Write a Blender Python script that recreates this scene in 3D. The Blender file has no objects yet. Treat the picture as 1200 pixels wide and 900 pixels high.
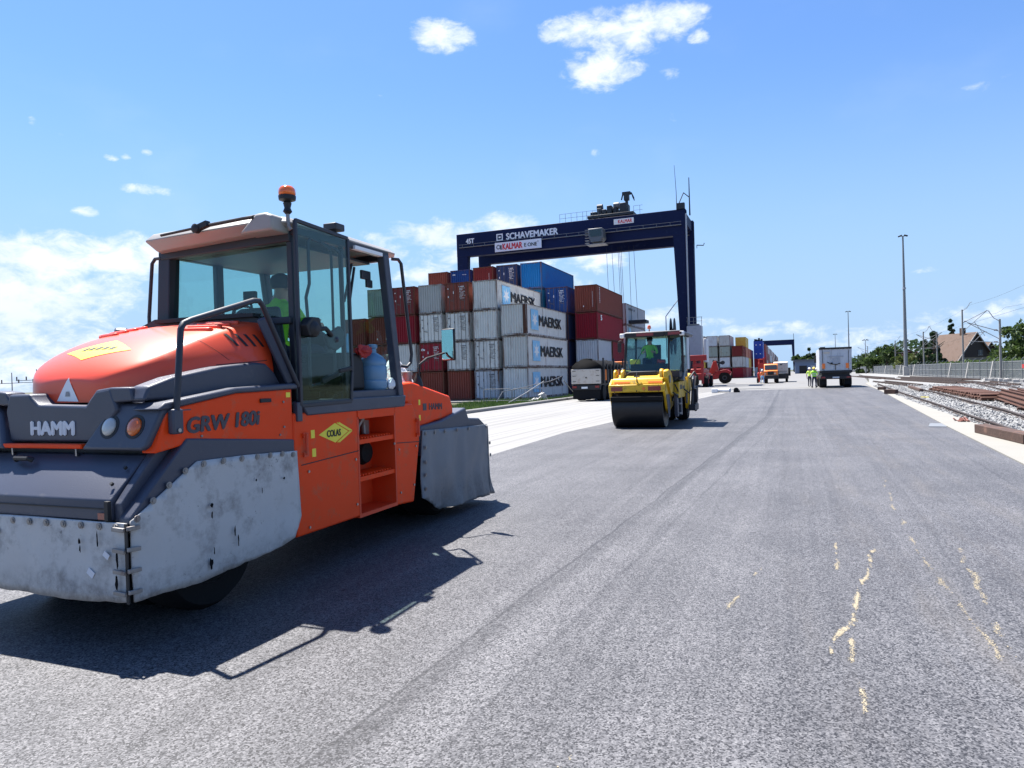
import bpy, bmesh, math, random
from mathutils import Vector, Matrix, noise as mn
from mathutils.bvhtree import BVHTree
R=math.radians; random.seed(7)
scene=bpy.context.scene; COL=scene.collection
# ---------------------------------------------------------------- camera
FPX=820.0; CAM=Vector((0,0,1.64))
TH,PI_,RO=R(21.6415),R(-0.5136),R(1.7)
fwd=Vector((-math.sin(TH)*math.cos(PI_),math.cos(TH)*math.cos(PI_),math.sin(PI_)))
r0=fwd.cross(Vector((0,0,1))).normalized(); u0=r0.cross(fwd)
cr=r0*math.cos(RO)-u0*math.sin(RO); cu=u0*math.cos(RO)+r0*math.sin(RO)
cd=bpy.data.cameras.new('camera'); cam=bpy.data.objects.new('camera',cd); COL.objects.link(cam)
cd.sensor_width=36; cd.lens=36*FPX/1200; cd.clip_start=.05; cd.clip_end=6000
mw=Matrix((cr,cu,-fwd)).transposed().to_4x4(); mw.translation=CAM; cam.matrix_world=mw
scene.camera=cam
# ---------------------------------------------------------------- sun, sky, exposure
SUN_DIR=Vector((-0.36,0.22,0.905)).normalized()
SUN_EL=math.asin(SUN_DIR.z); SUN_AZ=math.atan2(SUN_DIR.x,SUN_DIR.y)
sd=bpy.data.lights.new('sun','SUN'); sd.energy=5.0; sd.angle=R(.53); sd.color=(1,.96,.9)
so=bpy.data.objects.new('sun',sd); COL.objects.link(so); so.location=(-30,20,60)
so.rotation_euler=SUN_DIR.to_track_quat('Z','Y').to_euler()
scene.view_settings.view_transform='Standard'; scene.view_settings.look='None'
scene.view_settings.exposure=1.52; scene.view_settings.gamma=1
scene.view_settings.use_curve_mapping=False
scene.render.engine='CYCLES'
scene.cycles.max_bounces=8; scene.cycles.transparent_max_bounces=12
W=bpy.data.worlds.new('World'); scene.world=W; W.use_nodes=True
nt=W.node_tree; nt.nodes.clear()
def N(t,ty,**k):
    n=t.nodes.new(ty)
    for a,b in k.items(): setattr(n,a,b)
    return n
def math_(t,op,a,b=None,c=None,clamp=False):
    n=N(t,'ShaderNodeMath',operation=op); n.use_clamp=clamp
    for i,v in enumerate((a,b,c)):
        if v is None: continue
        if isinstance(v,(int,float)): n.inputs[i].default_value=v
        else: t.links.new(v,n.inputs[i])
    return n.outputs[0]
def dirpx(px,py):
    return (fwd+cr*((px-600)/FPX)+cu*((450-py)/FPX)).normalized()
sky=N(nt,'ShaderNodeTexSky',sky_type='NISHITA'); sky.sun_disc=False
sky.sun_elevation=SUN_EL; sky.sun_rotation=SUN_AZ; sky.air_density=1.35; sky.dust_density=.3; sky.ozone_density=3.0; sky.altitude=200
tc=N(nt,'ShaderNodeTexCoord'); sep=N(nt,'ShaderNodeSeparateXYZ'); nt.links.new(tc.outputs['Generated'],sep.inputs[0])
X_,Y_,Z_=sep.outputs
az=math_(nt,'ARCTAN2',X_,Y_); el=math_(nt,'ARCSINE',Z_)
# (azimuth, elevation, half width, half height, weight) of the clouds, degrees
CL=[]
def cloud(px,py,rx,ry,w=1.0):
    d=dirpx(px,py); a=math.atan2(d.x,d.y); e=math.asin(d.z)
    d2=dirpx(px+rx,py); d3=dirpx(px,py-ry)
    a2=math.atan2(d2.x,d2.y); e3=math.asin(d3.z)
    CL.append((a,e,abs(a2-a),abs(e3-e),w))
for c in [(735,35,85,38),(675,35,55,24),(705,82,60,32),(790,22,50,28),(820,42,18,14,.8),(785,88,20,10,.35),
          (520,42,50,26),(498,35,24,20,.8),(172,223,38,9,.8),(98,248,22,9,.8),(130,184,12,6,.6),(148,184,10,5,.5),(172,179,9,6,.5),(38,142,8,7,.5),(72,157,8,4,.4),(445,110,9,7,.3),(790,140,8,14,.35),(698,178,8,7,.5),(620,128,6,5,.3),
          (50,302,130,40,1.0),(140,300,90,36,1.0),(10,350,140,62,1.1),(100,345,90,50,.8),(40,420,190,70,.75),
          (520,278,52,28,.9),(470,272,30,16,.7),(590,262,48,18,.9),(560,300,80,18,.8),(700,300,50,26,.9),(660,330,40,30,.7),(760,372,60,16,.7),(500,320,50,25,.7),
          (900,386,110,12,.62),(830,380,50,10,.5),(1010,396,130,18,.55),(1120,375,100,20,.62),(1190,362,70,20,.65),(1085,316,36,5,.42),(1150,100,80,10,.2),(1100,405,190,26,.5),(620,300,60,24,.7),(450,290,40,30,.7)]: cloud(*c)
mask=None
for (a,e,ra,re,w) in CL:
    da=math_(nt,'DIVIDE',math_(nt,'SUBTRACT',az,a),ra); de=math_(nt,'DIVIDE',math_(nt,'SUBTRACT',el,e),re)
    d=math_(nt,'ADD',math_(nt,'MULTIPLY',da,da),math_(nt,'MULTIPLY',de,de))
    m=math_(nt,'MULTIPLY',math_(nt,'SUBTRACT',1.0,d,clamp=True),w)
    mask=m if mask is None else math_(nt,'MAXIMUM',mask,m)
mp=N(nt,'ShaderNodeMapping'); mp.inputs['Scale'].default_value=(1,1,1.9); nt.links.new(tc.outputs['Generated'],mp.inputs[0])
n1=N(nt,'ShaderNodeTexNoise'); n1.inputs['Scale'].default_value=30; n1.inputs['Detail'].default_value=12; n1.inputs['Roughness'].default_value=.63; n1.inputs['Distortion'].default_value=.3
nt.links.new(mp.outputs[0],n1.inputs[0])
n2=N(nt,'ShaderNodeTexNoise'); n2.inputs['Scale'].default_value=5.5; n2.inputs['Detail'].default_value=6
nt.links.new(mp.outputs[0],n2.inputs[0])
# density: blob * (noise lifted)
nn=math_(nt,'MULTIPLY_ADD',n1.outputs[0],4.4,-2.30)
dens=math_(nt,'ADD',math_(nt,'MULTIPLY',mask,1.45),math_(nt,'MULTIPLY',nn,math_(nt,'MULTIPLY_ADD',mask,-.30,.92)))
mr=N(nt,'ShaderNodeMapRange',interpolation_type='SMOOTHSTEP'); mr.inputs[1].default_value=.20; mr.inputs[2].default_value=1.6
nt.links.new(dens,mr.inputs[0])
gate=N(nt,'ShaderNodeMapRange',interpolation_type='SMOOTHSTEP'); gate.inputs[1].default_value=.0; gate.inputs[2].default_value=.35; nt.links.new(mask,gate.inputs[0])
cm=math_(nt,'MULTIPLY',mr.outputs[0],gate.outputs[0])
# thin veil
v=N(nt,'ShaderNodeMapRange',interpolation_type='SMOOTHSTEP'); v.inputs[1].default_value=.52; v.inputs[2].default_value=.9; v.inputs[4].default_value=.08; nt.links.new(n2.outputs[0],v.inputs[0])
cm=math_(nt,'MAXIMUM',cm,v.outputs[0])
# horizon whitening of low clouds/air
lo=N(nt,'ShaderNodeMapRange',interpolation_type='SMOOTHSTEP'); lo.inputs[1].default_value=.42; lo.inputs[2].default_value=.0; lo.inputs[3].default_value=0; lo.inputs[4].default_value=.92; nt.links.new(el,lo.inputs[0])
tint=N(nt,'ShaderNodeMix',data_type='RGBA',blend_type='MULTIPLY'); tint.inputs[0].default_value=1
nt.links.new(sky.outputs[0],tint.inputs[6]); tint.inputs[7].default_value=(.72,.93,1.27,1)
mixh=N(nt,'ShaderNodeMix',data_type='RGBA'); nt.links.new(lo.outputs[0],mixh.inputs[0]); nt.links.new(tint.outputs[2],mixh.inputs[6]); mixh.inputs[7].default_value=(3.2,4.7,6.9,1)
crp=N(nt,'ShaderNodeMix',data_type='RGBA'); nt.links.new(n2.outputs[0],crp.inputs[0]); crp.inputs[6].default_value=(5.4,6.3,8.0,1); crp.inputs[7].default_value=(8.6,8.9,9.6,1)
mixc=N(nt,'ShaderNodeMix',data_type='RGBA'); nt.links.new(cm,mixc.inputs[0]); nt.links.new(mixh.outputs[2],mixc.inputs[6]); nt.links.new(crp.outputs[2],mixc.inputs[7])
bg=N(nt,'ShaderNodeBackground'); bg.inputs[1].default_value=.05; nt.links.new(mixc.outputs[2],bg.inputs[0])
wo=N(nt,'ShaderNodeOutputWorld'); nt.links.new(bg.outputs[0],wo.inputs[0])

# ---------------------------------------------------------------- materials
M={}
def pm(name,col,rough=.5,metal=0,var=.12,scale=3,bump=0,bscale=40,dirt=None,spec=.5,rand=0,streak=False,coat=0):
    m=bpy.data.materials.new(name); m.use_nodes=True; t=m.node_tree; b=t.nodes['Principled BSDF']
    b.inputs['Roughness'].default_value=rough; b.inputs['Metallic'].default_value=metal
    b.inputs['Specular IOR Level'].default_value=spec; b.inputs['Coat Weight'].default_value=coat; b.inputs['Coat Roughness'].default_value=.12
    tc=N(t,'ShaderNodeTexCoord'); ns=N(t,'ShaderNodeTexNoise'); ns.inputs['Scale'].default_value=scale; ns.inputs['Detail'].default_value=8; ns.inputs['Roughness'].default_value=.62
    src=tc.outputs['Object']
    if rand:
        oi=N(t,'ShaderNodeObjectInfo'); ad=N(t,'ShaderNodeVectorMath',operation='ADD'); cx=N(t,'ShaderNodeCombineXYZ')
        t.links.new(math_(t,'MULTIPLY',oi.outputs['Random'],37.0),cx.inputs[0]); t.links.new(math_(t,'MULTIPLY',oi.outputs['Random'],91.0),cx.inputs[1])
        t.links.new(src,ad.inputs[0]); t.links.new(cx.outputs[0],ad.inputs[1]); src=ad.outputs[0]
    t.links.new(src,ns.inputs[0])
    c1=tuple(min(1,x*(1-var)) for x in col)+(1,); c2=tuple(min(1,x*(1+var)) for x in col)+(1,)
    mx=N(t,'ShaderNodeMix',data_type='RGBA'); mx.inputs[6].default_value=c1; mx.inputs[7].default_value=c2
    t.links.new(ns.outputs[0],mx.inputs[0]); out=mx.outputs[2]
    if rand:
        hs=N(t,'ShaderNodeHueSaturation'); t.links.new(out,hs.inputs['Color'])
        t.links.new(math_(t,'MULTIPLY_ADD',oi.outputs['Random'],rand,1-rand/2),hs.inputs['Value']); out=hs.outputs[0]
    if dirt:
        dc,amt,ds=dirt
        mpp=N(t,'ShaderNodeMapping'); mpp.inputs['Scale'].default_value=(1,1,.16) if streak else (1,1,1); t.links.new(src,mpp.inputs[0])
        dn=N(t,'ShaderNodeTexNoise'); dn.inputs['Scale'].default_value=ds; dn.inputs['Detail'].default_value=10; dn.inputs['Roughness'].default_value=.72
        t.links.new(mpp.outputs[0],dn.inputs[0])
        r=N(t,'ShaderNodeMapRange'); r.inputs[1].default_value=.66-amt*.3; r.inputs[2].default_value=.8-amt*.2; t.links.new(dn.outputs[0],r.inputs[0])
        m2=N(t,'ShaderNodeMix',data_type='RGBA'); t.links.new(math_(t,'MULTIPLY',r.outputs[0],min(1,.35+amt)),m2.inputs[0]); t.links.new(out,m2.inputs[6]); m2.inputs[7].default_value=tuple(dc)+(1,); out=m2.outputs[2]
        t.links.new(math_(t,'MULTIPLY_ADD',r.outputs[0],.25,rough),b.inputs['Roughness'])
    t.links.new(out,b.inputs['Base Color'])
    if bump:
        bn=N(t,'ShaderNodeTexNoise'); bn.inputs['Scale'].default_value=bscale; bn.inputs['Detail'].default_value=6; t.links.new(src,bn.inputs[0])
        bp=N(t,'ShaderNodeBump'); bp.inputs['Strength'].default_value=bump; bp.inputs['Distance'].default_value=.02; t.links.new(bn.outputs[0],bp.inputs['Height']); t.links.new(bp.outputs[0],b.inputs['Normal'])
    M[name]=m; return m
RUST=(.16,.06,.025); GRIME=(.05,.045,.04)
pm('orange',(.82,.060,.006),.5,var=.10,scale=2.5,dirt=((.42,.15,.08),.42,6),coat=.03,spec=.2)
pm('orange_dull',(.66,.05,.008),.5,var=.1,dirt=((.3,.13,.07),.3,6))
pm('hood_orange',(.74,.070,.018),.42,var=.05,scale=2,dirt=((.55,.2,.12),.2,3),coat=.35)
pm('plastic_grey',(.048,.054,.078),.45,var=.10,scale=5,bump=.12,bscale=160,dirt=((.16,.155,.15),.22,4))
pm('plastic_dark',(.022,.024,.034),.5,var=.2,scale=6)
pm('seal_black',(.012,.012,.014),.6)
pm('rubber',(.007,.007,.008),.8,var=.3,scale=6,bump=.2,bscale=30,dirt=((.03,.028,.025),.2,6),spec=.25)
pm('steel',(.35,.35,.36),.35,1,var=.2,scale=8)
pm('steel_worn',(.26,.25,.24),.5,.6,var=.3,scale=8,dirt=(RUST,.4,6))
pm('roof_beige',(.30,.285,.265),.45,var=.06,dirt=((.3,.26,.22),.25,4))
pm('decal_white',(.80,.80,.80),.5,var=.04); pm('decal_grey',(.60,.61,.64),.5,var=.04)
pm('decal_dark',(.05,.045,.06),.5); pm('decal_yellow',(.85,.70,.05),.45,var=.04); pm('decal_black',(.015,.015,.015),.5)
pm('decal_red',(.65,.02,.03),.45); pm('decal_blue',(.26,.55,.78),.5,var=.15,scale=2); pm('decal_faint',(.30,.29,.28),.6)
pm('hivis_green',(.33,.80,.03),.75,var=.15,scale=6); pm('hivis_yellow',(.62,.90,.12),.75,var=.15); pm('hivis_orange',(.95,.25,.06),.75,var=.12)
pm('navy_cloth',(.02,.025,.05),.85); pm('skin_tone',(.55,.30,.2),.5); pm('grey_cloth',(.2,.2,.22),.85); pm('helmet_white',(.8,.8,.78),.35); pm('helmet_yellow',(.85,.65,.08),.35); pm('boot',(.02,.017,.015),.6); pm('hair',(.03,.02,.015),.7)
pm('yellow',(.72,.42,.012),.45,var=.09,scale=3,dirt=((.09,.065,.035),.50,4),coat=.15)
pm('drum_steel',(.013,.013,.015),.42,.1,var=.3,scale=4,dirt=((.03,.028,.026),.3,3))
pm('red_paint',(.30,.010,.012),.45,dirt=((.08,.02,.02),.3,4)); pm('red_bright',(.50,.03,.018),.45); pm('truck_orange',(.80,.20,.03),.45)
pm('crane_blue',(.004,.010,.050),.6,spec=.2,var=.12,scale=.6,dirt=((.04,.06,.12),.3,1.5))
pm('crane_dark',(.018,.022,.03),.6,var=.3); pm('cabinet',(.36,.38,.42),.5,dirt=((.12,.12,.12),.3,2))
pm('tipper_grey',(.50,.52,.56),.5,var=.1,scale=2,dirt=((.10,.09,.08),.45,3),streak=True)
pm('tailgate_cream',(.56,.50,.43),.6,var=.1,scale=3,dirt=((.25,.12,.05),.45,3))
pm('tarp_black',(.007,.007,.008),.9,spec=.1,bump=.4,bscale=4,var=.3)
pm('truck_dark',(.010,.010,.013),.6,var=.3); pm('lamp_red',(.20,.006,.008),.25,coat=.5); pm('reflector_orange',(.9,.2,.03),.35)
pm('concrete_kerb',(0.1980,0.1914,0.1848),.8,var=.15,scale=4,bump=.3,bscale=30); pm('concrete_light',(0.3437,0.3326,0.3160),.8,var=.1,scale=3,dirt=((0.1980,0.1782,0.1452),.3,2))
pm('timber_rusty',(0.0554,0.0277,0.0188),.8,var=.4,scale=9,bump=.5,bscale=25,dirt=((0.2112,0.1122,0.0792),.4,4)); pm('rail_rust',(0.0721,0.0249,0.0122),.8,var=.35,scale=5,bump=.3); pm('rail_brown',(0.0363,0.0238,0.0198),.7,var=.3,scale=5)
pm('galvanised',(0.2107,0.2162,0.2218),.5,.4,var=.12,scale=2); pm('fence_grey',(.23,.24,.245),.6,.2,var=.2,scale=1); pm('mast_concrete',(0.2244,0.2178,0.2046),.8,var=.15)
pm('roof_tile',(0.0798,0.0454,0.0302),.8,var=.35,scale=2.5,bump=.5,bscale=6,dirt=((0.0858,0.0561,0.0396),.45,1.2)); pm('plaster',(.40,.36,.32),.8,var=.1); pm('dark_timber',(.035,.025,.022),.7); pm('pane',(.03,.04,.05),.15)
pm('bark',(.09,.065,.045),.9,var=.3,scale=6,bump=.5); pm('plastic_blue',(.13,.27,.42),.3,var=.08,scale=9); pm('bag_white',(.72,.73,.74),.5,bump=.6,bscale=20); pm('cloth_red',(.36,.015,.012),.6,bump=.6,bscale=15); pm('bottle_blue',(.3,.65,.9),.3)
pm('rubble',(0.3881,0.3770,0.3548),.85,var=.2,scale=8); pm('blue_wall',(.13,.18,.28),.6,var=.2); pm('far_roof',(.10,.11,.13),.6)
# skirt canvas with grime, stains and scuffs
def skirt_mat(name,col,amt):
    m=pm(name,col,.55,var=.13,scale=2.2,bump=.25,bscale=9,dirt=((.25,.235,.22),amt,4.5))
    t=m.node_tree; b=t.nodes['Principled BSDF']; prev=b.inputs['Base Color'].links[0].from_socket
    tc=N(t,'ShaderNodeTexCoord'); s=N(t,'ShaderNodeTexNoise'); s.inputs['Scale'].default_value=26; s.inputs['Detail'].default_value=5; s.inputs['Roughness'].default_value=.8; t.links.new(tc.outputs['Object'],s.inputs[0])
    g=N(t,'ShaderNodeTexNoise'); g.inputs['Scale'].default_value=2.6; t.links.new(tc.outputs['Object'],g.inputs[0])
    r=N(t,'ShaderNodeMapRange'); r.inputs[1].default_value=.60; r.inputs[2].default_value=.70; t.links.new(s.outputs[0],r.inputs[0])
    r2=N(t,'ShaderNodeMapRange'); r2.inputs[1].default_value=.48; r2.inputs[2].default_value=.62; t.links.new(g.outputs[0],r2.inputs[0])
    mx=N(t,'ShaderNodeMix',data_type='RGBA'); t.links.new(math_(t,'MULTIPLY',math_(t,'MULTIPLY',r.outputs[0],r2.outputs[0]),.85),mx.inputs[0]); t.links.new(prev,mx.inputs[6]); mx.inputs[7].default_value=(.025,.022,.02,1)
    # sooty hem: real grime band along the bottom edge
    sp=N(t,'ShaderNodeSeparateXYZ'); t.links.new(tc.outputs['Object'],sp.inputs[0])
    h=N(t,'ShaderNodeMapRange'); h.inputs[1].default_value=.52; h.inputs[2].default_value=.30; t.links.new(math_(t,'ADD',sp.outputs[2],math_(t,'MULTIPLY_ADD',g.outputs[0],.25,-.12)),h.inputs[0])
    m3=N(t,'ShaderNodeMix',data_type='RGBA'); t.links.new(math_(t,'MULTIPLY',h.outputs[0],math_(t,'MULTIPLY_ADD',s.outputs[0],1.4,-.35,clamp=True)),m3.inputs[0]); t.links.new(mx.outputs[2],m3.inputs[6]); m3.inputs[7].default_value=(.07,.065,.06,1)
    t.links.new(m3.outputs[2],b.inputs['Base Color'])
skirt_mat('canvas_light',(.47,.465,.45),.58); skirt_mat('canvas_grey',(.16,.17,.185),.40)
def glass(name,tint,refl=.12):
    m=bpy.data.materials.new(name); m.use_nodes=True; t=m.node_tree; t.nodes.clear()
    tr=N(t,'ShaderNodeBsdfTransparent'); tr.inputs[0].default_value=tint+(1,)
    gl=N(t,'ShaderNodeBsdfGlossy'); gl.inputs['Roughness'].default_value=.03; gl.inputs[0].default_value=(.9,1,1,1)
    fr=N(t,'ShaderNodeLayerWeight'); fr.inputs[0].default_value=.5
    mx=N(t,'ShaderNodeMixShader'); t.links.new(math_(t,'MULTIPLY_ADD',math_(t,'POWER',fr.outputs['Facing'],4.5),.5,.02+refl*.25),mx.inputs[0]); t.links.new(tr.outputs[0],mx.inputs[1]); t.links.new(gl.outputs[0],mx.inputs[2])
    o=N(t,'ShaderNodeOutputMaterial'); t.links.new(mx.outputs[0],o.inputs[0]); M[name]=m
glass('cab_glass',(.76,.88,.86),.05); glass('cab_glass_dark',(.40,.46,.46),.15); glass('mirror_glass',(.0,.0,.0))
m=bpy.data.materials.new('mirror'); m.use_nodes=True; b=m.node_tree.nodes['Principled BSDF']; b.inputs['Metallic'].default_value=1; b.inputs['Roughness'].default_value=.04; b.inputs['Base Color'].default_value=(.8,.88,.88,1); M['mirror']=m
m=pm('amber',(.95,.17,.01),.15,coat=.8); m.node_tree.nodes['Principled BSDF'].inputs['Transmission Weight'].default_value=.35
m=pm('lens_clear',(.45,.45,.42),.12,var=.2,scale=60,coat=.8)
# foliage
def leafmat(name,a,b_,tr=.25):
    m=bpy.data.materials.new(name); m.use_nodes=True; t=m.node_tree; b=t.nodes['Principled BSDF']; b.inputs['Roughness'].default_value=.65
    tc=N(t,'ShaderNodeTexCoord'); n=N(t,'ShaderNodeTexNoise'); n.inputs['Scale'].default_value=.9; n.inputs['Detail'].default_value=6; t.links.new(tc.outputs['Object'],n.inputs[0])
    r=N(t,'ShaderNodeMapRange'); r.inputs[1].default_value=.35; r.inputs[2].default_value=.65; t.links.new(n.outputs[0],r.inputs[0])
    mx=N(t,'ShaderNodeMix',data_type='RGBA'); t.links.new(r.outputs[0],mx.inputs[0]); mx.inputs[6].default_value=a+(1,); mx.inputs[7].default_value=b_+(1,)
    t.links.new(mx.outputs[2],b.inputs['Base Color'])
    tl=N(t,'ShaderNodeBsdfTranslucent'); t.links.new(mx.outputs[2],tl.inputs[0]); ms=N(t,'ShaderNodeMixShader'); ms.inputs[0].default_value=tr
    o=t.nodes['Material Output']; t.links.new(b.outputs[0],ms.inputs[1]); t.links.new(tl.outputs[0],ms.inputs[2]); t.links.new(ms.outputs[0],o.inputs[0]); M[name]=m
leafmat('leaf_mid',(0.0297,0.0561,0.0132),(0.0726,0.1122,0.0297),.35); leafmat('leaf_dark',(.022,.045,.02),(.045,.08,.03),.3); leafmat('leaf_light',(0.0528,0.0792,0.0132),(0.1056,0.1254,0.0330)); leafmat('leaf_red',(.03,.015,.02),(.06,.03,.03)); leafmat('grass_blade',(0.0330,0.0792,0.0099),(0.0858,0.1386,0.0264))

# ---------------------------------------------------------------- builders
class MB:
    def __init__(s,off=(0,0,0)): s.bm=bmesh.new(); s.off=Vector(off)
    def v(s,p): return s.bm.verts.new(Vector(p)-s.off)
    def face(s,vs):
        try: return s.bm.faces.new(vs)
        except ValueError: return None
    def poly(s,pts): return s.face([s.v(p) for p in pts])
    def box(s,x0,x1,y0,y1,z0,z1):
        v=[s.v((x,y,z)) for z in (z0,z1) for y in (y0,y1) for x in (x0,x1)]
        for f in ((0,2,3,1),(4,5,7,6),(0,1,5,4),(2,6,7,3),(0,4,6,2),(1,3,7,5)): s.face([v[i] for i in f])
        return s
    def prism(s,pts,ax,a,b,fn=None):
        def mk(p,t):
            q={'x':(t,p[0],p[1]),'y':(p[0],t,p[1]),'z':(p[0],p[1],t)}[ax]
            return fn(q) if fn else q
        A=[s.v(mk(p,a)) for p in pts]; B=[s.v(mk(p,b)) for p in pts]; n=len(pts)
        s.face(A[::-1]); s.face(B)
        for i in range(n): s.face([A[i],A[(i+1)%n],B[(i+1)%n],B[i]])
        return s
    def tube(s,path,r,n=8,r2=None,caps=True):
        P=[Vector(p) for p in path]; rings=[]; up=None
        for i,p in enumerate(P):
            d=(P[min(i+1,len(P)-1)]-P[max(i-1,0)]).normalized()
            if up is None: up=Vector((0,0,1)) if abs(d.z)<.9 else Vector((1,0,0))
            a=d.cross(up).normalized(); up=a.cross(d).normalized()
            rr=r if r2 is None else r+(r2-r)*i/(len(P)-1)
            rings.append([s.v(p+a*math.cos(2*math.pi*k/n)*rr+up*math.sin(2*math.pi*k/n)*rr) for k in range(n)])
        for A,B in zip(rings,rings[1:]):
            for k in range(n): s.face([A[k],A[(k+1)%n],B[(k+1)%n],B[k]])
        if caps: s.face(rings[0][::-1]); s.face(rings[-1])
        return s
    def cyl(s,p,q,r,n=20,r2=None): return s.tube([p,q],r,n,r2)
    def lathe(s,c,prof,ax='z',n=28,sx=1,sy=1):
        rings=[]
        for (r,h) in prof:
            ring=[]
            for k in range(n):
                a=2*math.pi*k/n; u,w=r*math.cos(a)*sx,r*math.sin(a)*sy
                q={'z':(u,w,h),'x':(h,u,w),'y':(u,h,w)}[ax]; ring.append(s.v(Vector(c)+Vector(q)))
            rings.append(ring)
        for A,B in zip(rings,rings[1:]):
            for k in range(n): s.face([A[k],A[(k+1)%n],B[(k+1)%n],B[k]])
        s.face(rings[0][::-1]); s.face(rings[-1]); return s
    def obox(s,c,size,rot):
        rot=rot.to_3x3() if hasattr(rot,'to_3x3') else rot
        h=Vector(size)/2; v=[s.v(Vector(c)+rot@Vector((x*h.x,y*h.y,z*h.z))) for z in (-1,1) for y in (-1,1) for x in (-1,1)]
        for f in ((0,2,3,1),(4,5,7,6),(0,1,5,4),(2,6,7,3),(0,4,6,2),(1,3,7,5)): s.face([v[i] for i in f])
        return s
    def bar(s,p,q,w,h):
        p,q=Vector(p),Vector(q); d=(q-p); L=d.length; d.normalize(); up=Vector((0,0,1)) if abs(d.z)<.95 else Vector((0,1,0))
        a=d.cross(up).normalized(); u=a.cross(d)
        return s.obox((p+q)/2,(w,L,h),Matrix((a,d,u)).transposed())
    def build(s,name,mat,parent=None,bevel=0,smooth=False,sub=0,seg=2,weld=False):
        if weld: bmesh.ops.remove_doubles(s.bm,verts=s.bm.verts,dist=1e-4)
        bmesh.ops.recalc_face_normals(s.bm,faces=s.bm.faces)
        me=bpy.data.meshes.new(name); s.bm.to_mesh(me); s.bm.free()
        if mat is not None:
            for q in (mat if isinstance(mat,(list,tuple)) else [mat]): me.materials.append(M[q] if isinstance(q,str) else q)
        o=bpy.data.objects.new(name,me); COL.objects.link(o)
        if parent: o.parent=parent
        if smooth:
            for p in me.polygons: p.use_smooth=True
            if smooth!=2:
                me.set_sharp_from_angle(angle=R(38))
        if bevel:
            b=o.modifiers.new('bevel','BEVEL'); b.width=bevel; b.segments=seg; b.limit_method='ANGLE'; b.angle_limit=R(32); b.harden_normals=False
            for p in me.polygons: p.use_smooth=True
            me.set_sharp_from_angle(angle=R(50))
        if sub:
            b=o.modifiers.new('sub','SUBSURF'); b.levels=sub; b.render_levels=sub
        return o
def tag(o,label=None,cat=None,group=None,kind=None):
    if label: o['label']=label
    if cat: o['category']=cat
    if group: o['group']=group
    if kind: o['kind']=kind
    return o
def thing(name,label,cat,loc=(0,0,0),rz=0,group=None):
    o=bpy.data.objects.new(name,None); COL.objects.link(o); o.location=loc; o.rotation_euler=(0,0,rz); o.empty_display_size=.2
    return tag(o,label,cat,group)
KIDS={}
def kids(o): return [c for c in bpy.data.objects if c.parent==o]
def proto_tree(o): return (o,[proto_tree(c) for c in kids(o)])
def copy_tree(t,parent=None):
    o,ch=t; c=o.copy(); COL.objects.link(c)
    if parent: c.parent=parent
    for k in ch: copy_tree(k,c)
    return c
def text(body,name,mat,parent,pos,right,up,width=None,height=None,depth=.004,off=.0,shear=0,bold=0,spacing=1.0):
    """lettering centred at pos, lying in the plane right/up"""
    cu_=bpy.data.curves.new('t','FONT'); cu_.body=body; cu_.extrude=.01; cu_.resolution_u=3; cu_.space_character=spacing; cu_.shear=shear
    ob=bpy.data.objects.new('t',cu_); COL.objects.link(ob); dg=bpy.context.evaluated_depsgraph_get(); dg.update()
    me=bpy.data.meshes.new_from_object(ob.evaluated_get(dg)); bpy.data.objects.remove(ob)
    xs=[v.co.x for v in me.vertices]; ys=[v.co.y for v in me.vertices]; x0,x1,y0,y1=min(xs),max(xs),min(ys),max(ys)
    sx=(width/(x1-x0)) if width else None; sy=(height/(y1-y0)) if height else None
    sx=sx or sy; sy=sy or sx
    bold=off*2.6
    if bold:
        bm=bmesh.new(); bm.from_mesh(me); src=bm.verts[:]+bm.edges[:]+bm.faces[:]
        for i,(dx,dy) in enumerate(((bold,0),(-bold,0),(0,bold*.6),(0,-bold*.6))):
            d=bmesh.ops.duplicate(bm,geom=src); bmesh.ops.translate(bm,vec=(dx,dy,.0012*(i+1)),verts=[v for v in d['geom'] if isinstance(v,bmesh.types.BMVert)])
        bm.to_mesh(me); bm.free()
    r=Vector(right).normalized(); u=Vector(up).normalized(); n=r.cross(u)
    for v in me.vertices:
        a=(v.co.x-(x0+x1)/2)*sx; b=(v.co.y-(y0+y1)/2)*sy; v.co=Vector(pos)+r*a+u*b+n*(v.co.z/.01*depth/2)
    me.materials.clear(); me.materials.append(M[mat]); me.name=name
    o=bpy.data.objects.new(name,me); COL.objects.link(o); o.parent=parent; return o
def ortho(y,w): return (w[0],w[1])
def bvh_of(o):
    dg=bpy.context.evaluated_depsgraph_get(); dg.update(); e=o.evaluated_get(dg); me=e.to_mesh(); bm=bmesh.new(); bm.from_mesh(me); t=BVHTree.FromBMesh(bm); bm.free(); e.to_mesh_clear(); return t
def wrap(bvh,pts,dirn,name,mat,parent,n=3,lift=.004):
    """flat polygon pts laid onto a surface along dirn"""
    bm=bmesh.new(); vs=[bm.verts.new(p) for p in pts]; bm.faces.new(vs); bmesh.ops.triangulate(bm,faces=bm.faces)
    for _ in range(n): bmesh.ops.subdivide_edges(bm,edges=bm.edges,cuts=1,use_grid_fill=True)
    bmesh.ops.triangulate(bm,faces=bm.faces)
    d=Vector(dirn).normalized()
    for v in bm.verts:
        h,nn,i,dist=bvh.ray_cast(v.co-d*1.0,d)
        if h: v.co=h-d*lift
    me=bpy.data.meshes.new(name); bm.to_mesh(me); bm.free(); me.materials.append(M[mat]); o=bpy.data.objects.new(name,me); COL.objects.link(o); o.parent=parent
    for p in me.polygons: p.use_smooth=True
    return o
# ================================================================ setting
def struct(o): return tag(o,kind='structure')
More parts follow.
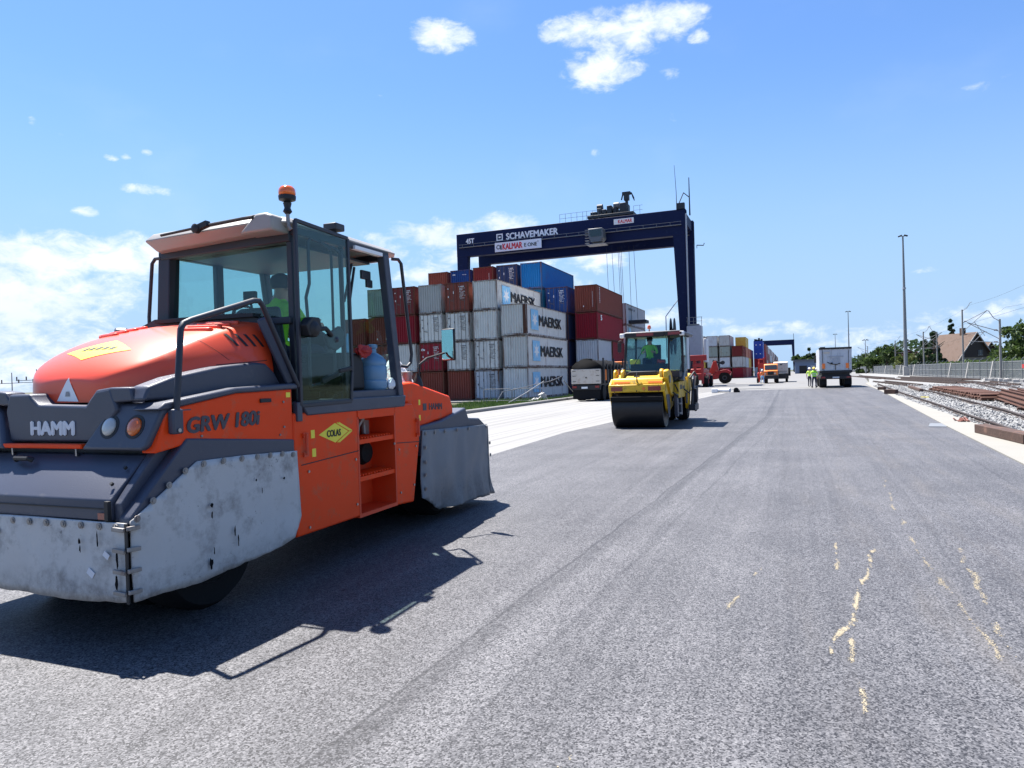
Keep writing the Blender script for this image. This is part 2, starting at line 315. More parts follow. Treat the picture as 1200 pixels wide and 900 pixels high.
# --- asphalt material: coarse aggregate, faint rolling bands, fines
def asphalt(name):
    m=bpy.data.materials.new(name); m.use_nodes=True; t=m.node_tree; b=t.nodes['Principled BSDF']
    tc=N(t,'ShaderNodeTexCoord'); L=t.links.new; src=tc.outputs['Object']
    def noise(sc,det=4,ro=.6,vec=None):
        n=N(t,'ShaderNodeTexNoise'); n.inputs['Scale'].default_value=sc; n.inputs['Detail'].default_value=det; n.inputs['Roughness'].default_value=ro; L(vec or src,n.inputs[0]); return n.outputs[0]
    vo=N(t,'ShaderNodeTexVoronoi'); vo.inputs['Scale'].default_value=120; L(src,vo.inputs[0])
    sc=N(t,'ShaderNodeSeparateColor'); L(vo.outputs['Color'],sc.inputs[0])
    vo2=N(t,'ShaderNodeTexVoronoi'); vo2.inputs['Scale'].default_value=48; L(src,vo2.inputs[0]); sc2=N(t,'ShaderNodeSeparateColor'); L(vo2.outputs['Color'],sc2.inputs[0])
    pit=N(t,'ShaderNodeMapRange'); pit.inputs[1].default_value=.0; pit.inputs[2].default_value=.38; pit.inputs[3].default_value=-.52; pit.inputs[4].default_value=0.0; L(sc.outputs[1],pit.inputs[0]); g=math_(t,'ADD',math_(t,'ADD',math_(t,'MULTIPLY_ADD',sc.outputs[0],.24,.45),pit.outputs[0]),math_(t,'MULTIPLY_ADD',noise(220,2,.6),.16,-.08))
    g=math_(t,'ADD',g,math_(t,'MULTIPLY_ADD',sc2.outputs[0],.08,-.04))
    mp=N(t,'ShaderNodeMapping'); mp.inputs['Scale'].default_value=(1.5,.045,1); L(src,mp.inputs[0]); band=noise(1,5,.6,mp.outputs[0])
    mp2=N(t,'ShaderNodeMapping'); mp2.inputs['Scale'].default_value=(9,.12,1); L(src,mp2.inputs[0]); fine=noise(1,3,.6,mp2.outputs[0])
    g=math_(t,'ADD',g,math_(t,'MULTIPLY_ADD',band,.24,-.12)); g=math_(t,'ADD',g,math_(t,'MULTIPLY_ADD',fine,.14,-.07))
    g=math_(t,'ADD',g,math_(t,'MULTIPLY_ADD',noise(.6,5),.24,-.12))
    # paving lane joint and roller edge: two worn darker lines along the lane
    sp=N(t,'ShaderNodeSeparateXYZ'); L(src,sp.inputs[0])
    wob=math_(t,'MULTIPLY_ADD',noise(.5,4),.16,-.08)
    for (a0,sl,wd,am) in ((-2.04,.05,.13,.12),(-2.12,.05,.022,.20),(-1.62,.052,.03,.10),(.9,.045,.015,.07),(2.3,.04,.03,.09)):
        xc=math_(t,'MULTIPLY_ADD',math_(t,'MINIMUM',sp.outputs[1],26.0),sl,a0)
        dd=math_(t,'ABSOLUTE',math_(t,'SUBTRACT',math_(t,'ADD',sp.outputs[0],wob),xc))
        r=N(t,'ShaderNodeMapRange',interpolation_type='SMOOTHSTEP'); r.inputs[1].default_value=wd; r.inputs[2].default_value=0; L(dd,r.inputs[0])
        g=math_(t,'SUBTRACT',g,math_(t,'MULTIPLY',math_(t,'MULTIPLY',r.outputs[0],am),math_(t,'MULTIPLY_ADD',noise(7,5,.7),1.6,-.1)))
    ra=N(t,'ShaderNodeValToRGB'); L(g,ra.inputs[0]); e=ra.color_ramp.elements
    e[0].position=.30; e[0].color=(.008,.008,.011,1); e[1].position=.86; e[1].color=(.24,.235,.24,1)
    k=e.new(.44); k.color=(.044,.044,.049,1); k=e.new(.60); k.color=(.098,.096,.102,1)
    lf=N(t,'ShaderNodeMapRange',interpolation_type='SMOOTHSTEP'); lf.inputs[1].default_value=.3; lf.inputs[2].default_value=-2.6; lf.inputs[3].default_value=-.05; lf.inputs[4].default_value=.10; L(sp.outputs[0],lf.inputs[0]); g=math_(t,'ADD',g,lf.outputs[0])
    # light brown dust drifted over the lane
    du=N(t,'ShaderNodeMapRange'); du.inputs[1].default_value=.50; du.inputs[2].default_value=.75; du.inputs[4].default_value=.35
    mp3=N(t,'ShaderNodeMapping'); mp3.inputs['Scale'].default_value=(2.2,.3,1); L(src,mp3.inputs[0]); L(noise(1,7,.7,mp3.outputs[0]),du.inputs[0])
    dx=N(t,'ShaderNodeMapRange'); dx.inputs[1].default_value=-1.0; dx.inputs[2].default_value=1.0; L(sp.outputs[0],dx.inputs[0])
    mx=N(t,'ShaderNodeMix',data_type='RGBA'); L(math_(t,'MULTIPLY',math_(t,'MULTIPLY',du.outputs[0],dx.outputs[0]),.6),mx.inputs[0]); L(ra.outputs[0],mx.inputs[6]); mx.inputs[7].default_value=(.18,.15,.115,1)
    L(mx.outputs[2],b.inputs['Base Color']); b.inputs['Roughness'].default_value=.62; b.inputs['Specular IOR Level'].default_value=.45
    bp=N(t,'ShaderNodeBump'); bp.inputs['Strength'].default_value=.55; bp.inputs['Distance'].default_value=.005
    hgt=math_(t,'ADD',math_(t,'MULTIPLY',sc.outputs[0],.5),math_(t,'MULTIPLY',pit.outputs[0],1.5)); L(hgt,bp.inputs['Height']); L(bp.outputs[0],b.inputs['Normal'])
    M[name]=m
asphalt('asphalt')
def concrete(name,c):
    m=pm(name,c,.75,var=.07,scale=2,bump=.25,bscale=60,dirt=((.32,.30,.27),.22,1.2))
    t=m.node_tree; b=t.nodes['Principled BSDF']; prev=b.inputs['Base Color'].links[0].from_socket
    tc=N(t,'ShaderNodeTexCoord'); mp=N(t,'ShaderNodeMapping'); mp.inputs['Scale'].default_value=(4.5,.06,1); t.links.new(tc.outputs['Object'],mp.inputs[0])
    n=N(t,'ShaderNodeTexNoise'); n.inputs['Scale'].default_value=1; n.inputs['Detail'].default_value=5; t.links.new(mp.outputs[0],n.inputs[0])
    r=N(t,'ShaderNodeMapRange'); r.inputs[1].default_value=.46; r.inputs[2].default_value=.66; r.inputs[4].default_value=.6; t.links.new(n.outputs[0],r.inputs[0])
    w=N(t,'ShaderNodeTexWave',bands_direction='X',wave_profile='SAW'); w.inputs['Scale'].default_value=.115; w.inputs['Distortion'].default_value=.25; w.inputs['Detail'].default_value=2; t.links.new(tc.outputs['Object'],w.inputs[0])
    r2=N(t,'ShaderNodeMapRange'); r2.inputs[1].default_value=.955; r2.inputs[2].default_value=.985; r2.inputs[4].default_value=.55; t.links.new(w.outputs['Fac'],r2.inputs[0])
    mx=N(t,'ShaderNodeMix',data_type='RGBA'); t.links.new(math_(t,'MAXIMUM',r.outputs[0],r2.outputs[0]),mx.inputs[0]); t.links.new(prev,mx.inputs[6]); mx.inputs[7].default_value=(.10,.098,.096,1)
    t.links.new(mx.outputs[2],b.inputs['Base Color'])
concrete('concrete_lane',(0.2033,0.1987,0.1917))
pm('yard_pave',(0.1497,0.1469,0.1441),.8,var=.18,scale=.35,bump=.2,bscale=30,dirt=((0.0792,0.0759,0.0726),.35,.25))
pm('earth',(0.0660,0.0660,0.0330),.9,var=.4,scale=.02,dirt=((0.1056,0.0858,0.0594),.3,.05)); pm('gravel',(0.2016,0.2016,0.1974),.9,var=.45,scale=16,bump=1.0,bscale=22,dirt=((0.0990,0.0858,0.0792),.35,1.3))
pm('stone',(0.2436,0.2436,0.2436),.85,var=.3,scale=14,dirt=((0.1122,0.0924,0.0792),.3,.9)); pm('sand',(0.3024,0.2604,0.1848),.9,var=.25,scale=20); pm('concrete_cream',(0.2142,0.2041,0.1806),.8,var=.10,scale=1.2,bump=.15,bscale=40,dirt=((0.2376,0.2046,0.1584),.28,1.3))
pm('red_scrap',(0.2178,0.0858,0.0660),.8,var=.4,scale=20)
pm('hill_green',(0.0297,0.0429,0.0330),.95,var=.35,scale=.05)
def slab(name,pts,z0,z1,mat,cut=None):
    mb=MB(); mb.prism(pts,'z',z0,z1); return struct(mb.build(name,mat))
# ground sheet to the horizon
mb=MB(); n=28; 
mb.poly([(-4000,-1500,-.42),(4000,-1500,-.42),(4000,5000,-.42),(-4000,5000,-.42)]); struct(mb.build('ground','earth'))
LE=[(-6.5,-30),(-6.4,5),(-5.98,13.8),(-6.13,19.4),(-5.75,24),(-5.5,32),(-5.2,44.8),(-4.7,52.5),(-4.0,60.7),(-3.8,62)]
RE=[(2.6,-30),(2.75,4),(3.1,9.5),(3.45,13.4),(3.85,21.5),(4.35,30),(4.85,38.5),(5.37,46.8),(5.85,56),(6.2,64)]
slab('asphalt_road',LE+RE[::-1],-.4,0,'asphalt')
slab('concrete_lane',[(x+.002,y) for x,y in LE[:-1]]+[(-4.0,60.9),(-14.3,56),(-14.3,-30)],-.4,-.022,'concrete_lane')
slab('yard_pavement',[(-3.8,62.003),(6.2,64.003),(7.6,80),(10,110),(13,150),(17,210),(17,620),(-14.9,620),(-14.9,64),(-14.305,56.003),(-4.0,60.903)],-.4,-.012,'yard_pave')
slab('container_pad',[(-16.5,55),(-16.5,63.9),(-14.95,64),(-14.95,620),(-160,620),(-160,55)],-.41,-.312,'yard_pave')
# asphalt edge lip of fresh material beside concrete
OE=[(4.0,-30),(4.1,4),(4.25,12),(4.62,20),(4.9,28.8),(5.28,39),(5.8,49),(6.25,60),(6.6,68),(8,85)]
slab('concrete_edge_strip',[(x+.003,y) for x,y in RE]+[(7.2,80)]+OE[::-1][0:],-.4,.018,'concrete_cream')
slab('gravel_bed',[(x+.003,y) for x,y in OE]+[(10.4,110),(13.4,150),(17.3,210),(17.3,620),(23,620),(23,-30)],-.42,-.035,'gravel')
# kerb along the grass
mb=MB(); mb.prism([(-14.62,-.35),(-14.62,.12),(-14.58,.15),(-14.38,.15),(-14.34,.11),(-14.305,-.35)],'y',-25,50)
struct(mb.build('kerb','concrete_kerb'))
# grass verge
mb=MB(); nx,ny=10,40
vs=[[mb.v((-14.62-(i/nx)*9,-20+j*(76.5/ny),(.09-.36*min(1,i/3))+.04*mn.noise(Vector((i*.9,j*.7,0))))) for j in range(ny+1)] for i in range(nx+1)]
for i in range(nx):
    for j in range(ny): mb.face([vs[i][j],vs[i+1][j],vs[i+1][j+1],vs[i][j+1]])
struct(mb.build('grass_verge_soil','earth',smooth=2))
mb=MB(); random.seed(3)
for k in range(30000):
    t=random.random(); x=-14.66-8.5*random.random()**1.4; y=22+34*random.random()
    if mn.noise(Vector((x*.5,y*.35,3)))<-.28: continue
    zz=.09-.36*min(1,(-14.62-x)/.9/3); h=.10+.22*random.random()**2*(1+mn.noise(Vector((x*.3,y*.3,9)))); a=random.random()*6.28; w=.018+.015*random.random(); dx,dy=math.cos(a)*w,math.sin(a)*w; lx,ly=random.gauss(0,.05),random.gauss(0,.05)
    mb.poly([(x-dx,y-dy,zz-.02),(x+dx,y+dy,zz-.02),(x+lx,y+ly,zz+h)])
tag(mb.build('verge_grass','grass_blade'),'strip of rough green grass between the grey kerb and the container stacks','grass',kind='stuff')
# ballast stones
mb=MB(); random.seed(5)
def in_gravel(x,y):
    for (a,b),(c,d) in zip(OE,OE[1:]):
        if b<=y<d: return x>a+(c-a)*(y-b)/(d-b)+.12
    return x>7
for k in range(21000):
    y=12+random.random()**1.5*58; x=4.2+random.random()**1.35*(5+y*.2)
    if not in_gravel(x,y): continue
    s=.02+.028*random.random()*(1+y/60); a=Matrix.Rotation(random.random()*6.3,3,Vector((random.random(),random.random(),random.random()+.1)))
    z=-.03+.02*random.random()+.05*max(0,mn.noise(Vector((x*.6,y*.3,1))))
    pts=[Vector(p) for p in ((1,0,0),(-1,0,0),(0,.8,0),(0,-.9,0),(0,0,.6),(0,0,-.6))]
    v=[mb.v(Vector((x,y,z))+a@(p*s*(.7+.6*random.random()))) for p in pts]
    for f in ((0,2,4),(2,1,4),(1,3,4),(3,0,4),(2,0,5),(1,2,5),(3,1,5),(0,3,5)): mb.face([v[i] for i in f])
tag(mb.build('ballast_stones','stone'),'pale grey crushed ballast stones of the unfinished railway bed','gravel',kind='stuff')
# spilled sand trails on the asphalt
def sand(name,path,label,wd=.03,dens=260,seed=1):
    random.seed(seed); mb=MB(); dens=dens*1.0
    for (a,b) in zip(path,path[1:]):
        a,b=Vector(a+(0,)),Vector(b+(0,)); L=(b-a).length
        for k in range(int(L*dens)):
            p=a.lerp(b,random.random()); n=mn.noise(Vector((p.x*9,p.y*3.2,seed)))+.6*mn.noise(Vector((p.x*40,p.y*22,seed)))
            if n<.0+.30*random.random(): continue
            off=.05*mn.noise(Vector((p.x*2,p.y*2.2,seed+5)))+.018*mn.noise(Vector((p.x*2,p.y*11,seed+5)))
            p=p+Vector((off+random.gauss(0,wd*(.25+.7*max(0,n))),random.gauss(0,.02),0)); s=.0018+.0034*random.random()**2; q=random.randint(4,6); ph=random.random()*6
            ring=[mb.v((p.x+s*math.cos(ph+2*math.pi*i/q)*(.8+.5*random.random()),p.y+s*math.sin(ph+2*math.pi*i/q)*(.8+.9*random.random()),.002)) for i in range(q)]
            top=mb.v((p.x,p.y,.002+s*.55))
            for i in range(q): mb.face([ring[i],ring[(i+1)%q],top])
    tag(mb.build(name,'sand'),label,'sand trail',group='sand trails on the asphalt',kind='stuff')
sand('sand_trail',[(.66,7.0),(.55,6.3),(.44,5.75),(.40,5.3),(.32,4.87),(.22,4.55),(.14,4.2)],'bright yellowish forked sand trail in the middle of the right lane',.013,1900,1)
sand('sand_trail',[(.40,5.3),(.34,5.0),(.33,4.5),(.31,4.3)],'short sand branch splitting from the bright forked trail',.015,1300,12)
sand('sand_trail',[(.36,7.6),(.36,6.9),(.34,6.1)],'faint sand streak just left of the bright forked trail',.013,800,2)
sand('sand_trail',[(.29,4.0),(.29,3.7),(.30,3.5)],'lowest short sand streak below the forked trail',.02,1100,3)
sand('sand_trail',[(-.24,6.1),(-.33,5.6),(-.46,4.95)],'thin slanting sand streak left of the forked trail',.010,600,4)
sand('sand_trail',[(1.25,11.6),(1.06,8.6),(1.02,7.5),(1.03,6.5),(1.05,5.0),(1.06,4.5)],'long thin sand trail nearest the right kerb',.016,480,5)
sand('sand_trail',[(1.38,7.3),(1.27,6.1),(1.18,5.3),(1.12,4.4)],'outermost sand trail at the right edge of the lane',.02,600,6)
sand('sand_trail',[(-.84,3.1),(-.87,2.95),(-.93,2.75)],'tiny sand streak nearest the camera',.014,500,7)
# dark tar patch and long thin joint on the far pavement
mb=MB(); random.seed(11)
for (cx,cy,sx,sy) in ((-3.3,67,1.6,.7),(-5.6,66,2.2,.25),(-.2,66.5,3.2,.16),(3.2,63.3,.9,.5)):
    mb.poly([(cx+sx*math.cos(a)*(1+.25*mn.noise(Vector((a,cx,0)))),cy+sy*math.sin(a)*(1+.3*mn.noise(Vector((a*2,cy,0)))),-.006 if cy>64 else .006) for a in [i*2*math.pi/26 for i in range(26)]])
struct(mb.build('tar_patches','truck_dark'))

# ================================================================ vegetation
def crown_leaves(mb,c,rad,nl,size,seed,shape='round'):
    random.seed(seed); clumps=[]
    for k in range(26):
        th=random.random()*6.283; u=random.uniform(-1,1); r=random.random()**.5
        if shape=='cone':
            h=random.random(); rr=(1-h)*.95+.05; p=Vector((math.cos(th)*rr*r*rad[0],math.sin(th)*rr*r*rad[1],(h*2-1)*rad[2])); cs=.30*(1.05-h*.75)
        else:
            s=math.sqrt(1-u*u); p=Vector((s*math.cos(th)*r*rad[0],s*math.sin(th)*r*rad[1],u*r*rad[2])); cs=random.uniform(.24,.42)
        clumps.append((p,cs*min(rad[0],rad[2])))
    for k in range(nl):
        p,cs=random.choice(clumps); d=Vector((random.gauss(0,1),random.gauss(0,1),random.gauss(0,.8))).normalized()*cs*random.random()**.35
        q=Vector(c)+p+d; s=size*random.uniform(.6,1.3); a=Vector((random.gauss(0,1),random.gauss(0,1),random.gauss(0,1))).normalized(); b=a.cross(Vector((random.random(),random.random(),random.random()))).normalized()
        mb.poly([q-a*s,q+b*s*.6,q+a*s,q-b*s*.6])
def tree(name,label,loc,H,rad,mat,nl=1500,size=.4,seed=1,shape='round',group=None,tr=.3):
    t=thing(name,label,'tree',loc,0,group); mb=MB(); rt=H*.028+.08
    mb.tube([(0,0,-.4),(.05*H*.2,0,H*.3),(0,.02*H,H*.62),(.02*H,0,H*.9)],rt,8,rt*.25)
    random.seed(seed+50)
    for k in range(5):
        a=random.random()*6.28; z=H*random.uniform(.3,.6); mb.tube([(0,0,z),(math.cos(a)*rad[0]*.4,math.sin(a)*rad[1]*.4,z+H*.13),(math.cos(a)*rad[0]*.7,math.sin(a)*rad[1]*.7,z+H*.2)],rt*.45,6,rt*.12)
    mb.build('trunk','bark',t,smooth=True)
    mb=MB(); crown_leaves(mb,(0,0,H-rad[2]),rad,nl,size,seed,shape); mb.build('crown',mat,t); return t
G='trees beyond the railway fence'
tree('broadleaf_tree','big round green tree beyond the fence, just left of the dark purple leaved tree',(23.5,205,-.4),7.4,(5.4,5,3.6),'leaf_mid',3200,.45,1,group=G)
tree('broadleaf_tree','smaller green tree left of the big round tree beyond the fence',(20.6,218,-.4),5.4,(4.2,4,2.6),'leaf_mid',1800,.45,21,group=G)
tree('broadleaf_tree','dark purple leaved tree behind the small catenary mast',(25.2,180,-.4),5.6,(2.2,2.2,2.6),'leaf_red',1500,.35,2,group=G)
tree('broadleaf_tree','low yellow green bushy tree just left of the tall lamp post',(21.9,160,-.4),4.2,(2.9,2.9,2.0),'leaf_light',1500,.32,3,group=G)
tree('broadleaf_tree','light green bush just right of the tall lamp post foot',(22.4,150,-.4),4.0,(2.2,2.2,1.9),'leaf_light',1200,.3,4,group=G)
tree('conifer_tree','tall dark conifer left of the brown roofed house',(23.4,140,-.4),7.9,(3.2,3,4.2),'leaf_dark',4200,.3,5,'cone',group=G)
tree('conifer_tree','second darker conifer tucked behind the one beside the house',(22.4,143,-.4),6.6,(2.6,2.6,3.4),'leaf_dark',2600,.3,15,'cone',group=G)
tree('conifer_tree','narrow fir top showing above the house roof ridge left of the chimney',(31.2,168,-.4),11.2,(2.0,2.0,4.6),'leaf_dark',3200,.28,6,'cone',group=G)
tree('broadleaf_tree','large leafy tree at the right edge of the picture beyond the fence',(33.6,128,-.4),7.9,(4.4,4.2,3.8),'leaf_mid',3600,.33,7,group=G)
tree('broadleaf_tree','dark green tree behind the large leafy tree at the right edge',(40,142,-.4),6.8,(4.6,4.4,3.6),'leaf_dark',2000,.35,17,group=G)
tree('broadleaf_tree','small round green tree behind the low blue warehouse',(5.4,303,-.4),8.2,(4.2,4,3.2),'leaf_mid',1500,.6,8,group='trees behind the warehouse')
tree('conifer_tree','narrow dark tree rising behind the low blue warehouse',(7.6,305,-.4),10,(2.2,2.2,4.6),'leaf_dark',2600,.5,9,group='trees behind the warehouse')
tree('broadleaf_tree','low dark green tree behind the warehouse roof partly hidden by the tipper truck',(13,303,-.4),8,(4.6,4.4,3.2),'leaf_dark',1200,.6,10,group='trees behind the warehouse')
mb=MB(); random.seed(31)
for k in range(5200):
    y=62+random.random()*88; x=21.8+random.random()*2.2+max(0,(y-100))*.02; h=2.35+.5*mn.noise(Vector((y*.22,0,0))); z=-.3+random.random()**.6*h
    a=Vector((random.gauss(0,1),random.gauss(0,1),random.gauss(0,1))).normalized(); b=a.cross(Vector((.3,.5,.8))).normalized(); s=.2*random.uniform(.6,1.3); q=Vector((x,y,z))
    mb.poly([q-a*s,q+b*s*.6,q+a*s,q-b*s*.6])
tag(mb.build('hedge','leaf_mid'),'long unclipped green hedge just behind the grey railway fence','hedge')
mb=MB(); random.seed(32)
for k in range(9000):
    x=20+random.random()*230; y=330+random.random()*40; h=8+7*mn.noise(Vector((x*.03,0,4)))+4*mn.noise(Vector((x*.12,0,8))); z=-.3+random.random()**.6*h
    a=Vector((random.gauss(0,1),random.gauss(0,1),random.gauss(0,1))).normalized(); b=a.cross(Vector((.3,.5,.8))).normalized(); s=.95*random.uniform(.6,1.3); q=Vector((x,y,z)); mb.poly([q-a*s,q+b*s*.6,q+a*s,q-b*s*.6])
tag(mb.build('distant_wood','leaf_dark'),'dark far-off wood along the right horizon behind the house','wood',kind='stuff')
mb=MB(); nx=60
hv=[[mb.v((-300+i*22,720+j*90,-1+(0,14,19,10,0)[j]*(.55+.6*mn.noise(Vector((i*.17,2,0)))+.15*mn.noise(Vector((i*.6,2,0))))*min(1,max(0.05,(i-12)/8)))) for j in range(5)] for i in range(nx)]
for i in range(nx-1):
    for j in range(4): mb.face([hv[i][j],hv[i+1][j],hv[i+1][j+1],hv[i][j+1]])
struct(mb.build('hills','hill_green',smooth=2))

# ================================================================ railway side
def rail(name,pts,label,mat='rail_brown',h=.15,group=None):
    mb=MB()
    P=[Vector(p) for p in pts]
    prof=[(-.07,0),(-.07,.02),(-.012,.035),(-.012,h-.04),(-.036,h-.03),(-.036,h),(.036,h),(.036,h-.03),(.012,h-.04),(.012,.035),(.07,.02),(.07,0)]
    rings=[]
    for i,p in enumerate(P):
        d=(P[min(i+1,len(P)-1)]-P[max(i-1,0)]); d.z=0; d.normalize(); s=Vector((d.y,-d.x,0)); rings.append([mb.v(p+s*a+Vector((0,0,b))) for a,b in prof])
    for A,B in zip(rings,rings[1:]):
        for k in range(len(prof)): mb.face([A[k],A[(k+1)%len(prof)],B[(k+1)%len(prof)],B[k]])
    mb.face(rings[0][::-1]); mb.face(rings[-1])
    return tag(mb.build(name,mat),label,'rail',group)
GR='rails of the new siding'
rail('rail',[(4.55,12,-.03),(4.83,18.7,-.03),(5.0,21.8,-.03),(5.12,25,-.03),(5.4,29.9,-.03),(5.75,37,-.03),(6.1,45.3,-.03),(6.9,59.7,-.03),(7.8,75,-.03)],'thin brown rail nearest the cream concrete strip',group=GR,h=.11)
rail('rail',[(5.9,18,-.03),(6.4,24.7,-.03),(6.75,28.2,-.03),(7.1,34.3,-.03),(7.85,45.9,-.03),(8.1,52,-.03),(8.6,62,-.03)],'second rail from the concrete strip, running in the grey ballast',group=GR,h=.11)
rail('rail',[(8.8,25,-.03),(10.84,41.8,-.03),(12.1,51.4,-.03),(15.2,73.8,-.03)],'third rail, crossing the ballast beyond the rusty rail stack',group=GR,h=.11)
rail('rail',[(10.2,30,-.03),(13.1,50.6,-.03),(14.6,60.8,-.03),(16.2,74,-.03)],'farthest single rail near the foot of the fence',group=GR,h=.11)
def ladder(name,a,b,w,nt,label,loc_z=0,hb=.16,mat='rail_rust',tie='timber_rusty',cat='track panel',group=None,tie_h=.05):
    a,b=Vector(a),Vector(b); d=(b-a).normalized(); s=Vector((d.y,-d.x,0)); t=thing(name,label,cat,tuple(a),0,group)
    for k in (-1,1):
        mb=MB(a); mb.bar(a+s*k*w*.36+Vector((0,0,loc_z+tie_h+hb/2)),b+s*k*w*.36+Vector((0,0,loc_z+tie_h+hb/2)),.07,hb); mb.build('rail',mat,t)
    for i in range(nt):
        c=a.lerp(b,(i+.5)/nt); mb=MB(a); mb.bar(c-s*w*.5+Vector((0,0,loc_z+tie_h/2)),c+s*w*.5+Vector((0,0,loc_z+tie_h/2)),.24,tie_h); mb.build('sleeper',tie,t,bevel=.01)
    return t
GP='dark track panels laid out by the fence'
ladder('track_panel',(14.2,70,-.03),(12.7,104,-.03),2.4,34,'long dark track panel with sleeper ends, nearest to the tall lamp post',.0,.13,'rail_brown','timber_rusty',group=GP)
ladder('track_panel',(17.3,84,-.03),(15.8,118,-.03),2.2,26,'long dark track panel closest to the fence',.0,.12,'rail_brown','timber_rusty',group=GP)
ladder('track_panel',(12.2,106,-.03),(11.6,150,-.03),2.4,26,'farthest dark track panel running towards the truck',.0,.12,'rail_brown','timber_rusty',group=GP)
ladder('track_panel',(14.9,61,-.03),(16.2,75,-.03),1.9,16,'short dark track panel right of the others, near the second catenary mast',.0,.10,'rail_brown','timber_rusty',group=GP)
ladder('track_panel',(9.6,66,-.03),(9.3,88,-.03),1.6,9,'narrow brown track panel just behind the small timber block',.0,.10,'rail_brown','timber_rusty',group=GP)
# stack of rusty steel sleepers
t=thing('sleeper_stack','ribbed stack of rusty brown steel sleepers lying in the ballast','sleeper stack',(8.6,37,-.03))
a0=Vector((8.0,36.6,-.03)); a1=Vector((8.75,54,-.03)); d=(a1-a0).normalized(); s=Vector((d.y,-d.x,0)); ii=0
for lay in range(2):
    for k in range(40-lay*3):
        c=a0+d*(k*.42+lay*.2)+s*.12*mn.noise(Vector((k*.4,lay,0)))+Vector((0,0,.05+lay*.13+.08+.03*mn.noise(Vector((k*.7,lay,3))))); mb=MB((8.6,37,-.03)); w=1.3-.12*lay+.1*random.random()
        mb.bar(c-s*.12,c+s*w,.22,.11); mb.build('sleeper','rail_rust',t,bevel=.02)
mb=MB((8.6,37,-.03)); 
for k in (0,1.0): mb.bar(a0+s*k+Vector((0,0,.05)),a1+s*k+Vector((0,0,.05)),.16,.12)
mb.build('bearer','timber_rusty',t)
# bundle of rusty rails
t=thing('rail_stack','layered stack of long orange rusty rails right of the sleeper stack','rail stack',(8.4,33,-.03))
a0=Vector((6.4,20.5,-.03)); a1=Vector((8.7,37.8,-.03)); d=(a1-a0).normalized(); s=Vector((d.y,-d.x,0))
for lay in range(3):
    for k in range(5-lay):
        mb=MB((8.4,33,-.03)); z=.12+lay*.13; o=s*(.0+k*.30+lay*.12)+Vector((0,0,z)); a=a0+o+d*random.uniform(-.3,1); b=a1+o+d*random.uniform(-.5,.3)
        mb.bar(a,b,.16,.03); mb.bar(a+Vector((0,0,.06)),b+Vector((0,0,.06)),.03,.1); mb.bar(a+Vector((0,0,.12)),b+Vector((0,0,.12)),.08,.035); mb.build('rail','rail_rust',t)
for k in range(5):
    c=a0.lerp(a1,.1+k*.2); mb=MB((8.4,33,-.03)); mb.bar(c-s*.2+Vector((0,0,.06)),c+s*1.5+Vector((0,0,.06)),.2,.13); mb.build('bearer','timber_rusty',t,bevel=.01)
def block(name,label,p,q,w,h,mat,cat,group=None,bev=.012):
    p,q=Vector(p),Vector(q); mb=MB((p+q)/2); mb.bar(p+Vector((0,0,h/2)),q+Vector((0,0,h/2)),w,h); o=mb.build(name,mat,bevel=bev); o.location=(p+q)/2; return tag(o,label,cat,group)
GB='loose timbers on the concrete strip'
block('timber_sleeper','big brown timber sleeper lying on the concrete strip at the right edge',(4.18,19.4,.019),(4.42,16.6,.019),.30,.20,'timber_rusty','sleeper',GB)
block('timber_sleeper','short brown timber block on the strip beyond the big sleeper',(5.30,47.0,.019),(5.85,46.6,.019),.34,.26,'timber_rusty','sleeper',GB)
block('timber_sleeper','small dark timber block farther along the strip, before the truck',(5.85,55.6,.019),(6.2,55.3,.019),.3,.2,'timber_rusty','sleeper',GB)
block('timber_sleeper','dark timber offcut lying on the ballast beside the second rail',(5.95,20.9,-.0),(6.35,21.1,0),.16,.07,'timber_rusty','sleeper')
block('timber_sleeper','brown timber lying alone on the ballast behind the near rail',(8.45,60.5,-.0),(7.75,50.8,0),.22,.16,'timber_rusty','sleeper')
block('steel_plate','flat pale metal plate lying on the asphalt edge',(3.62,21.4,.0),(3.85,22.6,.0),.42,.012,'galvanised','plate',bev=0)
block('yellow_marker','small yellow stick lying on the grey ballast',(6.3,41.5,0),(6.6,41.1,0),.035,.035,'decal_yellow','stick',bev=0)
mb=MB((4.56,23.4,0)); random.seed(4)
for k in range(9):
    c=Vector((4.56+random.uniform(-.14,.14),23.4+random.uniform(-.4,.4),.03+.02*random.random())); mb.obox(c,(.13,.16,.03),Matrix.Rotation(random.random()*3,3,Vector((random.random(),random.random(),1))))
o=mb.build('red_scraps','red_scrap'); o.location=(4.56,23.4,0); tag(o,'small heap of reddish scraps on the concrete strip','scraps')
# fence
t=thing('railway_fence','long grey vertical-slat fence with slanted pale struts behind the tracks','fence',(19.6,120,-.1))
mb=MB((19.6,120,-.1)); y=52
def fx(y): return 19.4 if y<120 else 19.4+(y-120)*.012
while y<330:
    h=1.95; mb.box(fx(y)-.015,fx(y)+.015,y,y+.05+(y-50)*.0006,-.1,h-.1); y+=.17+(y-50)*.0022
mb.build('slat_panel','fence_grey',t)
for z in (.2,1.0,1.75):
    mb=MB((19.6,120,-.1)); mb.box(19.36,19.39,52,120,z,z+.05); mb.build('fence_rail','fence_grey',t)
    mb=MB((19.6,120,-.1)); mb.bar((19.375,120,z+.025),(21.9,330,z+.025),.03,.05); mb.build('fence_rail','fence_grey',t)
y=54
while y<215:
    mb=MB((19.6,120,-.1)); mb.box(fx(y)-.07,fx(y)-.02,y-.03,y+.03,-.1,2.0); mb.bar((fx(y)-.04,y,2.0),(fx(y)+.28,y,2.28),.04,.04); mb.build('post','galvanised',t); y+=3.0 if y<130 else 6
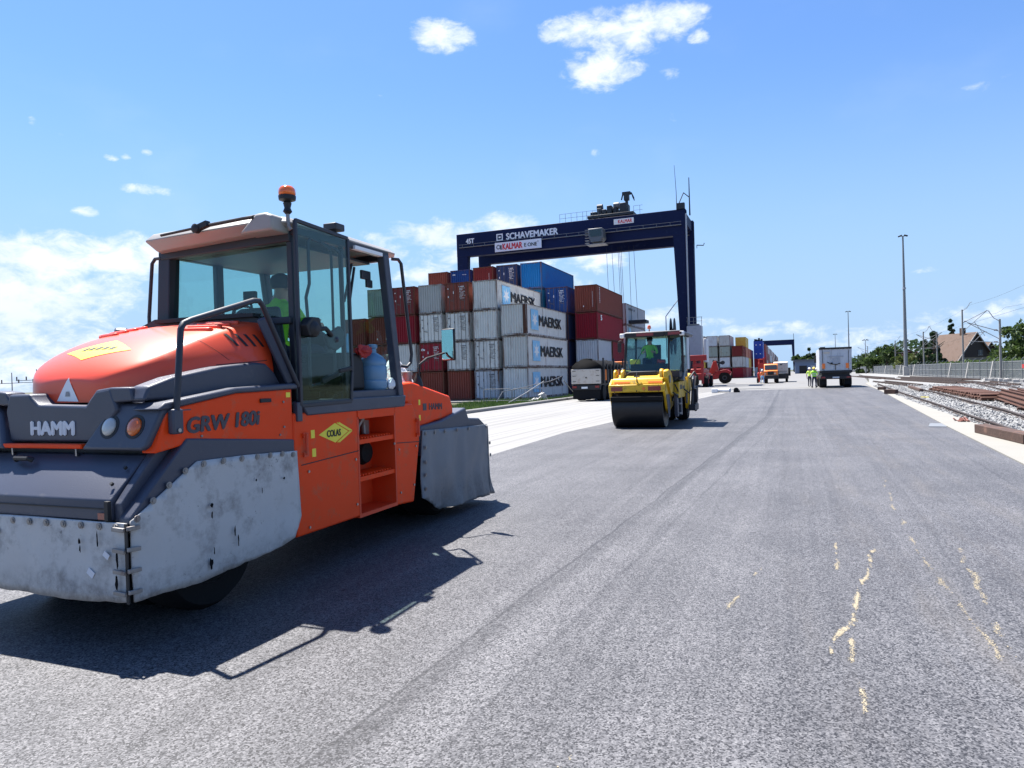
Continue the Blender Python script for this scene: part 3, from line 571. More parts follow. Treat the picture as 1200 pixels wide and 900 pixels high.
for y in (84,94.5,104,133,150,175):
    mb=MB((19.6,120,-.1)); mb.bar((fx(y)-.55,y-.1,-.1),(fx(y)-.08,y+.4,1.9),.09,.09); mb.build('strut','concrete_light',t)
mb=MB((19.2,73,0)); mb.box(18.9,18.92,72.4,73.3,1.15,1.5); o=mb.build('warning_sign','cloth_red'); o.location=(19.2,73,0); tag(o,'small reddish notice board fixed before the fence at the right edge','sign')
mb=MB((18.5,70,0)); random.seed(8)
for k in range(26):
    c=Vector((18.3+random.uniform(-.5,.6),62+k*.75+random.uniform(-.3,.3),.08)); s=random.uniform(.25,.5); mb.obox(c,(s,s,.3),Matrix.Rotation(random.random()*3,3,'Z'))
o=mb.build('white_footing_blocks','concrete_light',bevel=.02); o.location=(18.5,70,0); tag(o,'row of white concrete footing blocks along the foot of the fence','footing',kind='stuff')
# lamp masts
def lampmast(loc,H,label,r=.22,base=True):
    t=thing('lamp_mast',label,'lamp mast',loc,0,'tall lamp masts beside the railway'); mb=MB(); mb.tube([(0,0,.0),(0,0,H*.5),(0,0,H)],r,12,r*.36); mb.build('pole','galvanised',t,smooth=True)
    mb=MB(); mb.tube([(0,0,H*.62),(0,0,H*.62+.3)],r*.9,12); mb.build('collar','cabinet',t)
    if base: mb=MB(); mb.prism([(-.45,-.45),(.45,-.45),(.45,.45),(-.45,.45)],'z',-.1,1.6); mb.build('plinth','concrete_light',t,bevel=.03)
    for k in (-1,1):
        mb=MB(); mb.obox((k*.45,-.1,H+.05),(.6,.5,.2),Matrix.Rotation(.35*k,3,'Y')); mb.build('floodlight','crane_dark',t,bevel=.03)
    mb=MB(); mb.bar((-.5,0,H),(.5,0,H),.1,.1); mb.build('crossbar','galvanised',t)
lampmast((18.85,138.3,-.03),24.2,'tallest and nearest grey lamp mast, standing right of the truck',.34)
lampmast((16.3,226,-.03),18.0,'second tall lamp mast right behind the tipper truck',.24)
lampmast((16.2,288,-.03),14.3,'farthest lamp mast seen above the tipper truck',.2,False)
lampmast((18.8,206,-.03),8.8,'short lamp mast between the second tall mast and the trees',.16,False)
# catenary masts
def catmast(loc,H,label,arm):
    t=thing('catenary_mast',label,'catenary mast',loc,0,'overhead line masts'); mb=MB(); mb.tube([(0,0,0),(0,0,H)],.12,8,.09); mb.build('pole','mast_concrete',t,smooth=True)
    mb=MB(); mb.tube([(0,0,H*.80),(arm*2.7,0,H*.97)],.04,6); mb.tube([(0,0,H*.62),(arm*2.6,0,H*.66)],.035,6); mb.tube([(0,0,H*.67),(arm*2.7,0,H*.97)],.035,6); mb.tube([(arm*1.3,0,H*.81),(arm*2.4,0,H*.6)],.03,6); mb.build('bracket_arm','galvanised',t)
    mb=MB(); mb.tube([(0,0,H-.2),(arm*.5,0,H+.15),(arm*.9,0,H+.85),(arm*1.1,0,H+.9)],.035,6); mb.build('horn','galvanised',t)
    for q in ((arm*.35,0,H*.825),(arm*.35,0,H*.63)):
        mb=MB(); mb.lathe(q,[(.03,-.15),(.08,-.1),(.04,-.05),(.08,0),(.04,.05),(.08,.1),(.03,.15)],'x',8); mb.build('insulator','timber_rusty',t)
    return t
catmast((20.6,104,0),8.6,'concrete catenary mast standing in front of the brown roofed house',1)
catmast((19.0,80.3,0),5.9,'nearest catenary mast, right of the house gable',-1)
catmast((20.6,132,0),7.2,'catenary mast between the dark conifer and the tall lamp mast',1)
catmast((20.6,165,0),7.0,'catenary mast with horn above the dark purple tree',1)
catmast((20.8,122,0),6.6,'slim catenary mast close beside the one left of the conifer',-1)
catmast((22.0,235,0),8.0,'farthest catenary mast above the big round tree',-1)
def wire(name,pts,sag,label):
    mb=MB(); 
    for a,b in zip(pts,pts[1:]):
        a,b=Vector(a),Vector(b); P=[a.lerp(b,i/12)-Vector((0,0,sag*(1-(2*i/12-1)**2))) for i in range(13)]; mb.tube(P,.009,4)
    tag(mb.build(name,'truck_dark'),label,'wire',group='overhead line wires')
wire('overhead_wire',[(22,45,9.6),(21.3,80,9.2),(21.6,104,9.2),(21.6,132,8.0),(21.6,165,7.8),(22,235,8.4)],.2,'topmost thin overhead wire over the tracks')
wire('overhead_wire',[(19.4,45,7.4),(19.4,80,7.0),(23.0,104,8.2),(23,132,7.0),(23,165,6.9),(20,235,7.2)],.45,'sagging carrier wire between the mast arms')
wire('overhead_wire',[(17.0,45,6.2),(16.8,80,5.7),(22.9,104,5.7),(23,132,5.0),(23,165,5.0)],.05,'lower contact wire at mast arm level')
# house
pm('render_cream',(0.2376,0.2046,0.1650),.85,var=.12)
hl=Vector((29.6,153.6,-.3)); t=thing('gabled_house','brown tile roofed house with dark timber gable and chimney','house',tuple(hl),R(14))
W2,Ln,he,hr=3.6,8.2,2.9,7.6
mb=MB(); mb.prism([(-W2,0),(W2,0),(W2,he),(0,hr-.1),(-W2,he)],'y',-Ln/2,Ln/2); mb.build('wall','render_cream',t)
t.rotation_euler=(0,0,R(29.6))
mb=MB(); mb.prism([(-W2+.05,he-.35),(W2-.05,he-.35),(W2-.05,he),(0,hr-.2),(-W2+.05,he)],'y',Ln/2+.01,Ln/2+.08); mb.prism([(-W2+.05,he+.3),(W2-.05,he+.3),(0,hr-.2)],'y',-Ln/2-.08,-Ln/2-.01); mb.build('gable_cladding','dark_timber',t)
for k in (-1,1):
    mb=MB(); mb.prism([(k*(W2+.55),he-.75),(k*(W2+.55),he-.55),(0,hr+.18),(0,hr)],'y',-Ln/2-.5,Ln/2+.5); rf=mb.build('roof','roof_tile',t)
    mb=MB(); mb.prism([(k*(W2+.58),he-.8),(k*(W2+.58),he-.50),(0,hr+.22),(0,hr-.05)],'y',-Ln/2-.58,-Ln/2-.51); mb.build('bargeboard','concrete_light',rf)
mb=MB(); mb.box(-.35,.35,-1.6,-.9,hr-.8,hr+1.1); ch=mb.build('chimney','roof_tile',t)
for (a,b,c,d) in ((-1.3,-.3,1.1,2.1),(.5,1.4,3.6,4.5)):
    mb=MB(); mb.box(a,b,-Ln/2-.12,-Ln/2-.085,c,d); w=mb.build('window','pane',t); mb=MB(); mb.box(a-.08,b+.08,-Ln/2-.11,-Ln/2-.082,c-.1,c-.02); mb.box((a+b)/2-.03,(a+b)/2+.03,-Ln/2-.14,-Ln/2-.125,c,d); mb.build('frame','concrete_light',w)
h2=thing('gabled_house','smaller brown gabled house half hidden right behind the larger one','house',(34.0,161.4,-.3),R(29.6))
mb=MB(); mb.prism([(-2.6,0),(2.6,0),(2.6,2.9),(0,5.9),(-2.6,2.9)],'y',-3.5,3.5); mb.build('wall','dark_timber',h2)
for k in (-1,1):
    mb=MB(); mb.prism([(k*3.0,2.35),(k*3.0,2.5),(0,6.1),(0,5.95)],'y',-3.9,3.9); rf=mb.build('roof','roof_tile',h2)
    mb=MB(); mb.prism([(k*3.03,2.3),(k*3.03,2.55),(0,6.15),(0,5.9)],'y',-3.97,-3.91); mb.build('bargeboard','concrete_light',rf)
mb=MB(); mb.box(-.6,.2,-3.56,-3.51,3,3.8); mb.build('window','pane',h2)
# warehouse
t=thing('warehouse','low blue grey warehouse with dark flat roof beyond the tipper truck','warehouse',(9,282,-.3))
mb=MB(); mb.box(-7,9,0,18,0,4.9); mb.build('wall','blue_wall',t); mb=MB(); mb.box(-7.6,9.6,-.8,18.5,4.9,5.5); mb.build('roof','far_roof',t)
for x,w in ((-5.5,2.6),(-1.6,1.4),(3,2.5)):
    mb=MB(); mb.box(x,x+w,-.06,-.01,.1,3.2); mb.build('door','cabinet' if w<2 else 'truck_dark',t)
# left masts behind the hood
for (x,y,h,lb) in ((-93,60,4.6,'leftmost thin overhead line pole with crossarm behind the bonnet'),(-88.3,60,4.9,'small forked line pole just left of the orange bonnet')):
    t=thing('line_pole',lb,'line pole',(x,y,-.4),R(30),'line poles at the left horizon'); mb=MB(); mb.tube([(0,0,0),(0,0,h)],.08,6,.05); mb.build('pole','mast_concrete',t)
    mb=MB(); mb.bar((-2.4,0,h-1.4),(2.6,0,h-1.3),.07,.07); mb.build('crossarm','truck_dark',t)
    for k in (-2.3,-1.2,.8,2.5): mb=MB(); mb.tube([(k,0,h-1.35),(k,0,h-.9)],.07,6); mb.build('insulator','timber_rusty',t)
# ================================================================ orange pneumatic tyre roller
GO=Vector((0,5.9,0)); XC=-4.82
g=thing('pneumatic_roller','large orange and grey tyre roller with glass cab and hanging canvas aprons, nearest machine','road roller',(XC,5.9,0))
def mb_(): return MB(GO)
# wheels (four at each end)
def gwheel(x,y,r=.52,w=.42):
    mb=MB(GO); pr=[(r*.55,-w/2),(r*.9,-w/2),(r*.985,-w/2+.05),(r,-w*.2),(r,w*.2),(r*.985,w/2-.05),(r*.9,w/2),(r*.55,w/2)]
    mb.lathe((x,y,r-.012),pr,'x',36); o=mb.build('tyre','rubber',g,smooth=True)
    mb=MB(GO); mb.lathe((x,y,r-.012),[(r*.1,-w*.3),(r*.5,-w*.3),(r*.56,-w/2-.005),(r*.56,w/2+.005),(r*.5,w*.3),(r*.1,w*.3)],'x',24); mb.build('rim','plastic_dark',o,smooth=True)
for x in (-.62,-.21,.21,.62): gwheel(x,4.0,.46,.36); gwheel(x,7.62,.52,.38)
mb=mb_(); mb.box(-.69,.69,3.55,7.9,.62,1.02); mb.box(-.86,.86,3.75,4.7,1.0,1.6); mb.box(-.7,.7,4.6,5.4,.5,1.4); mb.build('chassis','plastic_dark',g,bevel=.02)
# --- lower orange flanks with the step recess on the visible side
def flank(k):
    X1=1.03*k; X0=.72*k; a,b=min(X0,X1),max(X0,X1)
    lst=[('side_panel',[(4.665,.375),(5.585,.375),(5.585,1.40),(4.665,1.40)]),('side_panel',[(6.25,.36),(6.60,.335),(6.755,.98),(6.755,1.16),(6.62,1.40),(6.25,1.40)])]
    for n,p in lst:
        mb=mb_(); mb.prism(p,'x',a,b); mb.build(n,'orange',g,bevel=.018)
    mb=mb_(); mb.box(a,b,5.588,6.247,1.292,1.40); mb.build('side_panel','orange',g)
    st=mb_(); 
    st.box(X0-.02 if k>0 else -.74,X0+.02 if k>0 else -.70,5.56,6.28,.33,1.32)
    st.box(a,b,5.575,5.60,.36,1.31); st.box(a,b,6.235,6.26,.36,1.31)
    st.box(a,b,5.6,6.235,.36,.395)
    s=st.build('step_recess','orange_dull',g)
    for z in (.745,1.10):
        mb=mb_(); mb.box(a,b-.01 if k>0 else b,5.601,6.234,z-.05,z-.005)
        for i in range(12): mb.box(a+.05,b-.03,5.64+i*.049,5.66+i*.049,z-.005,z+.012)
        mb.build('step','orange',s,bevel=.004)
    return s
s=flank(1); flank(-1)
mb=mb_(); mb.lathe((.80,6.0,.93),[(.02,-.06),(.10,-.05),(.125,0),(.10,.05),(.02,.06)],'x',20); mb.build('filler_cap','rubber',s,smooth=True)
mb=mb_(); mb.tube([(.8,5.9,1.12),(.8,5.92,1.2),(.82,5.98,1.28)],.025,8); mb.tube([(.8,6.03,1.12),(.79,6.03,1.26)],.02,8); mb.box(.75,.8,6.05,6.12,1.11,1.25); mb.build('coupling','steel_worn',s)
# panel gaps, hinges and bolts on the flank
mb=mb_(); mb.bar((1.031,4.75,.964),(1.031,5.58,.996),.006,.008); mb.build('panel_gap','seal_black',g)
mb=mb_(); mb.bar((1.031,6.27,1.0),(1.031,6.74,.972),.006,.008); mb.build('panel_gap','seal_black',g)
for (y,z) in ((4.84,.90),(5.53,.92),(5.53,.50),(4.83,.43),(6.31,.93),(6.66,.93),(6.32,.48),(6.60,.52),(6.22,1.0)):
    mb=mb_(); mb.cyl((1.025,y,z),(1.04,y,z),.012,8); mb.build('bolt','steel',g)
for (y) in (4.80,6.70):
    mb=mb_(); mb.tube([(1.04,y,1.05),(1.055,y,1.05),(1.055,y,1.22),(1.04,y,1.22)],.012,6); mb.box(1.025,1.05,y-.03,y+.03,1.03,1.07); mb.box(1.025,1.05,y-.03,y+.03,1.19,1.23); mb.build('hinge','orange_dull',g)
for (y,z,w,h) in ((4.91,1.21,.05,.07),(4.92,1.05,.05,.07),(6.77,1.40,.035,.06),(6.77,1.23,.035,.06),(4.61,1.555,.05,.04)):
    mb=mb_(); mb.box(1.03,1.0335,y-w/2,y+w/2,z-h/2,z+h/2); mb.build('warning_sticker','decal_yellow',g)
# yellow lozenge sticker
mb=mb_(); cy,cz=5.225,1.195; mb.poly([(1.0325,cy-.235,cz),(1.0325,cy,cz-.088),(1.0325,cy+.20,cz),(1.0325,cy,cz+.088)]); st=mb.build('lozenge_sticker','decal_yellow',g)
for o_ in (.03,.058):
    mb=mb_()
    for a,b in (((cy+o_,cz-.088),(cy+.2+o_,cz)),((cy+.2+o_,cz),(cy+o_,cz+.088))): mb.bar((1.033,a[0],a[1]),(1.033,b[0],b[1]),.003,.011)
    mb.build('lozenge_line','decal_yellow',st)
text('COLAS','lettering','decal_black',st,Vector((1.0345,cy-.02,cz))-GO,(0,1,0),(0,0,1),.20,.058,off=.014)
# --- near side panel above the fender, trim strip
for k in (1,-1):
    a,b=(.90,1.03) if k>0 else (-1.03,-.90)
    mb=mb_(); mb.prism([(3.32,1.22),(3.42,1.50),(4.03,1.588),(4.66,1.604),(4.66,1.15),(3.6,1.26)],'x',a,b); mb.build('engine_side_panel','orange',g,bevel=.012)
    mb=mb_(); mb.prism([(3.34,1.500),(3.40,1.545),(4.03,1.628),(4.68,1.648),(4.72,1.635),(4.72,1.60),(4.03,1.585),(3.42,1.495)],'x',(.80 if k>0 else -1.045),(1.045 if k>0 else -.80)); mb.build('trim_rail','plastic_grey',g,bevel=.014)
    # fender band
    mb=mb_(); mb.prism([(3.10,.80),(3.105,.85),(3.565,1.297),(4.655,1.190),(4.655,1.0),(3.72,1.0),(3.30,.80)],'x',(.95 if k>0 else -1.045),(1.045 if k>0 else -.95)); mb.build('fender','plastic_grey',g,bevel=.012)
    # chamfer between tailboard and fender
    mb=mb_(); X=.93*k
    mb.prism([(3.12,.80),(3.115,.93),(3.37,1.215),(3.46,1.30),(3.62,1.30),(3.62,.80)],'x',.90*k,.96*k); mb.build('fender_inner','plastic_grey',g,bevel=.008)
# tailboard (sloped hatch) and lip
mb=mb_(); mb.prism([(3.095,.822),(3.095,.955),(3.36,1.205),(3.45,1.205),(3.45,.822)],'x',-.90,.895); tb=mb.build('tailboard','plastic_grey',g,bevel=.01)
mb=mb_(); mb.box(-.90,.897,3.088,3.094,.895,.903); mb.build('panel_gap','seal_black',tb)
mb=mb_(); mb.tube([(-.25,3.285,1.165),(-.23,3.262,1.180),(-.10,3.262,1.180),(-.08,3.285,1.165)],.017,8); mb.build('handle','seal_black',tb,smooth=True)
for x,y,z in ((.84,3.16,1.04),(.84,3.26,1.13)):
    mb=mb_(); mb.cyl((x,y,z),(x,y-.012,z+.012),.012,8); mb.build('bolt','seal_black',tb)
mb=mb_(); mb.box(.80,.87,3.080,3.093,.835,.875); mb.build('reflector','lamp_red',tb)
mb=mb_(); mb.box(.87,.90,3.07,3.096,.83,.95); mb.build('latch','seal_black',tb)
# recess behind the bar, handle bar
mb=mb_(); mb.box(-.88,.88,3.46,3.9,1.0,1.27); mb.build('recess','plastic_dark',g)
mb=mb_(); mb.bar((-.475,3.325,1.262),(.375,3.325,1.262),.05,.032); bar=mb.build('grab_bar','orange',g,bevel=.008)
for x in (-.36,.29): mb=mb_(); mb.tube([(x,3.33,1.25),(x,3.33,1.20),(x,3.42,1.19)],.009,6); mb.build('bracket','steel',bar)
# name panel
mb=mb_(); mb.prism([(-.42,1.285),(-.46,1.50),(-.42,1.625),(-.20,1.625),(-.185,1.60),(-.115,1.548),(.36,1.535),(.40,1.58),(.46,1.635),(.60,1.65),(.66,1.5),(.46,1.285)],'y',3.355,3.60); mb.build('name_panel','plastic_grey',g,bevel=.018,seg=3)
text('HAMM','lettering','decal_grey',g,Vector((.03,3.352,1.383))-GO,(1,0,0),(0,0,1),.43,.092,off=.025)
# lamp pods
for k in (1,-1):
    def sl(q): return (q[0],q[1]+(q[2]-1.24)*.36,q[2])
    mb=mb_(); mb.prism([(.385*k,1.24),(.54*k,1.49),(.62*k,1.545),(.98*k,1.545),(1.035*k,1.50),(.975*k,1.26),(.94*k,1.24)],'y',3.285,3.55,fn=sl); pd=mb.build('lamp_pod','plastic_grey',g,bevel=.022,seg=3)
    for x,mt,nm in ((.605,'lens_clear','reversing_lamp'),(.835,'amber','tail_lamp')):
        cz_=1.392; cyy=3.285+(cz_-1.24)*.36
        ax=Vector((0,-1,.36)).normalized()
        mb=mb_(); c=Vector((x*k,cyy,cz_)); mb.tube([c-ax*.02,c+ax*.003],.082,28); mb.build('bezel','seal_black',pd,smooth=True)
        mb=mb_(); P=[]; 
        for i in range(7): P.append((math.cos(i/6*1.5)*.058,math.sin(i/6*1.5)*.026))
        rot=ax.to_track_quat('Z','Y').to_matrix(); rings=[]
        for r_,h_ in [(.058,-.02)]+P:
            rings.append([mb.v(c+ax*.006+rot@Vector((r_*math.cos(a),r_*math.sin(a)*1.08,h_))) for a in [i*math.pi/14 for i in range(28)]])
        for A,B in zip(rings,rings[1:]):
            for i in range(28): mb.face([A[i],A[(i+1)%28],B[(i+1)%28],B[i]])
        mb.face(rings[-1]); mb.build(nm,mt,pd,smooth=2)
        if mt=='amber':
            mb=mb_(); c2=c+ax*.030+Vector((0,0,-.035)); mb.tube([c2-ax*.02,c2],.032,16,.02); mb.build('stop_lamp','lamp_red',pd,smooth=True)
# side hood band
for k in (1,-1):
    a,b=(.74,.90) if k>0 else (-.88,-.74)
    mb=mb_(); mb.prism([(3.36,1.56),(3.40,1.655),(3.60,1.715),(4.04,1.790),(4.40,1.822),(4.52,1.815),(4.62,1.74),(4.70,1.63),(4.70,1.56)] if k>0 else [(3.36,1.50),(3.40,1.58),(3.9,1.60),(4.2,1.74),(4.5,1.80),(4.70,1.63),(4.70,1.50)],'x',a,b); mb.build('bonnet_side_band','plastic_grey',g,bevel=.02,seg=3)
    mb=mb_(); mb.prism([(.40*k,1.545),(.46*k,1.64),(.60*k,1.655),(.78*k,1.652),(.80*k,1.56)],'y',3.358,3.50); mb.build('bonnet_corner','plastic_grey',g,bevel=.012)
# --- bonnet
SEC=[(3.50,.33,1.55,.31,1.71,1.74),(3.53,.42,1.55,.40,1.76,1.79),(3.62,.58,1.57,.53,1.815,1.875),(3.80,.72,1.60,.62,1.91,1.98),(4.08,.82,1.64,.67,2.03,2.085),(4.38,.86,1.66,.70,2.12,2.17),(4.56,.86,1.66,.71,2.155,2.21),(4.66,.86,1.60,.72,2.165,2.225)]
mb=mb_(); rings=[]
def slant(x,y,z):  # rear edge leans forward at the shoulders
    t_=max(0,(y-4.1)/.56); s_=max(0,(abs(x)-.5)/.36)
    return y+ t_*.10*(1-s_)
for (y,bw,bz,cw,cz_,tz) in SEC:
    pts=[(-bw,bz),(-bw*.985,bz+(cz_-bz)*.45),(-cw-.022,cz_-.03),(-cw+.022,cz_+.004),(-cw*.55,(cz_+tz*2)/3),(0,tz),(cw*.55,(cz_+tz*2)/3),(cw-.022,cz_+.004),(cw+.022,cz_-.03),(bw*.985,bz+(cz_-bz)*.45),(bw,bz)]
    rings.append([mb.v((p[0],slant(p[0],y,p[1]),p[1])) for p in pts])
for A,B in zip(rings,rings[1:]):
    for i in range(len(A)-1): mb.face([A[i],A[i+1],B[i+1],B[i]])
yf=SEC[0][0]-.012; c1=[mb.v((x,yf,z)) for x,z in [(-.25,1.555),(-.25,1.60),(-.24,1.665),(-.23,1.69),(-.13,1.715),(0,1.72),(.13,1.715),(.23,1.69),(.24,1.665),(.25,1.60),(.25,1.555)]]
for i in range(10): mb.face([c1[i],c1[i+1],rings[0][i+1],rings[0][i]])
mb.face([c1[i] for i in range(11)])
hood=mb.build('bonnet','hood_orange',g,smooth=2,sub=2)
bv=bvh_of(hood)
def W(p): return Vector(p)-GO
# deck sticker and slow-moving triangle
st=wrap(bv,[W((-.36,3.76,2.3)),W((-.02,3.62,2.3)),W((.32,3.76,2.3)),W((-.02,3.92,2.3))],(0,0,-1),'lozenge_sticker','decal_yellow',g,4)
for i,xx in enumerate((-.16,-.09,-.02,.05,.12)):
    wrap(bv,[W((xx-.025,3.745,2.3)),W((xx+.02,3.745,2.3)),W((xx+.03,3.79,2.3)),W((xx-.012,3.79,2.3))],(0,0,-1),'lettering','decal_black',st,1,.0075)
tri=wrap(bv,[W((-.10,3.0,1.568)),W((.12,3.0,1.562)),W((.02,3.0,1.735))],(0,1,0),'warning_triangle','decal_white',g,4)
wrap(bv,[W((-.01,3.0,1.60)),W((.04,3.0,1.60)),W((.03,3.0,1.635)),W((0,3.0,1.635))],(0,1,0),'pictogram','decal_faint',tri,2,.0075)
# cooling slots and fins on the shoulder
for k in (1,-1):
    for i in range(4):
        y=4.27+i*.085
        wrap(bv,[W((1.5*k,y,2.055)),W((1.5*k,y+.028,2.055)),W((1.5*k,y+.085,1.955)),W((1.5*k,y+.057,1.955))],(-k,0,0),'cooling_slot','seal_black',hood,3,.005)
    for i in range(4):
        y=4.20+i*.095; mb=mb_()
        P=[]
        for x in (.34,.40,.46,.52,.57,.61): 
            h,nn,ii,dd=bv.ray_cast(W((x*k,y+(x-.4)*.25,3)),Vector((0,0,-1)))
            if h: P.append(h+GO+Vector((0,0,.004)))
        if len(P)>2: mb.tube(P,.016,8,.022); mb.build('cooling_fin','hood_orange',hood,smooth=2)
# bonnet seal against the cab
mb=mb_(); mb.prism([(-.93,1.62),(-.80,2.16),(-.5,2.26),(.5,2.26),(.80,2.16),(.93,1.62)],'y',4.70,4.80); mb.build('bulkhead','plastic_dark',g)
for k in (1,-1):
    mb=mb_(); mb.bar((.80*k,4.60,2.19),(.965*k,4.74,1.64),.11,.09); mb.build('bonnet_seal','plastic_grey',g,bevel=.02)
mb=mb_(); mb.bar((-.45,4.70,2.232),(.66,4.70,2.232),.09,.03); mb.build('bonnet_seal','seal_black',g)
# GRW lettering
text('GRW 180i','model_lettering','decal_dark',g,Vector((1.034,3.925,1.388))-GO,(0,1,.02),(0,0,1),.69,.105,off=.019,shear=.14)
# seams and fasteners of the bonnet and bands
for k in (1,-1):
    wrap(bv,[W((1.5*k,4.10,1.80)),W((1.5*k,4.10,1.806)),W((1.5*k,4.60,1.845)),W((1.5*k,4.60,1.839))],(-k,0,0),'panel_gap','seal_black',hood,4,.002)
    wrap(bv,[W((1.5*k,4.03,2.02)),W((1.5*k,4.035,2.02)),W((1.5*k,4.22,1.84)),W((1.5*k,4.215,1.84))],(-k,0,0),'panel_gap','seal_black',hood,4,.002)
mb=mb_(); mb.box(.9005,.9035,3.62,3.626,1.58,1.71); mb.build('panel_gap','seal_black',g)
for (y,z) in ((3.70,1.30),(4.55,1.30),(4.55,1.50),(4.50,1.24)):
    mb=mb_(); mb.cyl((1.028,y,z),(1.038,y,z),.009,8); mb.build('bolt','steel_worn',g)
mb=mb_(); mb.box(1.031,1.045,4.28,4.40,1.505,1.535); mb.build('latch','seal_black',g,bevel=.004)
# hand rail
mb=mb_(); mb.tube([(1.06,3.46,1.36),(1.065,3.465,1.50),(1.055,3.53,2.03),(1.05,3.56,2.07),(1.05,3.62,2.095),(1.04,4.24,2.285),(1.04,4.30,2.29),(1.04,4.34,2.255),(1.03,4.74,1.62)],.0215,10); hr=mb.build('handrail','plastic_dark',g,smooth=True)
mb=mb_(); mb.box(1.03,1.085,3.42,3.505,1.335,1.50); mb.build('rail_foot','plastic_grey',hr,bevel=.012)
mb=mb_(); mb.cyl((1.08,3.46,1.36),(1.095,3.46,1.36),.014,8); mb.build('bolt','steel',hr)
# --- canvas aprons
def curtain(name,mat,outline,axis,pos,amp,seed,thick=.012,res=.055,label=None,swing=0,wr=3.5,bot=.3):
    """outline in (u,z); cloth grid clipped to it, rippled along its normal"""
    bm=bmesh.new(); vs=[bm.verts.new((u,0,z)) for u,z in outline]; f=bm.faces.new(vs)
    us=[u for u,z in outline]; zs=[z for u,z in outline]
    x=min(us)+res
    while x<max(us): bmesh.ops.bisect_plane(bm,geom=bm.verts[:]+bm.edges[:]+bm.faces[:],plane_co=(x,0,0),plane_no=(1,0,0)); x+=res
    z=min(zs)+res
    while z<max(zs): bmesh.ops.bisect_plane(bm,geom=bm.verts[:]+bm.edges[:]+bm.faces[:],plane_co=(0,0,z),plane_no=(0,0,1)); z+=res
    zt=max(zs)
    for v in bm.verts:
        u,z=v.co.x,v.co.z; t_=(zt-z)/(zt-min(zs)+1e-6)
        d=amp*(.35+t_)*(mn.noise(Vector((u*wr,z*wr*.55,seed)))+.5*mn.noise(Vector((u*wr*2.7,z*wr*1.1,seed+3))))+swing*t_
        zz=z+(.012*mn.noise(Vector((u*11,seed,2))) if z<min(zs)+bot*.5 or t_>.9 else 0)
        if axis=='y': v.co=Vector((u,pos-d,zz))-GO
        else: v.co=Vector((pos+d,u,zz))-GO
    me=bpy.data.meshes.new(name); bm.to_mesh(me); bm.free(); me.materials.append(M[mat]); o=bpy.data.objects.new(name,me); COL.objects.link(o); o.parent=g
    for p in me.polygons: p.use_smooth=True
    m=o.modifiers.new('thick','SOLIDIFY'); m.thickness=thick; m.offset=0
    return o
nc=curtain('tail_apron','canvas_light',[(-1.02,.33),(-.5,.318),(0,.325),(.6,.318),(1.02,.335),(1.035,.82),(0,.828),(-1.02,.82)],'y',3.082,.016,2)
sc_=curtain('side_apron','canvas_light',[(3.10,.335),(3.62,.31),(4.45,.36),(4.60,.40),(4.69,.56),(4.665,1.095),(4.1,1.125),(3.63,1.135),(3.10,.83)],'x',1.055,.014,5)
curtain('side_apron','canvas_light',[(3.10,.335),(3.62,.31),(4.45,.36),(4.60,.40),(4.69,.56),(4.665,1.095),(4.1,1.125),(3.63,1.135),(3.10,.83)],'x',-1.055,-.014,8)
def boltrow(par,pts,n=(1,0,0),r=.0125):
    for p in pts:
        mb=mb_(); c=Vector(p); d=Vector(n); mb.tube([c-d*.006,c+d*.008],r,8); mb.tube([c-d*.004,c+d*.003],r*1.8,10); mb.build('bolt','steel_worn',par)
boltrow(nc,[(x,3.070,.795) for x in (-.95,-.78,-.62,-.46,-.30,-.14,.02,.18,.34,.50,.66,.82,.96)],(0,-1,0))
boltrow(sc_,[(1.066,3.14,.84),(1.066,3.26,.93),(1.066,3.385,1.01),(1.066,3.52,1.085),(1.066,3.68,1.112),(1.066,3.86,1.11),(1.066,4.04,1.105),(1.066,4.20,1.10),(1.066,4.34,1.095),(1.066,4.48,1.09),(1.066,4.61,1.07)])
mb=mb_(); mb.box(1.036,1.058,3.07,3.078,.33,.82); mb.build('seam','seal_black',nc)
for z in (.785,.655,.525,.395):
    mb=mb_(); mb.obox((1.00,3.058,z),(.10,.018,.026),Matrix.Rotation(random.uniform(-.08,.08),3,'Y')); mb.obox((1.072,3.105,z+.006),(.018,.09,.026),Matrix.Rotation(random.uniform(-.08,.08),3,'X')); mb.build('hinge_strap','steel_worn',nc,bevel=.003)
for x,z,s_ in ((.88,.62,.05),(.74,.50,.06),(-.13,.72,.045)):
    mb=mb_(); mb.obox((x,3.066,z),(s_,.003,s_*.7),Matrix.Rotation(.6 if s_>.045 else 0,3,'Y')); mb.build('tape_patch','decal_grey',nc)
# scuffs and tar splashes on the aprons
def splash(par,c,axis,sz,seed,mat='tarp_black'):
    random.seed(seed); mb=mb_()
    q=[]; n=12
    for i in range(n):
        a=2*math.pi*i/n; r=.6+.6*random.random(); u,z=math.cos(a)*sz[0]*r,math.sin(a)*sz[1]*r
        q.append((c[0]+u,c[1],c[2]+z) if axis=='y' else (c[0],c[1]+u,c[2]+z))
    mb.poly(q); mb.build('tar_splash',mat,par)
for i,(y,z,a,b) in enumerate(((3.72,.82,.014,.018),(3.72,.75,.008,.03),(3.70,.42,.016,.045),(3.73,.50,.006,.03),(3.93,.60,.008,.05),(3.96,.52,.007,.04),(4.16,.93,.008,.012),(4.22,.84,.006,.03),(4.47,.90,.014,.012))): splash(sc_,(1.083,y,z),'x',(a,b),i)
for i,(x,z,a,b) in enumerate(((.66,.70,.012,.02),(.665,.65,.010,.025),(.82,.72,.008,.05),(.985,.60,.010,.06),(.975,.45,.014,.05))): splash(nc,(x,3.056,z),'y',(a,b),i+30)
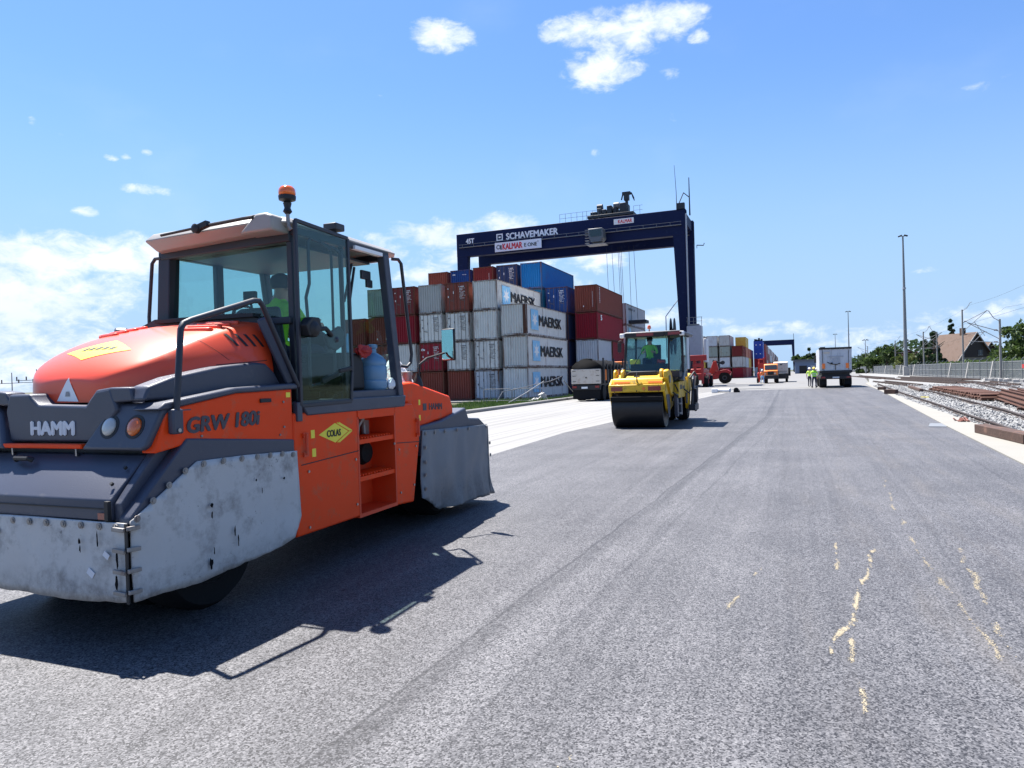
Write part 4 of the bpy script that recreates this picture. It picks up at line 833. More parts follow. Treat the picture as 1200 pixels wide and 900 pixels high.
# --- cab floor, sill, posts, roof
mb=mb_(); mb.box(-.60,.97,4.82,6.46,1.37,1.47); mb.build('cab_floor','plastic_grey',g,bevel=.01)
mb=mb_(); mb.prism([(4.84,1.372),(4.76,1.47),(4.76,1.50),(6.47,1.49),(6.44,1.37)],'x',.95,1.045); mb.build('cab_sill','plastic_grey',g,bevel=.012)
mb=mb_(); mb.prism([(4.84,1.372),(4.76,1.47),(4.76,1.50),(6.47,1.49),(6.44,1.37)],'x',-.65,-.57); mb.build('cab_sill','plastic_grey',g,bevel=.012)
mb=mb_(); mb.box(.90,1.0,5.50,6.40,1.47,1.56); mb.build('cab_sill','plastic_grey',g,bevel=.01)
mb=mb_(); mb.box(1.0,1.05,4.70,4.765,1.33,1.49); mb.build('hinge','plastic_grey',g,bevel=.006)
def post(p,q,w,h,mat='plastic_dark',bev=.01): mb=mb_(); mb.bar(p,q,w,h); return mb.build('cab_post',mat,g,bevel=bev)
post((-.50,4.80,1.5),(-.47,4.86,2.90),.14,.12)
post((.93,4.84,1.5),(.93,4.84,2.95),.06,.07)
post((.985,6.41,1.47),(.985,6.19,2.93),.085,.10,'plastic_grey'); post((-.54,6.41,1.47),(-.54,6.19,2.93),.08,.09)
post((.955,5.51,1.47),(.955,5.50,2.95),.04,.035); post((-.52,5.50,1.47),(-.52,5.50,2.93),.06,.09)
for a,b,w,h in (((-.5,4.83,2.86),(.95,4.83,2.89),.09,.10),((-.55,6.2,2.90),(.98,6.2,2.92),.07,.10),((.97,4.8,2.93),(.98,6.25,2.94),.08,.07),((-.5,4.8,2.88),(-.55,6.25,2.90),.08,.08),((-.5,4.80,2.18),(.95,4.80,2.18),.06,.06),((-.55,6.40,1.52),(.98,6.40,1.52),.06,.1)):
    mb=mb_(); mb.bar(a,b,w,h); mb.build('cab_beam','plastic_dark',g,bevel=.01)
# cab glass
def pane(pts,name='window_pane',mat='cab_glass',th=.006,n=None):
    mb=mb_(); P=[Vector(p) for p in pts]; nn=(P[1]-P[0]).cross(P[2]-P[0]).normalized()*th
    A=[mb.v(p) for p in P]; B=[mb.v(p+nn) for p in P]; mb.face(A[::-1]); mb.face(B)
    for i in range(len(P)): mb.face([A[i],A[(i+1)%len(P)],B[(i+1)%len(P)],B[i]])
    return mb.build(name,mat,g)
pane([(-.44,4.81,2.0),(.90,4.82,2.0),(.90,4.86,2.88),(-.42,4.88,2.86)],'windscreen')
pane([(-.525,5.55,1.55),(-.535,6.36,1.55),(-.535,6.17,2.86),(-.525,5.55,2.86)]); pane([(-.50,4.87,1.55),(-.52,5.45,1.55),(-.52,5.45,2.86),(-.50,4.87,2.84)])
pane([(-.49,6.40,1.6),(.93,6.40,1.6),(.93,6.21,2.86),(-.49,6.21,2.86)])
# door
dr=mb_(); 
for a,b in (((1.04,4.755,1.46),(1.04,4.755,3.0)),((1.04,4.755,3.0),(1.04,5.49,2.975)),((1.04,5.49,2.975),(1.04,5.50,1.74)),((1.04,5.50,1.74),(1.04,5.47,1.47)),((1.04,5.47,1.47),(1.04,4.755,1.46))): dr.bar(a,b,.03,.034)
dr=dr.build('door','plastic_dark',g,bevel=.006)
o=pane([(1.04,4.77,1.47),(1.04,5.48,1.48),(1.04,5.48,2.965),(1.04,4.77,2.985)],'door_glass'); o.parent=dr
mb=mb_(); mb.tube([(1.01,4.93,1.62),(1.01,4.93,2.10),(1.0,4.92,2.38),(1.0,4.97,2.50),(1.0,4.97,2.86),(1.0,5.0,2.90),(1.0,5.36,2.86),(1.0,5.42,2.83)],.014,8); mb.tube([(1.0,5.3,1.74),(1.0,5.3,2.02)],.014,8); mb.tube([(1.01,4.93,1.62),(1.01,5.1,1.64),(1.02,5.45,1.77)],.014,8); mb.tube([(1.01,5.28,2.12),(1.01,5.28,2.78),(1.01,5.26,2.84),(1.01,5.12,2.88)],.012,8); mb.build('door_bar','plastic_dark',dr,smooth=True)
mb=mb_(); mb.obox((1.03,5.40,1.76),(.05,.20,.04),Matrix.Rotation(R(8),3,'X')); mb.obox((1.03,5.18,1.69),(.03,.26,.045),Matrix.Rotation(R(14),3,'X')); mb.build('door_handle','seal_black',dr,bevel=.01)
mb=mb_(); mb.prism([(5.14,2.06),(5.36,2.16),(5.42,2.10),(5.40,1.98),(5.30,1.93),(5.20,1.95)],'x',.99,1.03); mb.lathe((1.03,5.28,2.03),[(.02,-.02),(.035,0),(.02,.025)],'x',14); mb.build('door_lock','plastic_dark',dr,bevel=.012)
mb=mb_(); mb.prism([(4.76,2.13),(4.84,2.20),(4.94,2.20),(4.97,2.12),(4.92,2.05),(4.80,2.04)],'x',1.03,1.12); mb.lathe((1.09,4.87,2.10),[(.03,-.05),(.07,-.03),(.07,.03),(.03,.06)],'x',16); mb.tube([(1.05,4.93,2.10),(1.06,5.1,2.12),(1.05,5.2,2.06)],.022,8); mb.build('mirror_bracket','seal_black',dr,bevel=.012)
# roof
RT=[(-.57,4.74),(-.50,4.62),(.86,4.60),(1.0,4.72),(1.035,6.36),(.93,6.52),(-.52,6.52),(-.60,6.38)]
mb=mb_(); ins=lambda x,y,d:(x-d*(1 if x>0.2 else -1),y+d*(1 if y<5.5 else -1)); A=[mb.v((*ins(x,y,.07),2.865+(.05 if x>0.2 else 0)+(.03 if y>5.5 else 0))) for x,y in RT]; B=[mb.v((x,y,2.955+(.03 if x>.2 else 0)-(.02 if y>6 else 0))) for x,y in RT]; C=[mb.v((*ins(x,y,.05),3.02+(.02 if x>.2 else 0)-(.03 if y>6 else 0))) for x,y in RT]; D_=[mb.v((*ins(x,y,.22),3.045-(.03 if y>6 else 0))) for x,y in RT]
n=len(RT)
for L1,L2 in ((A,B),(B,C),(C,D_)):
    for i in range(n): mb.face([L1[i],L1[(i+1)%n],L2[(i+1)%n],L2[i]])
mb.face(A[::-1]); mb.face(D_); roof=mb.build('cab_roof','roof_beige',g,bevel=.012,seg=3)
mb=mb_(); mb.box(-.42,.85,4.92,6.15,2.84,2.862); mb.build('headlining','plastic_dark',roof)
mb=mb_(); mb.prism([(.60,2.90),(.95,2.90),(.95,3.02),(.88,3.05),(.78,3.05)],'y',4.585,4.80); mb.build('roof_corner','roof_beige',roof,bevel=.02)
mb=mb_(); mb.obox((.46,4.74,3.055),(.60,.08,.032),Matrix.Rotation(R(-2),3,'Y')); mb.build('wiper_cover','seal_black',roof,bevel=.01)
mb=mb_(); mb.tube([(-.26,4.585,2.975),(.1,4.58,2.995),(.20,4.58,3.0)],.012,8); mb.tube([(.20,4.58,3.0),(.66,4.58,3.02),(.76,4.58,3.02)],.015,8); mb.obox((.22,4.57,3.0),(.15,.05,.045),Matrix.Rotation(R(-14),3,'Y')); mb.lathe((.17,4.56,2.985),[(.02,-.03),(.04,-.02),(.04,.02),(.02,.03)],'y',12); mb.build('wiper_hose','seal_black',roof,smooth=True)
mb=mb_(); mb.box(.93,1.07,5.28,5.42,3.02,3.085); mb.build('antenna_box','plastic_dark',roof,bevel=.01)
mb=mb_(); mb.box(.99,1.04,5.62,6.1,2.90,2.935); mb.build('marker_lamp','decal_white',roof)
mb=mb_(); mb.tube([(1.01,4.74,2.92),(.995,4.73,2.95),(.99,4.73,3.0),(.99,4.73,3.05)],.016,8); bs=mb.build('beacon_stalk','steel_worn',roof,smooth=True)
mb=mb_(); mb.lathe((.99,4.73,3.05),[(.02,0),(.038,.02),(.025,.05),(.035,.09),(.025,.10)],'z',16); mb.build('stalk_clamp','seal_black',bs,smooth=True)
mb=mb_(); mb.lathe((.99,4.73,3.15),[(.03,0),(.068,.015),(.072,.045),(.07,.05)],'z',24); mb.build('beacon_base','seal_black',bs,smooth=True)
mb=mb_(); mb.lathe((.99,4.73,3.20),[(.068,0),(.07,.03),(.066,.055),(.05,.075),(.02,.085)],'z',24); mb.build('beacon_lens','amber',bs,smooth=2)
# grab rails outside the posts
mb=mb_(); mb.tube([(-.50,4.80,2.83),(-.58,4.80,2.83),(-.62,4.80,2.79),(-.68,4.80,2.3),(-.68,4.80,1.9),(-.56,4.82,1.85)],.016,8); mb.build('grab_rail','plastic_dark',g,smooth=True)
mb=mb_(); mb.tube([(1.04,6.27,2.90),(1.08,6.33,2.90),(1.09,6.37,2.86),(1.09,6.53,1.92),(1.08,6.52,1.83),(1.07,6.46,1.79),(1.02,6.42,1.80)],.018,8); mb.build('grab_rail','plastic_dark',g,smooth=True)
# interior
mb=mb_(); mb.prism([(5.32,1.47),(5.32,1.78),(5.38,1.86),(5.80,1.86),(5.84,1.78),(5.8,1.47)],'x',-.02,.46); seat=mb.build('operator_seat','plastic_dark',g,bevel=.03)
mb=mb_(); mb.prism([(5.22,1.80),(5.16,2.34),(5.26,2.38),(5.36,1.80)],'x',-.02,.46); mb.build('backrest','seal_black',seat,bevel=.04)
mb=mb_(); mb.box(-.05,.35,6.05,6.2,1.48,2.05); mb.obox((.15,6.05,2.12),(.45,.25,.06),Matrix.Rotation(R(-25),3,'X')); co=mb.build('steering_console','plastic_dark',g,bevel=.03)
mb=mb_(); mb.obox((-.12,5.5,2.52),(.13,.05,.10),Matrix.Rotation(.2,3,'Z')); mb.tube([(-.12,5.5,2.48),(-.12,5.6,2.0),(-.05,6.0,1.9)],.014,6); mb.build('display','seal_black',co,bevel=.01)
mb=mb_(); 
mb.lathe((.15,5.92,2.18),[(.18,0),(.195,.012),(.18,.024),(.165,.012)],'z',28); mb.build('steering_wheel','seal_black',co,smooth=2)
mb=mb_(); mb.tube([(-.45,5.6,1.5),(-.45,5.6,2.3),(-.42,5.6,2.42),(-.3,5.6,2.45),(-.2,5.6,2.42),(-.18,5.6,1.5)],.02,8); mb.build('inner_guard','seal_black',g,smooth=True)
mb=mb_(); mb.tube([(.96,5.53,2.4),(.94,5.7,2.78)],.013,6); mb.tube([(.96,5.6,2.35),(.94,5.74,2.75)],.013,6); mb.build('gas_strut','seal_black',g)
mb=mb_(); mb.prism([(5.62,1.56),(5.60,1.93),(5.90,1.93),(5.98,1.85),(6.0,1.56)],'x',.42,.86); mb.build('side_locker','seal_black',g,bevel=.03)
mb=mb_(); mb.obox((.86,6.05,2.72),(.03,.16,.09),Matrix.Rotation(0,3,'X')); mb.obox((.86,6.11,2.64),(.03,.10,.08),Matrix.Rotation(0,3,'X')); mb.build('inner_mirror','plastic_dark',g,bevel=.008)
# --- far end: nose, fender, apron
mb=mb_(); mb.prism([(6.44,1.40),(6.50,1.615),(6.72,1.628),(7.62,1.445),(7.69,1.30),(7.69,1.20),(7.2,1.16),(6.76,1.10),(6.62,1.40)],'x',-.90,.985); mb.build('nose','orange',g,bevel=.03,seg=3)
mb=mb_(); mb.prism([(6.76,.98),(7.2,.9),(7.68,.95),(7.68,1.2),(7.2,1.16),(6.757,1.1)],'x',-.88,.93); mb.build('nose_lower','plastic_grey',g)
text('HAMM','nose_lettering','decal_dark',g,Vector((.988,7.23,1.335))-GO,(0,1,-.04),(0,0,1),.31,.07,off=.008)
mb=mb_(); mb.box(.985,.9885,6.93,7.01,1.30,1.38); mb.build('nose_emblem','decal_dark',g)
for k in (1,-1):
    mb=mb_(); mb.prism([(6.77,1.02),(6.78,1.135),(7.28,1.165),(7.95,1.285),(8.03,1.15),(8.36,1.125),(8.60,1.0),(8.62,.80),(6.80,.80)],'x',(.42 if k>0 else -1.03),(1.03 if k>0 else -.42)); mb.build('far_fender','plastic_grey',g,bevel=.02,seg=3)
    ap=curtain('far_apron','canvas_grey',[(6.70,.36),(7.16,.15),(7.45,.13),(8.72,.085),(8.60,.60),(8.55,1.03),(7.9,1.05),(7.3,1.07),(6.785,1.09)],'x',1.045*k,.06*k,11+k,swing=.02*k,wr=2.4)
    if k>0: boltrow(ap,[(1.06,6.84,1.05),(1.065,7.05,1.05),(1.065,7.3,1.04),(1.065,7.62,1.03),(1.065,7.95,1.02),(1.065,8.25,1.01),(1.065,8.5,1.0),(1.08,6.80,.90),(1.08,6.79,.74),(1.08,6.78,.60),(1.085,6.77,.45),(1.08,8.56,.78),(1.08,8.57,.62)])
curtain('far_end_apron','canvas_grey',[(-1.03,.1),(1.05,.1),(1.03,1.0),(-1.03,1.0)],'y',8.62,-.02,21)
# mirror on stalk, strobe, exhaust, white hose cover
mb=mb_(); mb.tube([(.93,6.93,1.60),(.95,6.93,1.72),(.95,6.95,1.82),(.99,7.05,1.89),(1.05,7.16,1.92),(1.12,7.24,1.95)],.013,8); mr_=mb.build('mirror_stalk','seal_black',g,smooth=True)
mb=mb_(); mb.lathe((.93,6.93,1.56),[(.035,0),(.06,.02),(.05,.07),(.03,.12),(.015,.16)],'z',16); mb.build('stalk_base','seal_black',mr_,smooth=True)
mb=mb_(); c=Vector((1.16,7.27,2.045)); rt=Matrix.Rotation(R(-12),3,'Z'); mb.obox(c,(.19,.035,.37),rt); hs=mb.build('mirror_housing','seal_black',mr_,bevel=.03,seg=3)
mb=mb_(); mb.obox(c+rt@Vector((0,-.0195,0)),(.165,.004,.34),rt); mb.build('mirror_glass','mirror',hs,bevel=.0015)
mb=mb_(); mb.lathe((.80,6.92,1.60),[(.055,0),(.055,.10),(.062,.10),(.062,.14),(.02,.145)],'z',18); mb.build('exhaust_stack','steel_worn',g,smooth=True)
mb=mb_(); mb.lathe((.62,6.95,1.58),[(.26,0),(.20,.10),(.12,.22),(.05,.32),(.02,.36)],'z',7); mb.build('dust_cover','bag_white',g)
# --- loose things on the cab floor
mb=MB((XC+.84,6.17,1.56)); mb.lathe((XC+.84,6.17,1.56),[(.02,0),(.125,.0),(.14,.02),(.14,.09),(.132,.10),(.14,.115),(.14,.23),(.132,.245),(.14,.26),(.135,.30),(.085,.35),(.04,.375),(.038,.42),(.05,.43),(.05,.46),(.03,.465)],'z',30); o=mb.build('water_jug','plastic_blue',smooth=True); o.location=(XC+.84,6.17,1.56)
tag(o,'big blue ribbed water jug standing in the open side of the orange roller cab','jug')
def rag(name,c,s,mat,label,seed,cat):
    bm=bmesh.new(); bmesh.ops.create_icosphere(bm,subdivisions=3,radius=1)
    for v in bm.verts:
        n=v.co.normalized(); d=1+.45*mn.noise(n*1.6+Vector((seed,0,0)))+.16*abs(mn.noise(n*4+Vector((seed,4,0)))); v.co=Vector((n.x*s[0]*d,n.y*s[1]*d,n.z*s[2]*d))
    me=bpy.data.meshes.new(name); bm.to_mesh(me); bm.free(); me.materials.append(M[mat]); o=bpy.data.objects.new(name,me); COL.objects.link(o); o.location=c
    return tag(o,label,cat)
rag('red_glove',(XC+.88,5.95,1.955),(.045,.125,.062),'cloth_red','crumpled red cloth draped between the jug and the dark locker in the cab',2,'cloth')
rag('crumpled_bag',(XC+.97,6.30,1.61),(.03,.06,.065),'bag_white','small crumpled silvery bag at the foot of the blue jug',5,'bag')
mb=MB(); mb.lathe((0,0,0),[(.03,0),(.038,.01),(.038,.12),(.015,.16),(.014,.19)],'z',16); o=mb.build('water_bottle','bottle_blue',smooth=True); o.location=(XC+.80,5.80,1.93); tag(o,'small light blue bottle on the dark locker behind the red cloth','bottle')
mb=MB(); mb.lathe((0,0,0),[(.025,0),(.03,.01),(.03,.11),(.018,.15),(.02,.155),(.02,.18)],'z',16); o=mb.build('white_bottle','bag_white',smooth=True); o.location=(XC+.62,6.0,1.93); tag(o,'small white capped bottle next to the light blue bottle on the locker','bottle')
# ================================================================ shipping containers
def cmat(name,col,rust=.30,rand=.16):
    pm(name,col,.55,var=.16,scale=1.4,dirt=(RUST,rust,1.9),rand=rand,streak=True,spec=.3); pm(name+'_f',tuple(.75*x for x in col),.6,var=.25,scale=2,dirt=((.11,.045,.022),.95,2.4),rand=rand,streak=True,spec=.3)
pm('rod_grey',(.13,.12,.11),.6,dirt=(RUST,.6,5))
CC={'grey':(.46,.455,.44),'white':(.66,.65,.62),'green_grey':(.30,.34,.30),'brown':(.23,.055,.035),'dark_red':(.17,.022,.02),'crimson':(.27,.010,.022),'blue':(.008,.15,.40),'navy':(.018,.035,.10),'dark_blue':(.01,.05,.20),'silver':(.48,.50,.53),'yellow_c':(.55,.38,.06),'teal':(.02,.20,.36),'orange_brown':(.38,.10,.04),'sea_blue':(.02,.06,.33)}
for k,c in CC.items(): cmat('box_'+k,c,.36 if k in('grey','white','green_grey') else .26)
cmat('box_frame',(.10,.09,.085),.5)
HC=2.896; LC=12.19; WC=2.438
def corr(mb,p0,u,L,h0,h1,nrm,pitch=.278,dep=.075,inset=.05):
    """corrugated sheet: p0 start, u along, nrm outward"""
    p0,u,nrm=Vector(p0),Vector(u),Vector(nrm); k=int(round(L/pitch)); pt=L/k; xs=[]
    for i in range(k): xs+=[(i*pt,0),(i*pt+pt*.26,0),(i*pt+pt*.5,-dep),(i*pt+pt*.76,-dep)]
    xs.append((L,0)); lo=[];hi=[]
    for a,d in xs:
        q=p0+u*a+nrm*(d-inset); lo.append(mb.v(q+Vector((0,0,h0)))); hi.append(mb.v(q+Vector((0,0,h1))))
    for i in range(len(lo)-1): mb.face([lo[i],lo[i+1],hi[i+1],hi[i]])
def olink(o,mat): 
    o.data.materials.clear(); o.data.materials.append(None); o.material_slots[0].link='OBJECT'; o.material_slots[0].material=M[mat]
def make_container(L,front,simple=False):
    """front: 'ribbed' or 'doors', facing -y; returns the root"""
    root=thing('shipping_container','x','container'); H=HC; w=WC/2
    if simple:
        mb=MB(); mb.box(-w+.04,w-.04,.04,L-.04,.05,H-.05)
        for x in (-w,w-.1):
            for y in (0,L-.12): mb.box(x,x+.1,y,y+.12,0,H)
        for x in (-w,w-.08):
            mb.box(x,x+.08,.12,L-.12,H-.1,H); mb.box(x,x+.08,.12,L-.12,0,.12)
        mb.box(-w+.1,w-.1,0,.1,H-.1,H); mb.box(-w+.1,w-.1,0,.1,0,.12)
        o=mb.build('body','box_grey',root); olink(o,'box_grey'); return root
    mb=MB()
    for x in (-w,w-.12):
        for y in (0,L-.12): mb.box(x,x+.12,y,y+.12,.02,H-.02)
    for x in (-w+.01,w-.08):
        mb.box(x,x+.07,.12,L-.12,H-.08,H-.01); mb.box(x,x+.07,.12,L-.12,.02,.16)
    for y in (.01,L-.09):
        mb.box(-w+.12,w-.12,y,y+.08,H-.12,H-.01); mb.box(-w+.12,w-.12,y,y+.08,.02,.17)
    for x in (-w-.004,w-.17):
        for y in (-.004,L-.176):
            for z in (0,H-.118): mb.box(x,x+.174,y,y+.18,z,z+.118)
    fr=mb.build('frame','box_grey',root); olink(fr,'box_grey')
    mb=MB(); corr(mb,(w,.12,0),(0,1,0),L-.24,.15,H-.07,(1,0,0)); o=mb.build('side_wall','box_grey',root); olink(o,'box_grey')
    mb=MB(); corr(mb,(-w,.12,0),(0,1,0),L-.24,.15,H-.07,(-1,0,0)); o=mb.build('side_wall','box_grey',root); olink(o,'box_grey')
    mb=MB(); mb.box(-w+.06,w-.06,.08,L-.08,H-.06,H-.03); o=mb.build('roof','box_grey',root); olink(o,'box_grey')
    mb=MB(); mb.box(-w+.1,w-.1,L-.09,L-.05,.15,H-.08); mb.box(-w+.08,w-.08,.1,L-.1,.06,.12); o=mb.build('rear_wall','box_grey',root); olink(o,'box_grey')
    if front=='ribbed':
        mb=MB(); corr(mb,(-w+.12,0,0),(1,0,0),WC-.24,.17,H-.12,(0,-1,0),.25,.09,.02); o=mb.build('end_wall','box_grey',root); olink(o,'box_grey')
    else:
        for s in (-1,1):
            mb=MB(); a,b=(-w+.13,-.012) if s<0 else (.012,w-.13); n=5; bh=(H-.32)/n
            mb.box(a,b,.05,.07,.18,H-.13)
            for i in range(n): mb.box(a+.06,b-.06,.034,.05,.20+i*bh+.06,.20+(i+1)*bh-.05)
            mb.box(a,a+.03,.03,.05,.18,H-.13); mb.box(b-.03,b,.03,.05,.18,H-.13)
            d=mb.build('door','box_grey',root); olink(d,'box_grey')
            for q in (.30,.72):
                x=a+(b-a)*q; mb=MB(); mb.cyl((x,.005,.06),(x,.005,H-.05),.019,6); r=mb.build('lock_rod','rod_grey',d)
                mb=MB(); mb.box(x-.03,x+.30*(1 if q<.5 else -1) if q<.5 else x+.03,-.012,-.002,1.15,1.19) if q<.5 else mb.box(x-.30,x+.03,-.012,-.002,1.05,1.09); mb.build('lock_handle','rod_grey',d)
            for z in (.4,1.1,1.8,2.5): mb=MB(); xx=a-.06 if s<0 else b-.02; mb.box(xx,xx+.08,.015,.035,z,z+.12); mb.build('hinge','box_frame',d)
    return root
def proto(L,f,s=False):
    r=make_container(L,f,s); return proto_tree(r)
PR={(40,'ribbed'):proto(LC,'ribbed'),(40,'doors'):proto(LC,'doors'),(20,'ribbed'):proto(6.06,'ribbed'),(40,'simple'):proto(LC,'ribbed',True)}
def setmat(o,mat):
    for c in kids(o):
        if len(c.material_slots) and c.material_slots[0].link=='OBJECT': c.material_slots[0].material=M[mat+('_f' if c.name.startswith('frame') else '')]
def container(x_right,y,z,col,kind,label,L=40,H=HC,group=None):
    r=copy_tree(PR[(L,kind)]); r.location=(x_right-WC/2,y,z); r.scale=(1,1,(H-.04)/HC); r['label']=label; r['category']='container'; r['group']=group or 'stacked shipping containers'
    setmat(r,'box_'+col); return r
LET={}
def lettering_copy(key,root,maker):
    if key not in LET: LET[key]=maker(root)
    else:
        for t in LET[key]: copy_tree(t,root)
def maersk(root):
    w=WC/2
    def mk(root):
        t=text('MAERSK','lettering','decal_black',root,(w+.012,6.95,1.50),(0,1,0),(0,0,1),6.9,1.0,.02,off=.012)
        mb=MB(); mb.box(w-.002,w+.008,1.3,3.3,.55,2.45); e=mb.build('emblem','decal_blue',root)
        mb=MB(); c=Vector((w+.014,2.3,1.5)); P=[]
        for i in range(14):
            a=math.pi/2+i*math.pi/7; r=.80 if i%2==0 else .33; P.append(c+Vector((0,math.cos(a)*r,math.sin(a)*r)))
        C_=mb.v(c); V=[mb.v(p) for p in P]
        for i in range(14): mb.face([C_,V[i],V[(i+1)%14]])
        mb.build('star','decal_white',e); return [proto_tree(t),proto_tree(e)]
    lettering_copy('maersk',root,mk)
def marks(root,style,dark=False):
    """small lines of registration marks on the doors or end"""
    def mk(root):
        out=[]; random.seed(hash(style)%1000 if False else {'a':1,'b':2,'c':3}[style]); mb=MB()
        rows={'a':[(.25,2.45,.7,.09),(.30,2.28,.55,.07),(.30,2.12,.35,.07)]+[(.28+.1*random.random(),1.95-.13*i,.3+.35*random.random(),.045) for i in range(6)]+[(-.95,2.3,.22,.10),(-.9,1.5,.12,.18),(-.35,1.9,.10,.25)],
              'b':[(.72,.55+.13*i,.05,.08) for i in range(13)]+[(-.3,.62,.12,.16)],
              'c':[(-.9,2.35,.32,.12),(-.75,.9,.1,.1),(.35,1.0,.12,.12),(.3,2.3,.5,.06)]}[style]
        for x,z,wd,h in rows:
            n=max(1,int(wd/.07))
            for i in range(n):
                if random.random()<.12 and n>2: continue
                mb.box(x+i*wd/n,x+(i+.68)*wd/n,-.022 if style!='b' else -.02,-.016,z-h/2,z+h/2)
        o=mb.build('registration_marks','decal_white' if not dark else 'decal_dark',root); return [proto_tree(o)]
    lettering_copy('m'+style+str(dark),root,mk)
X0c,Y1c,ZB=-21.84,59.1,-.31
COLN={'grey':'weathered grey','white':'dirty white','green_grey':'mossy green grey','brown':'brown red','dark_red':'dark red','crimson':'crimson','blue':'bright blue','navy':'dark navy','dark_blue':'deep blue','silver':'silver grey','yellow_c':'ochre yellow','teal':'teal blue','orange_brown':'rusty orange','sea_blue':'strong blue'}
LV=['lowest','second lowest','third lowest','fourth lowest','fifth and topmost']
ORD=['rightmost','second from the right','third from the right','fourth from the right','fifth from the right','sixth from the right','seventh from the right']
bay1=[ [('white','ribbed','M'),('white','ribbed','M'),('white','ribbed','M')],
 [('silver','doors',''),('white','doors','c'),('white','ribbed',''),('white','ribbed','M')],
 [('brown','ribbed',''),('white','doors',''),('white','doors','c'),('brown','doors','a')],
 [('brown','ribbed',''),('crimson','doors','CAI'),('white','doors',''),('grey','ribbed','')],
 [('brown','doors',''),('white','ribbed',''),('crimson','ribbed',''),('dark_red','doors','a')],
 [('grey','ribbed',''),('brown','doors',''),('brown','ribbed','b'),('green_grey','ribbed','')],
 [('brown','ribbed',''),('brown','doors',''),('brown','ribbed','')] ]
for c,stack in enumerate(bay1):
    h=2.90 if c==0 else 2.765; z=ZB
    for l,(col,kind,ex) in enumerate(stack):
        lab=f"{COLN[col]} {'lettered' if ex=='M' else 'ribbed' if kind=='ribbed' else 'barred-door'} container, {LV[l]} in the {ORD[c]} front stack"
        jx=random.uniform(-.05,.05); r=container(X0c-2.85*c+jx,Y1c+random.uniform(-.05,.05),z,col,kind,lab,40,h)
        if ex=='M': maersk(r)
        elif ex in ('a','b','c') and col!='white': marks(r,ex)
        if kind=='doors' and col in('white','silver'): marks(r,'a',True)
        elif ex=='CAI': text('CAI','lettering','decal_white',r,(-.85,-.015,2.2),(1,0,0),(0,0,1),.38,.17,.008,off=.03); marks(r,'a')
        if c==0 and l==2:
            mb=MB(); mb.box(WC/2-.32,WC/2-.02,-.013,-.004,.1,HC-.1); mb.build('rusty_panel','rail_rust',r)
            mb=MB(); mb.box(WC/2+.006,WC/2+.014,.06,.30,.12,HC-.1); mb.build('rusty_panel','rail_rust',r)
        z+=h
bay2=[ (-1,[('crimson','ribbed','',2.896),None,('crimson','ribbed','5',2.896),('brown','ribbed','b',2.896)]),
 (0,[('navy','ribbed','',2.896),('navy','ribbed','',2.896),('navy','doors','',2.896),('dark_blue','doors','a',2.896)]),
 (1,[('brown','ribbed','',2.896),('navy','ribbed','',2.896),('brown','ribbed','',2.896),('teal','ribbed','',2.896),('blue','ribbed','',2.896)]),
 (2,[('brown','ribbed','',2.896)]*4+[('navy','doors','a',2.896)]),
 (3,[('grey','ribbed','',2.896)]*4+[('dark_red','ribbed','b',2.896)]),
 (4,[('brown','ribbed','',2.896)]*4+[('dark_blue','ribbed','c',2.80)]),
 (5,[('brown','ribbed','',2.896)]*4+[('brown','ribbed','',2.75)]) ]
ORD2={-1:'the rightmost',0:'second from the right',1:'third from the right',2:'fourth from the right',3:'fifth from the right',4:'sixth from the right',5:'seventh from the right'}
for c,stack in bay2:
    z=ZB; xr=X0c-2.85*c+(.35 if c==-1 else 0)
    for l,it in enumerate(stack):
        y=Y1c+12.75+(.1 if c<0 else 0)
        if it is None:
            r=container(xr,y,z,'silver','ribbed','short silver grey container second lowest, just above the black lorry',20,2.896)
            r=container(xr+.1,y+6.12,z,'crimson','ribbed','short crimson container end to end behind the short silver grey one',20,2.896); z+=2.896; continue
        col,kind,ex,h=it; lab=f"{COLN[col]} {'ribbed' if kind=='ribbed' else 'barred-door'} container, {LV[l]} in {ORD2[c]} stack of second row"
        r=container(xr,y,z,col,kind,lab,40,h)
        if ex in('a','b','c'): marks(r,ex)
        if ex=='5': text('5','lettering','decal_white',r,(WC/2+.012,1.6,2.35),(0,1,0),(0,0,1),.45,.55,.02,off=.03)
        if l==3 and c==-1:
            mb=MB()
            for i in range(9): mb.box(WC/2-.002,WC/2+.008,1.0+.05*(i%3),1.25+.05*(i%2),2.6-i*.2,2.7-i*.2)
            mb.build('registration_marks','decal_white',r)
        z+=h
z=ZB
for l,(col,ex) in enumerate([('crimson',''),('grey',''),('silver',''),('silver','t')]):
    r=container(X0c+3.3,Y1c+26.5,z,col,'ribbed',f"{COLN[col]} container, {LV[l]} in the stack just left behind the yellow roller cab",40,2.70)
    if ex=='t':
        mb=MB()
        for i,wd in enumerate((.5,.3,.4,.35,0,.5)): 
            if wd: mb.box(WC/2-.002,WC/2+.008,1.5+i*.65,1.5+i*.65+wd,2.1,2.4)
        mb.build('lettering_remains','decal_dark',r)
    if l==2:
        mb=MB(); mb.box(WC/2-.002,WC/2+.008,1.3,2.6,1.5,2.6); mb.build('emblem','decal_blue',r)
        mb=MB()
        for i in range(5): mb.box(WC/2-.002,WC/2+.008,3.4+i*1.1,4.1+i*1.1,1.6,2.2)
        mb.build('lettering_remains','box_teal',r)
    z+=2.70
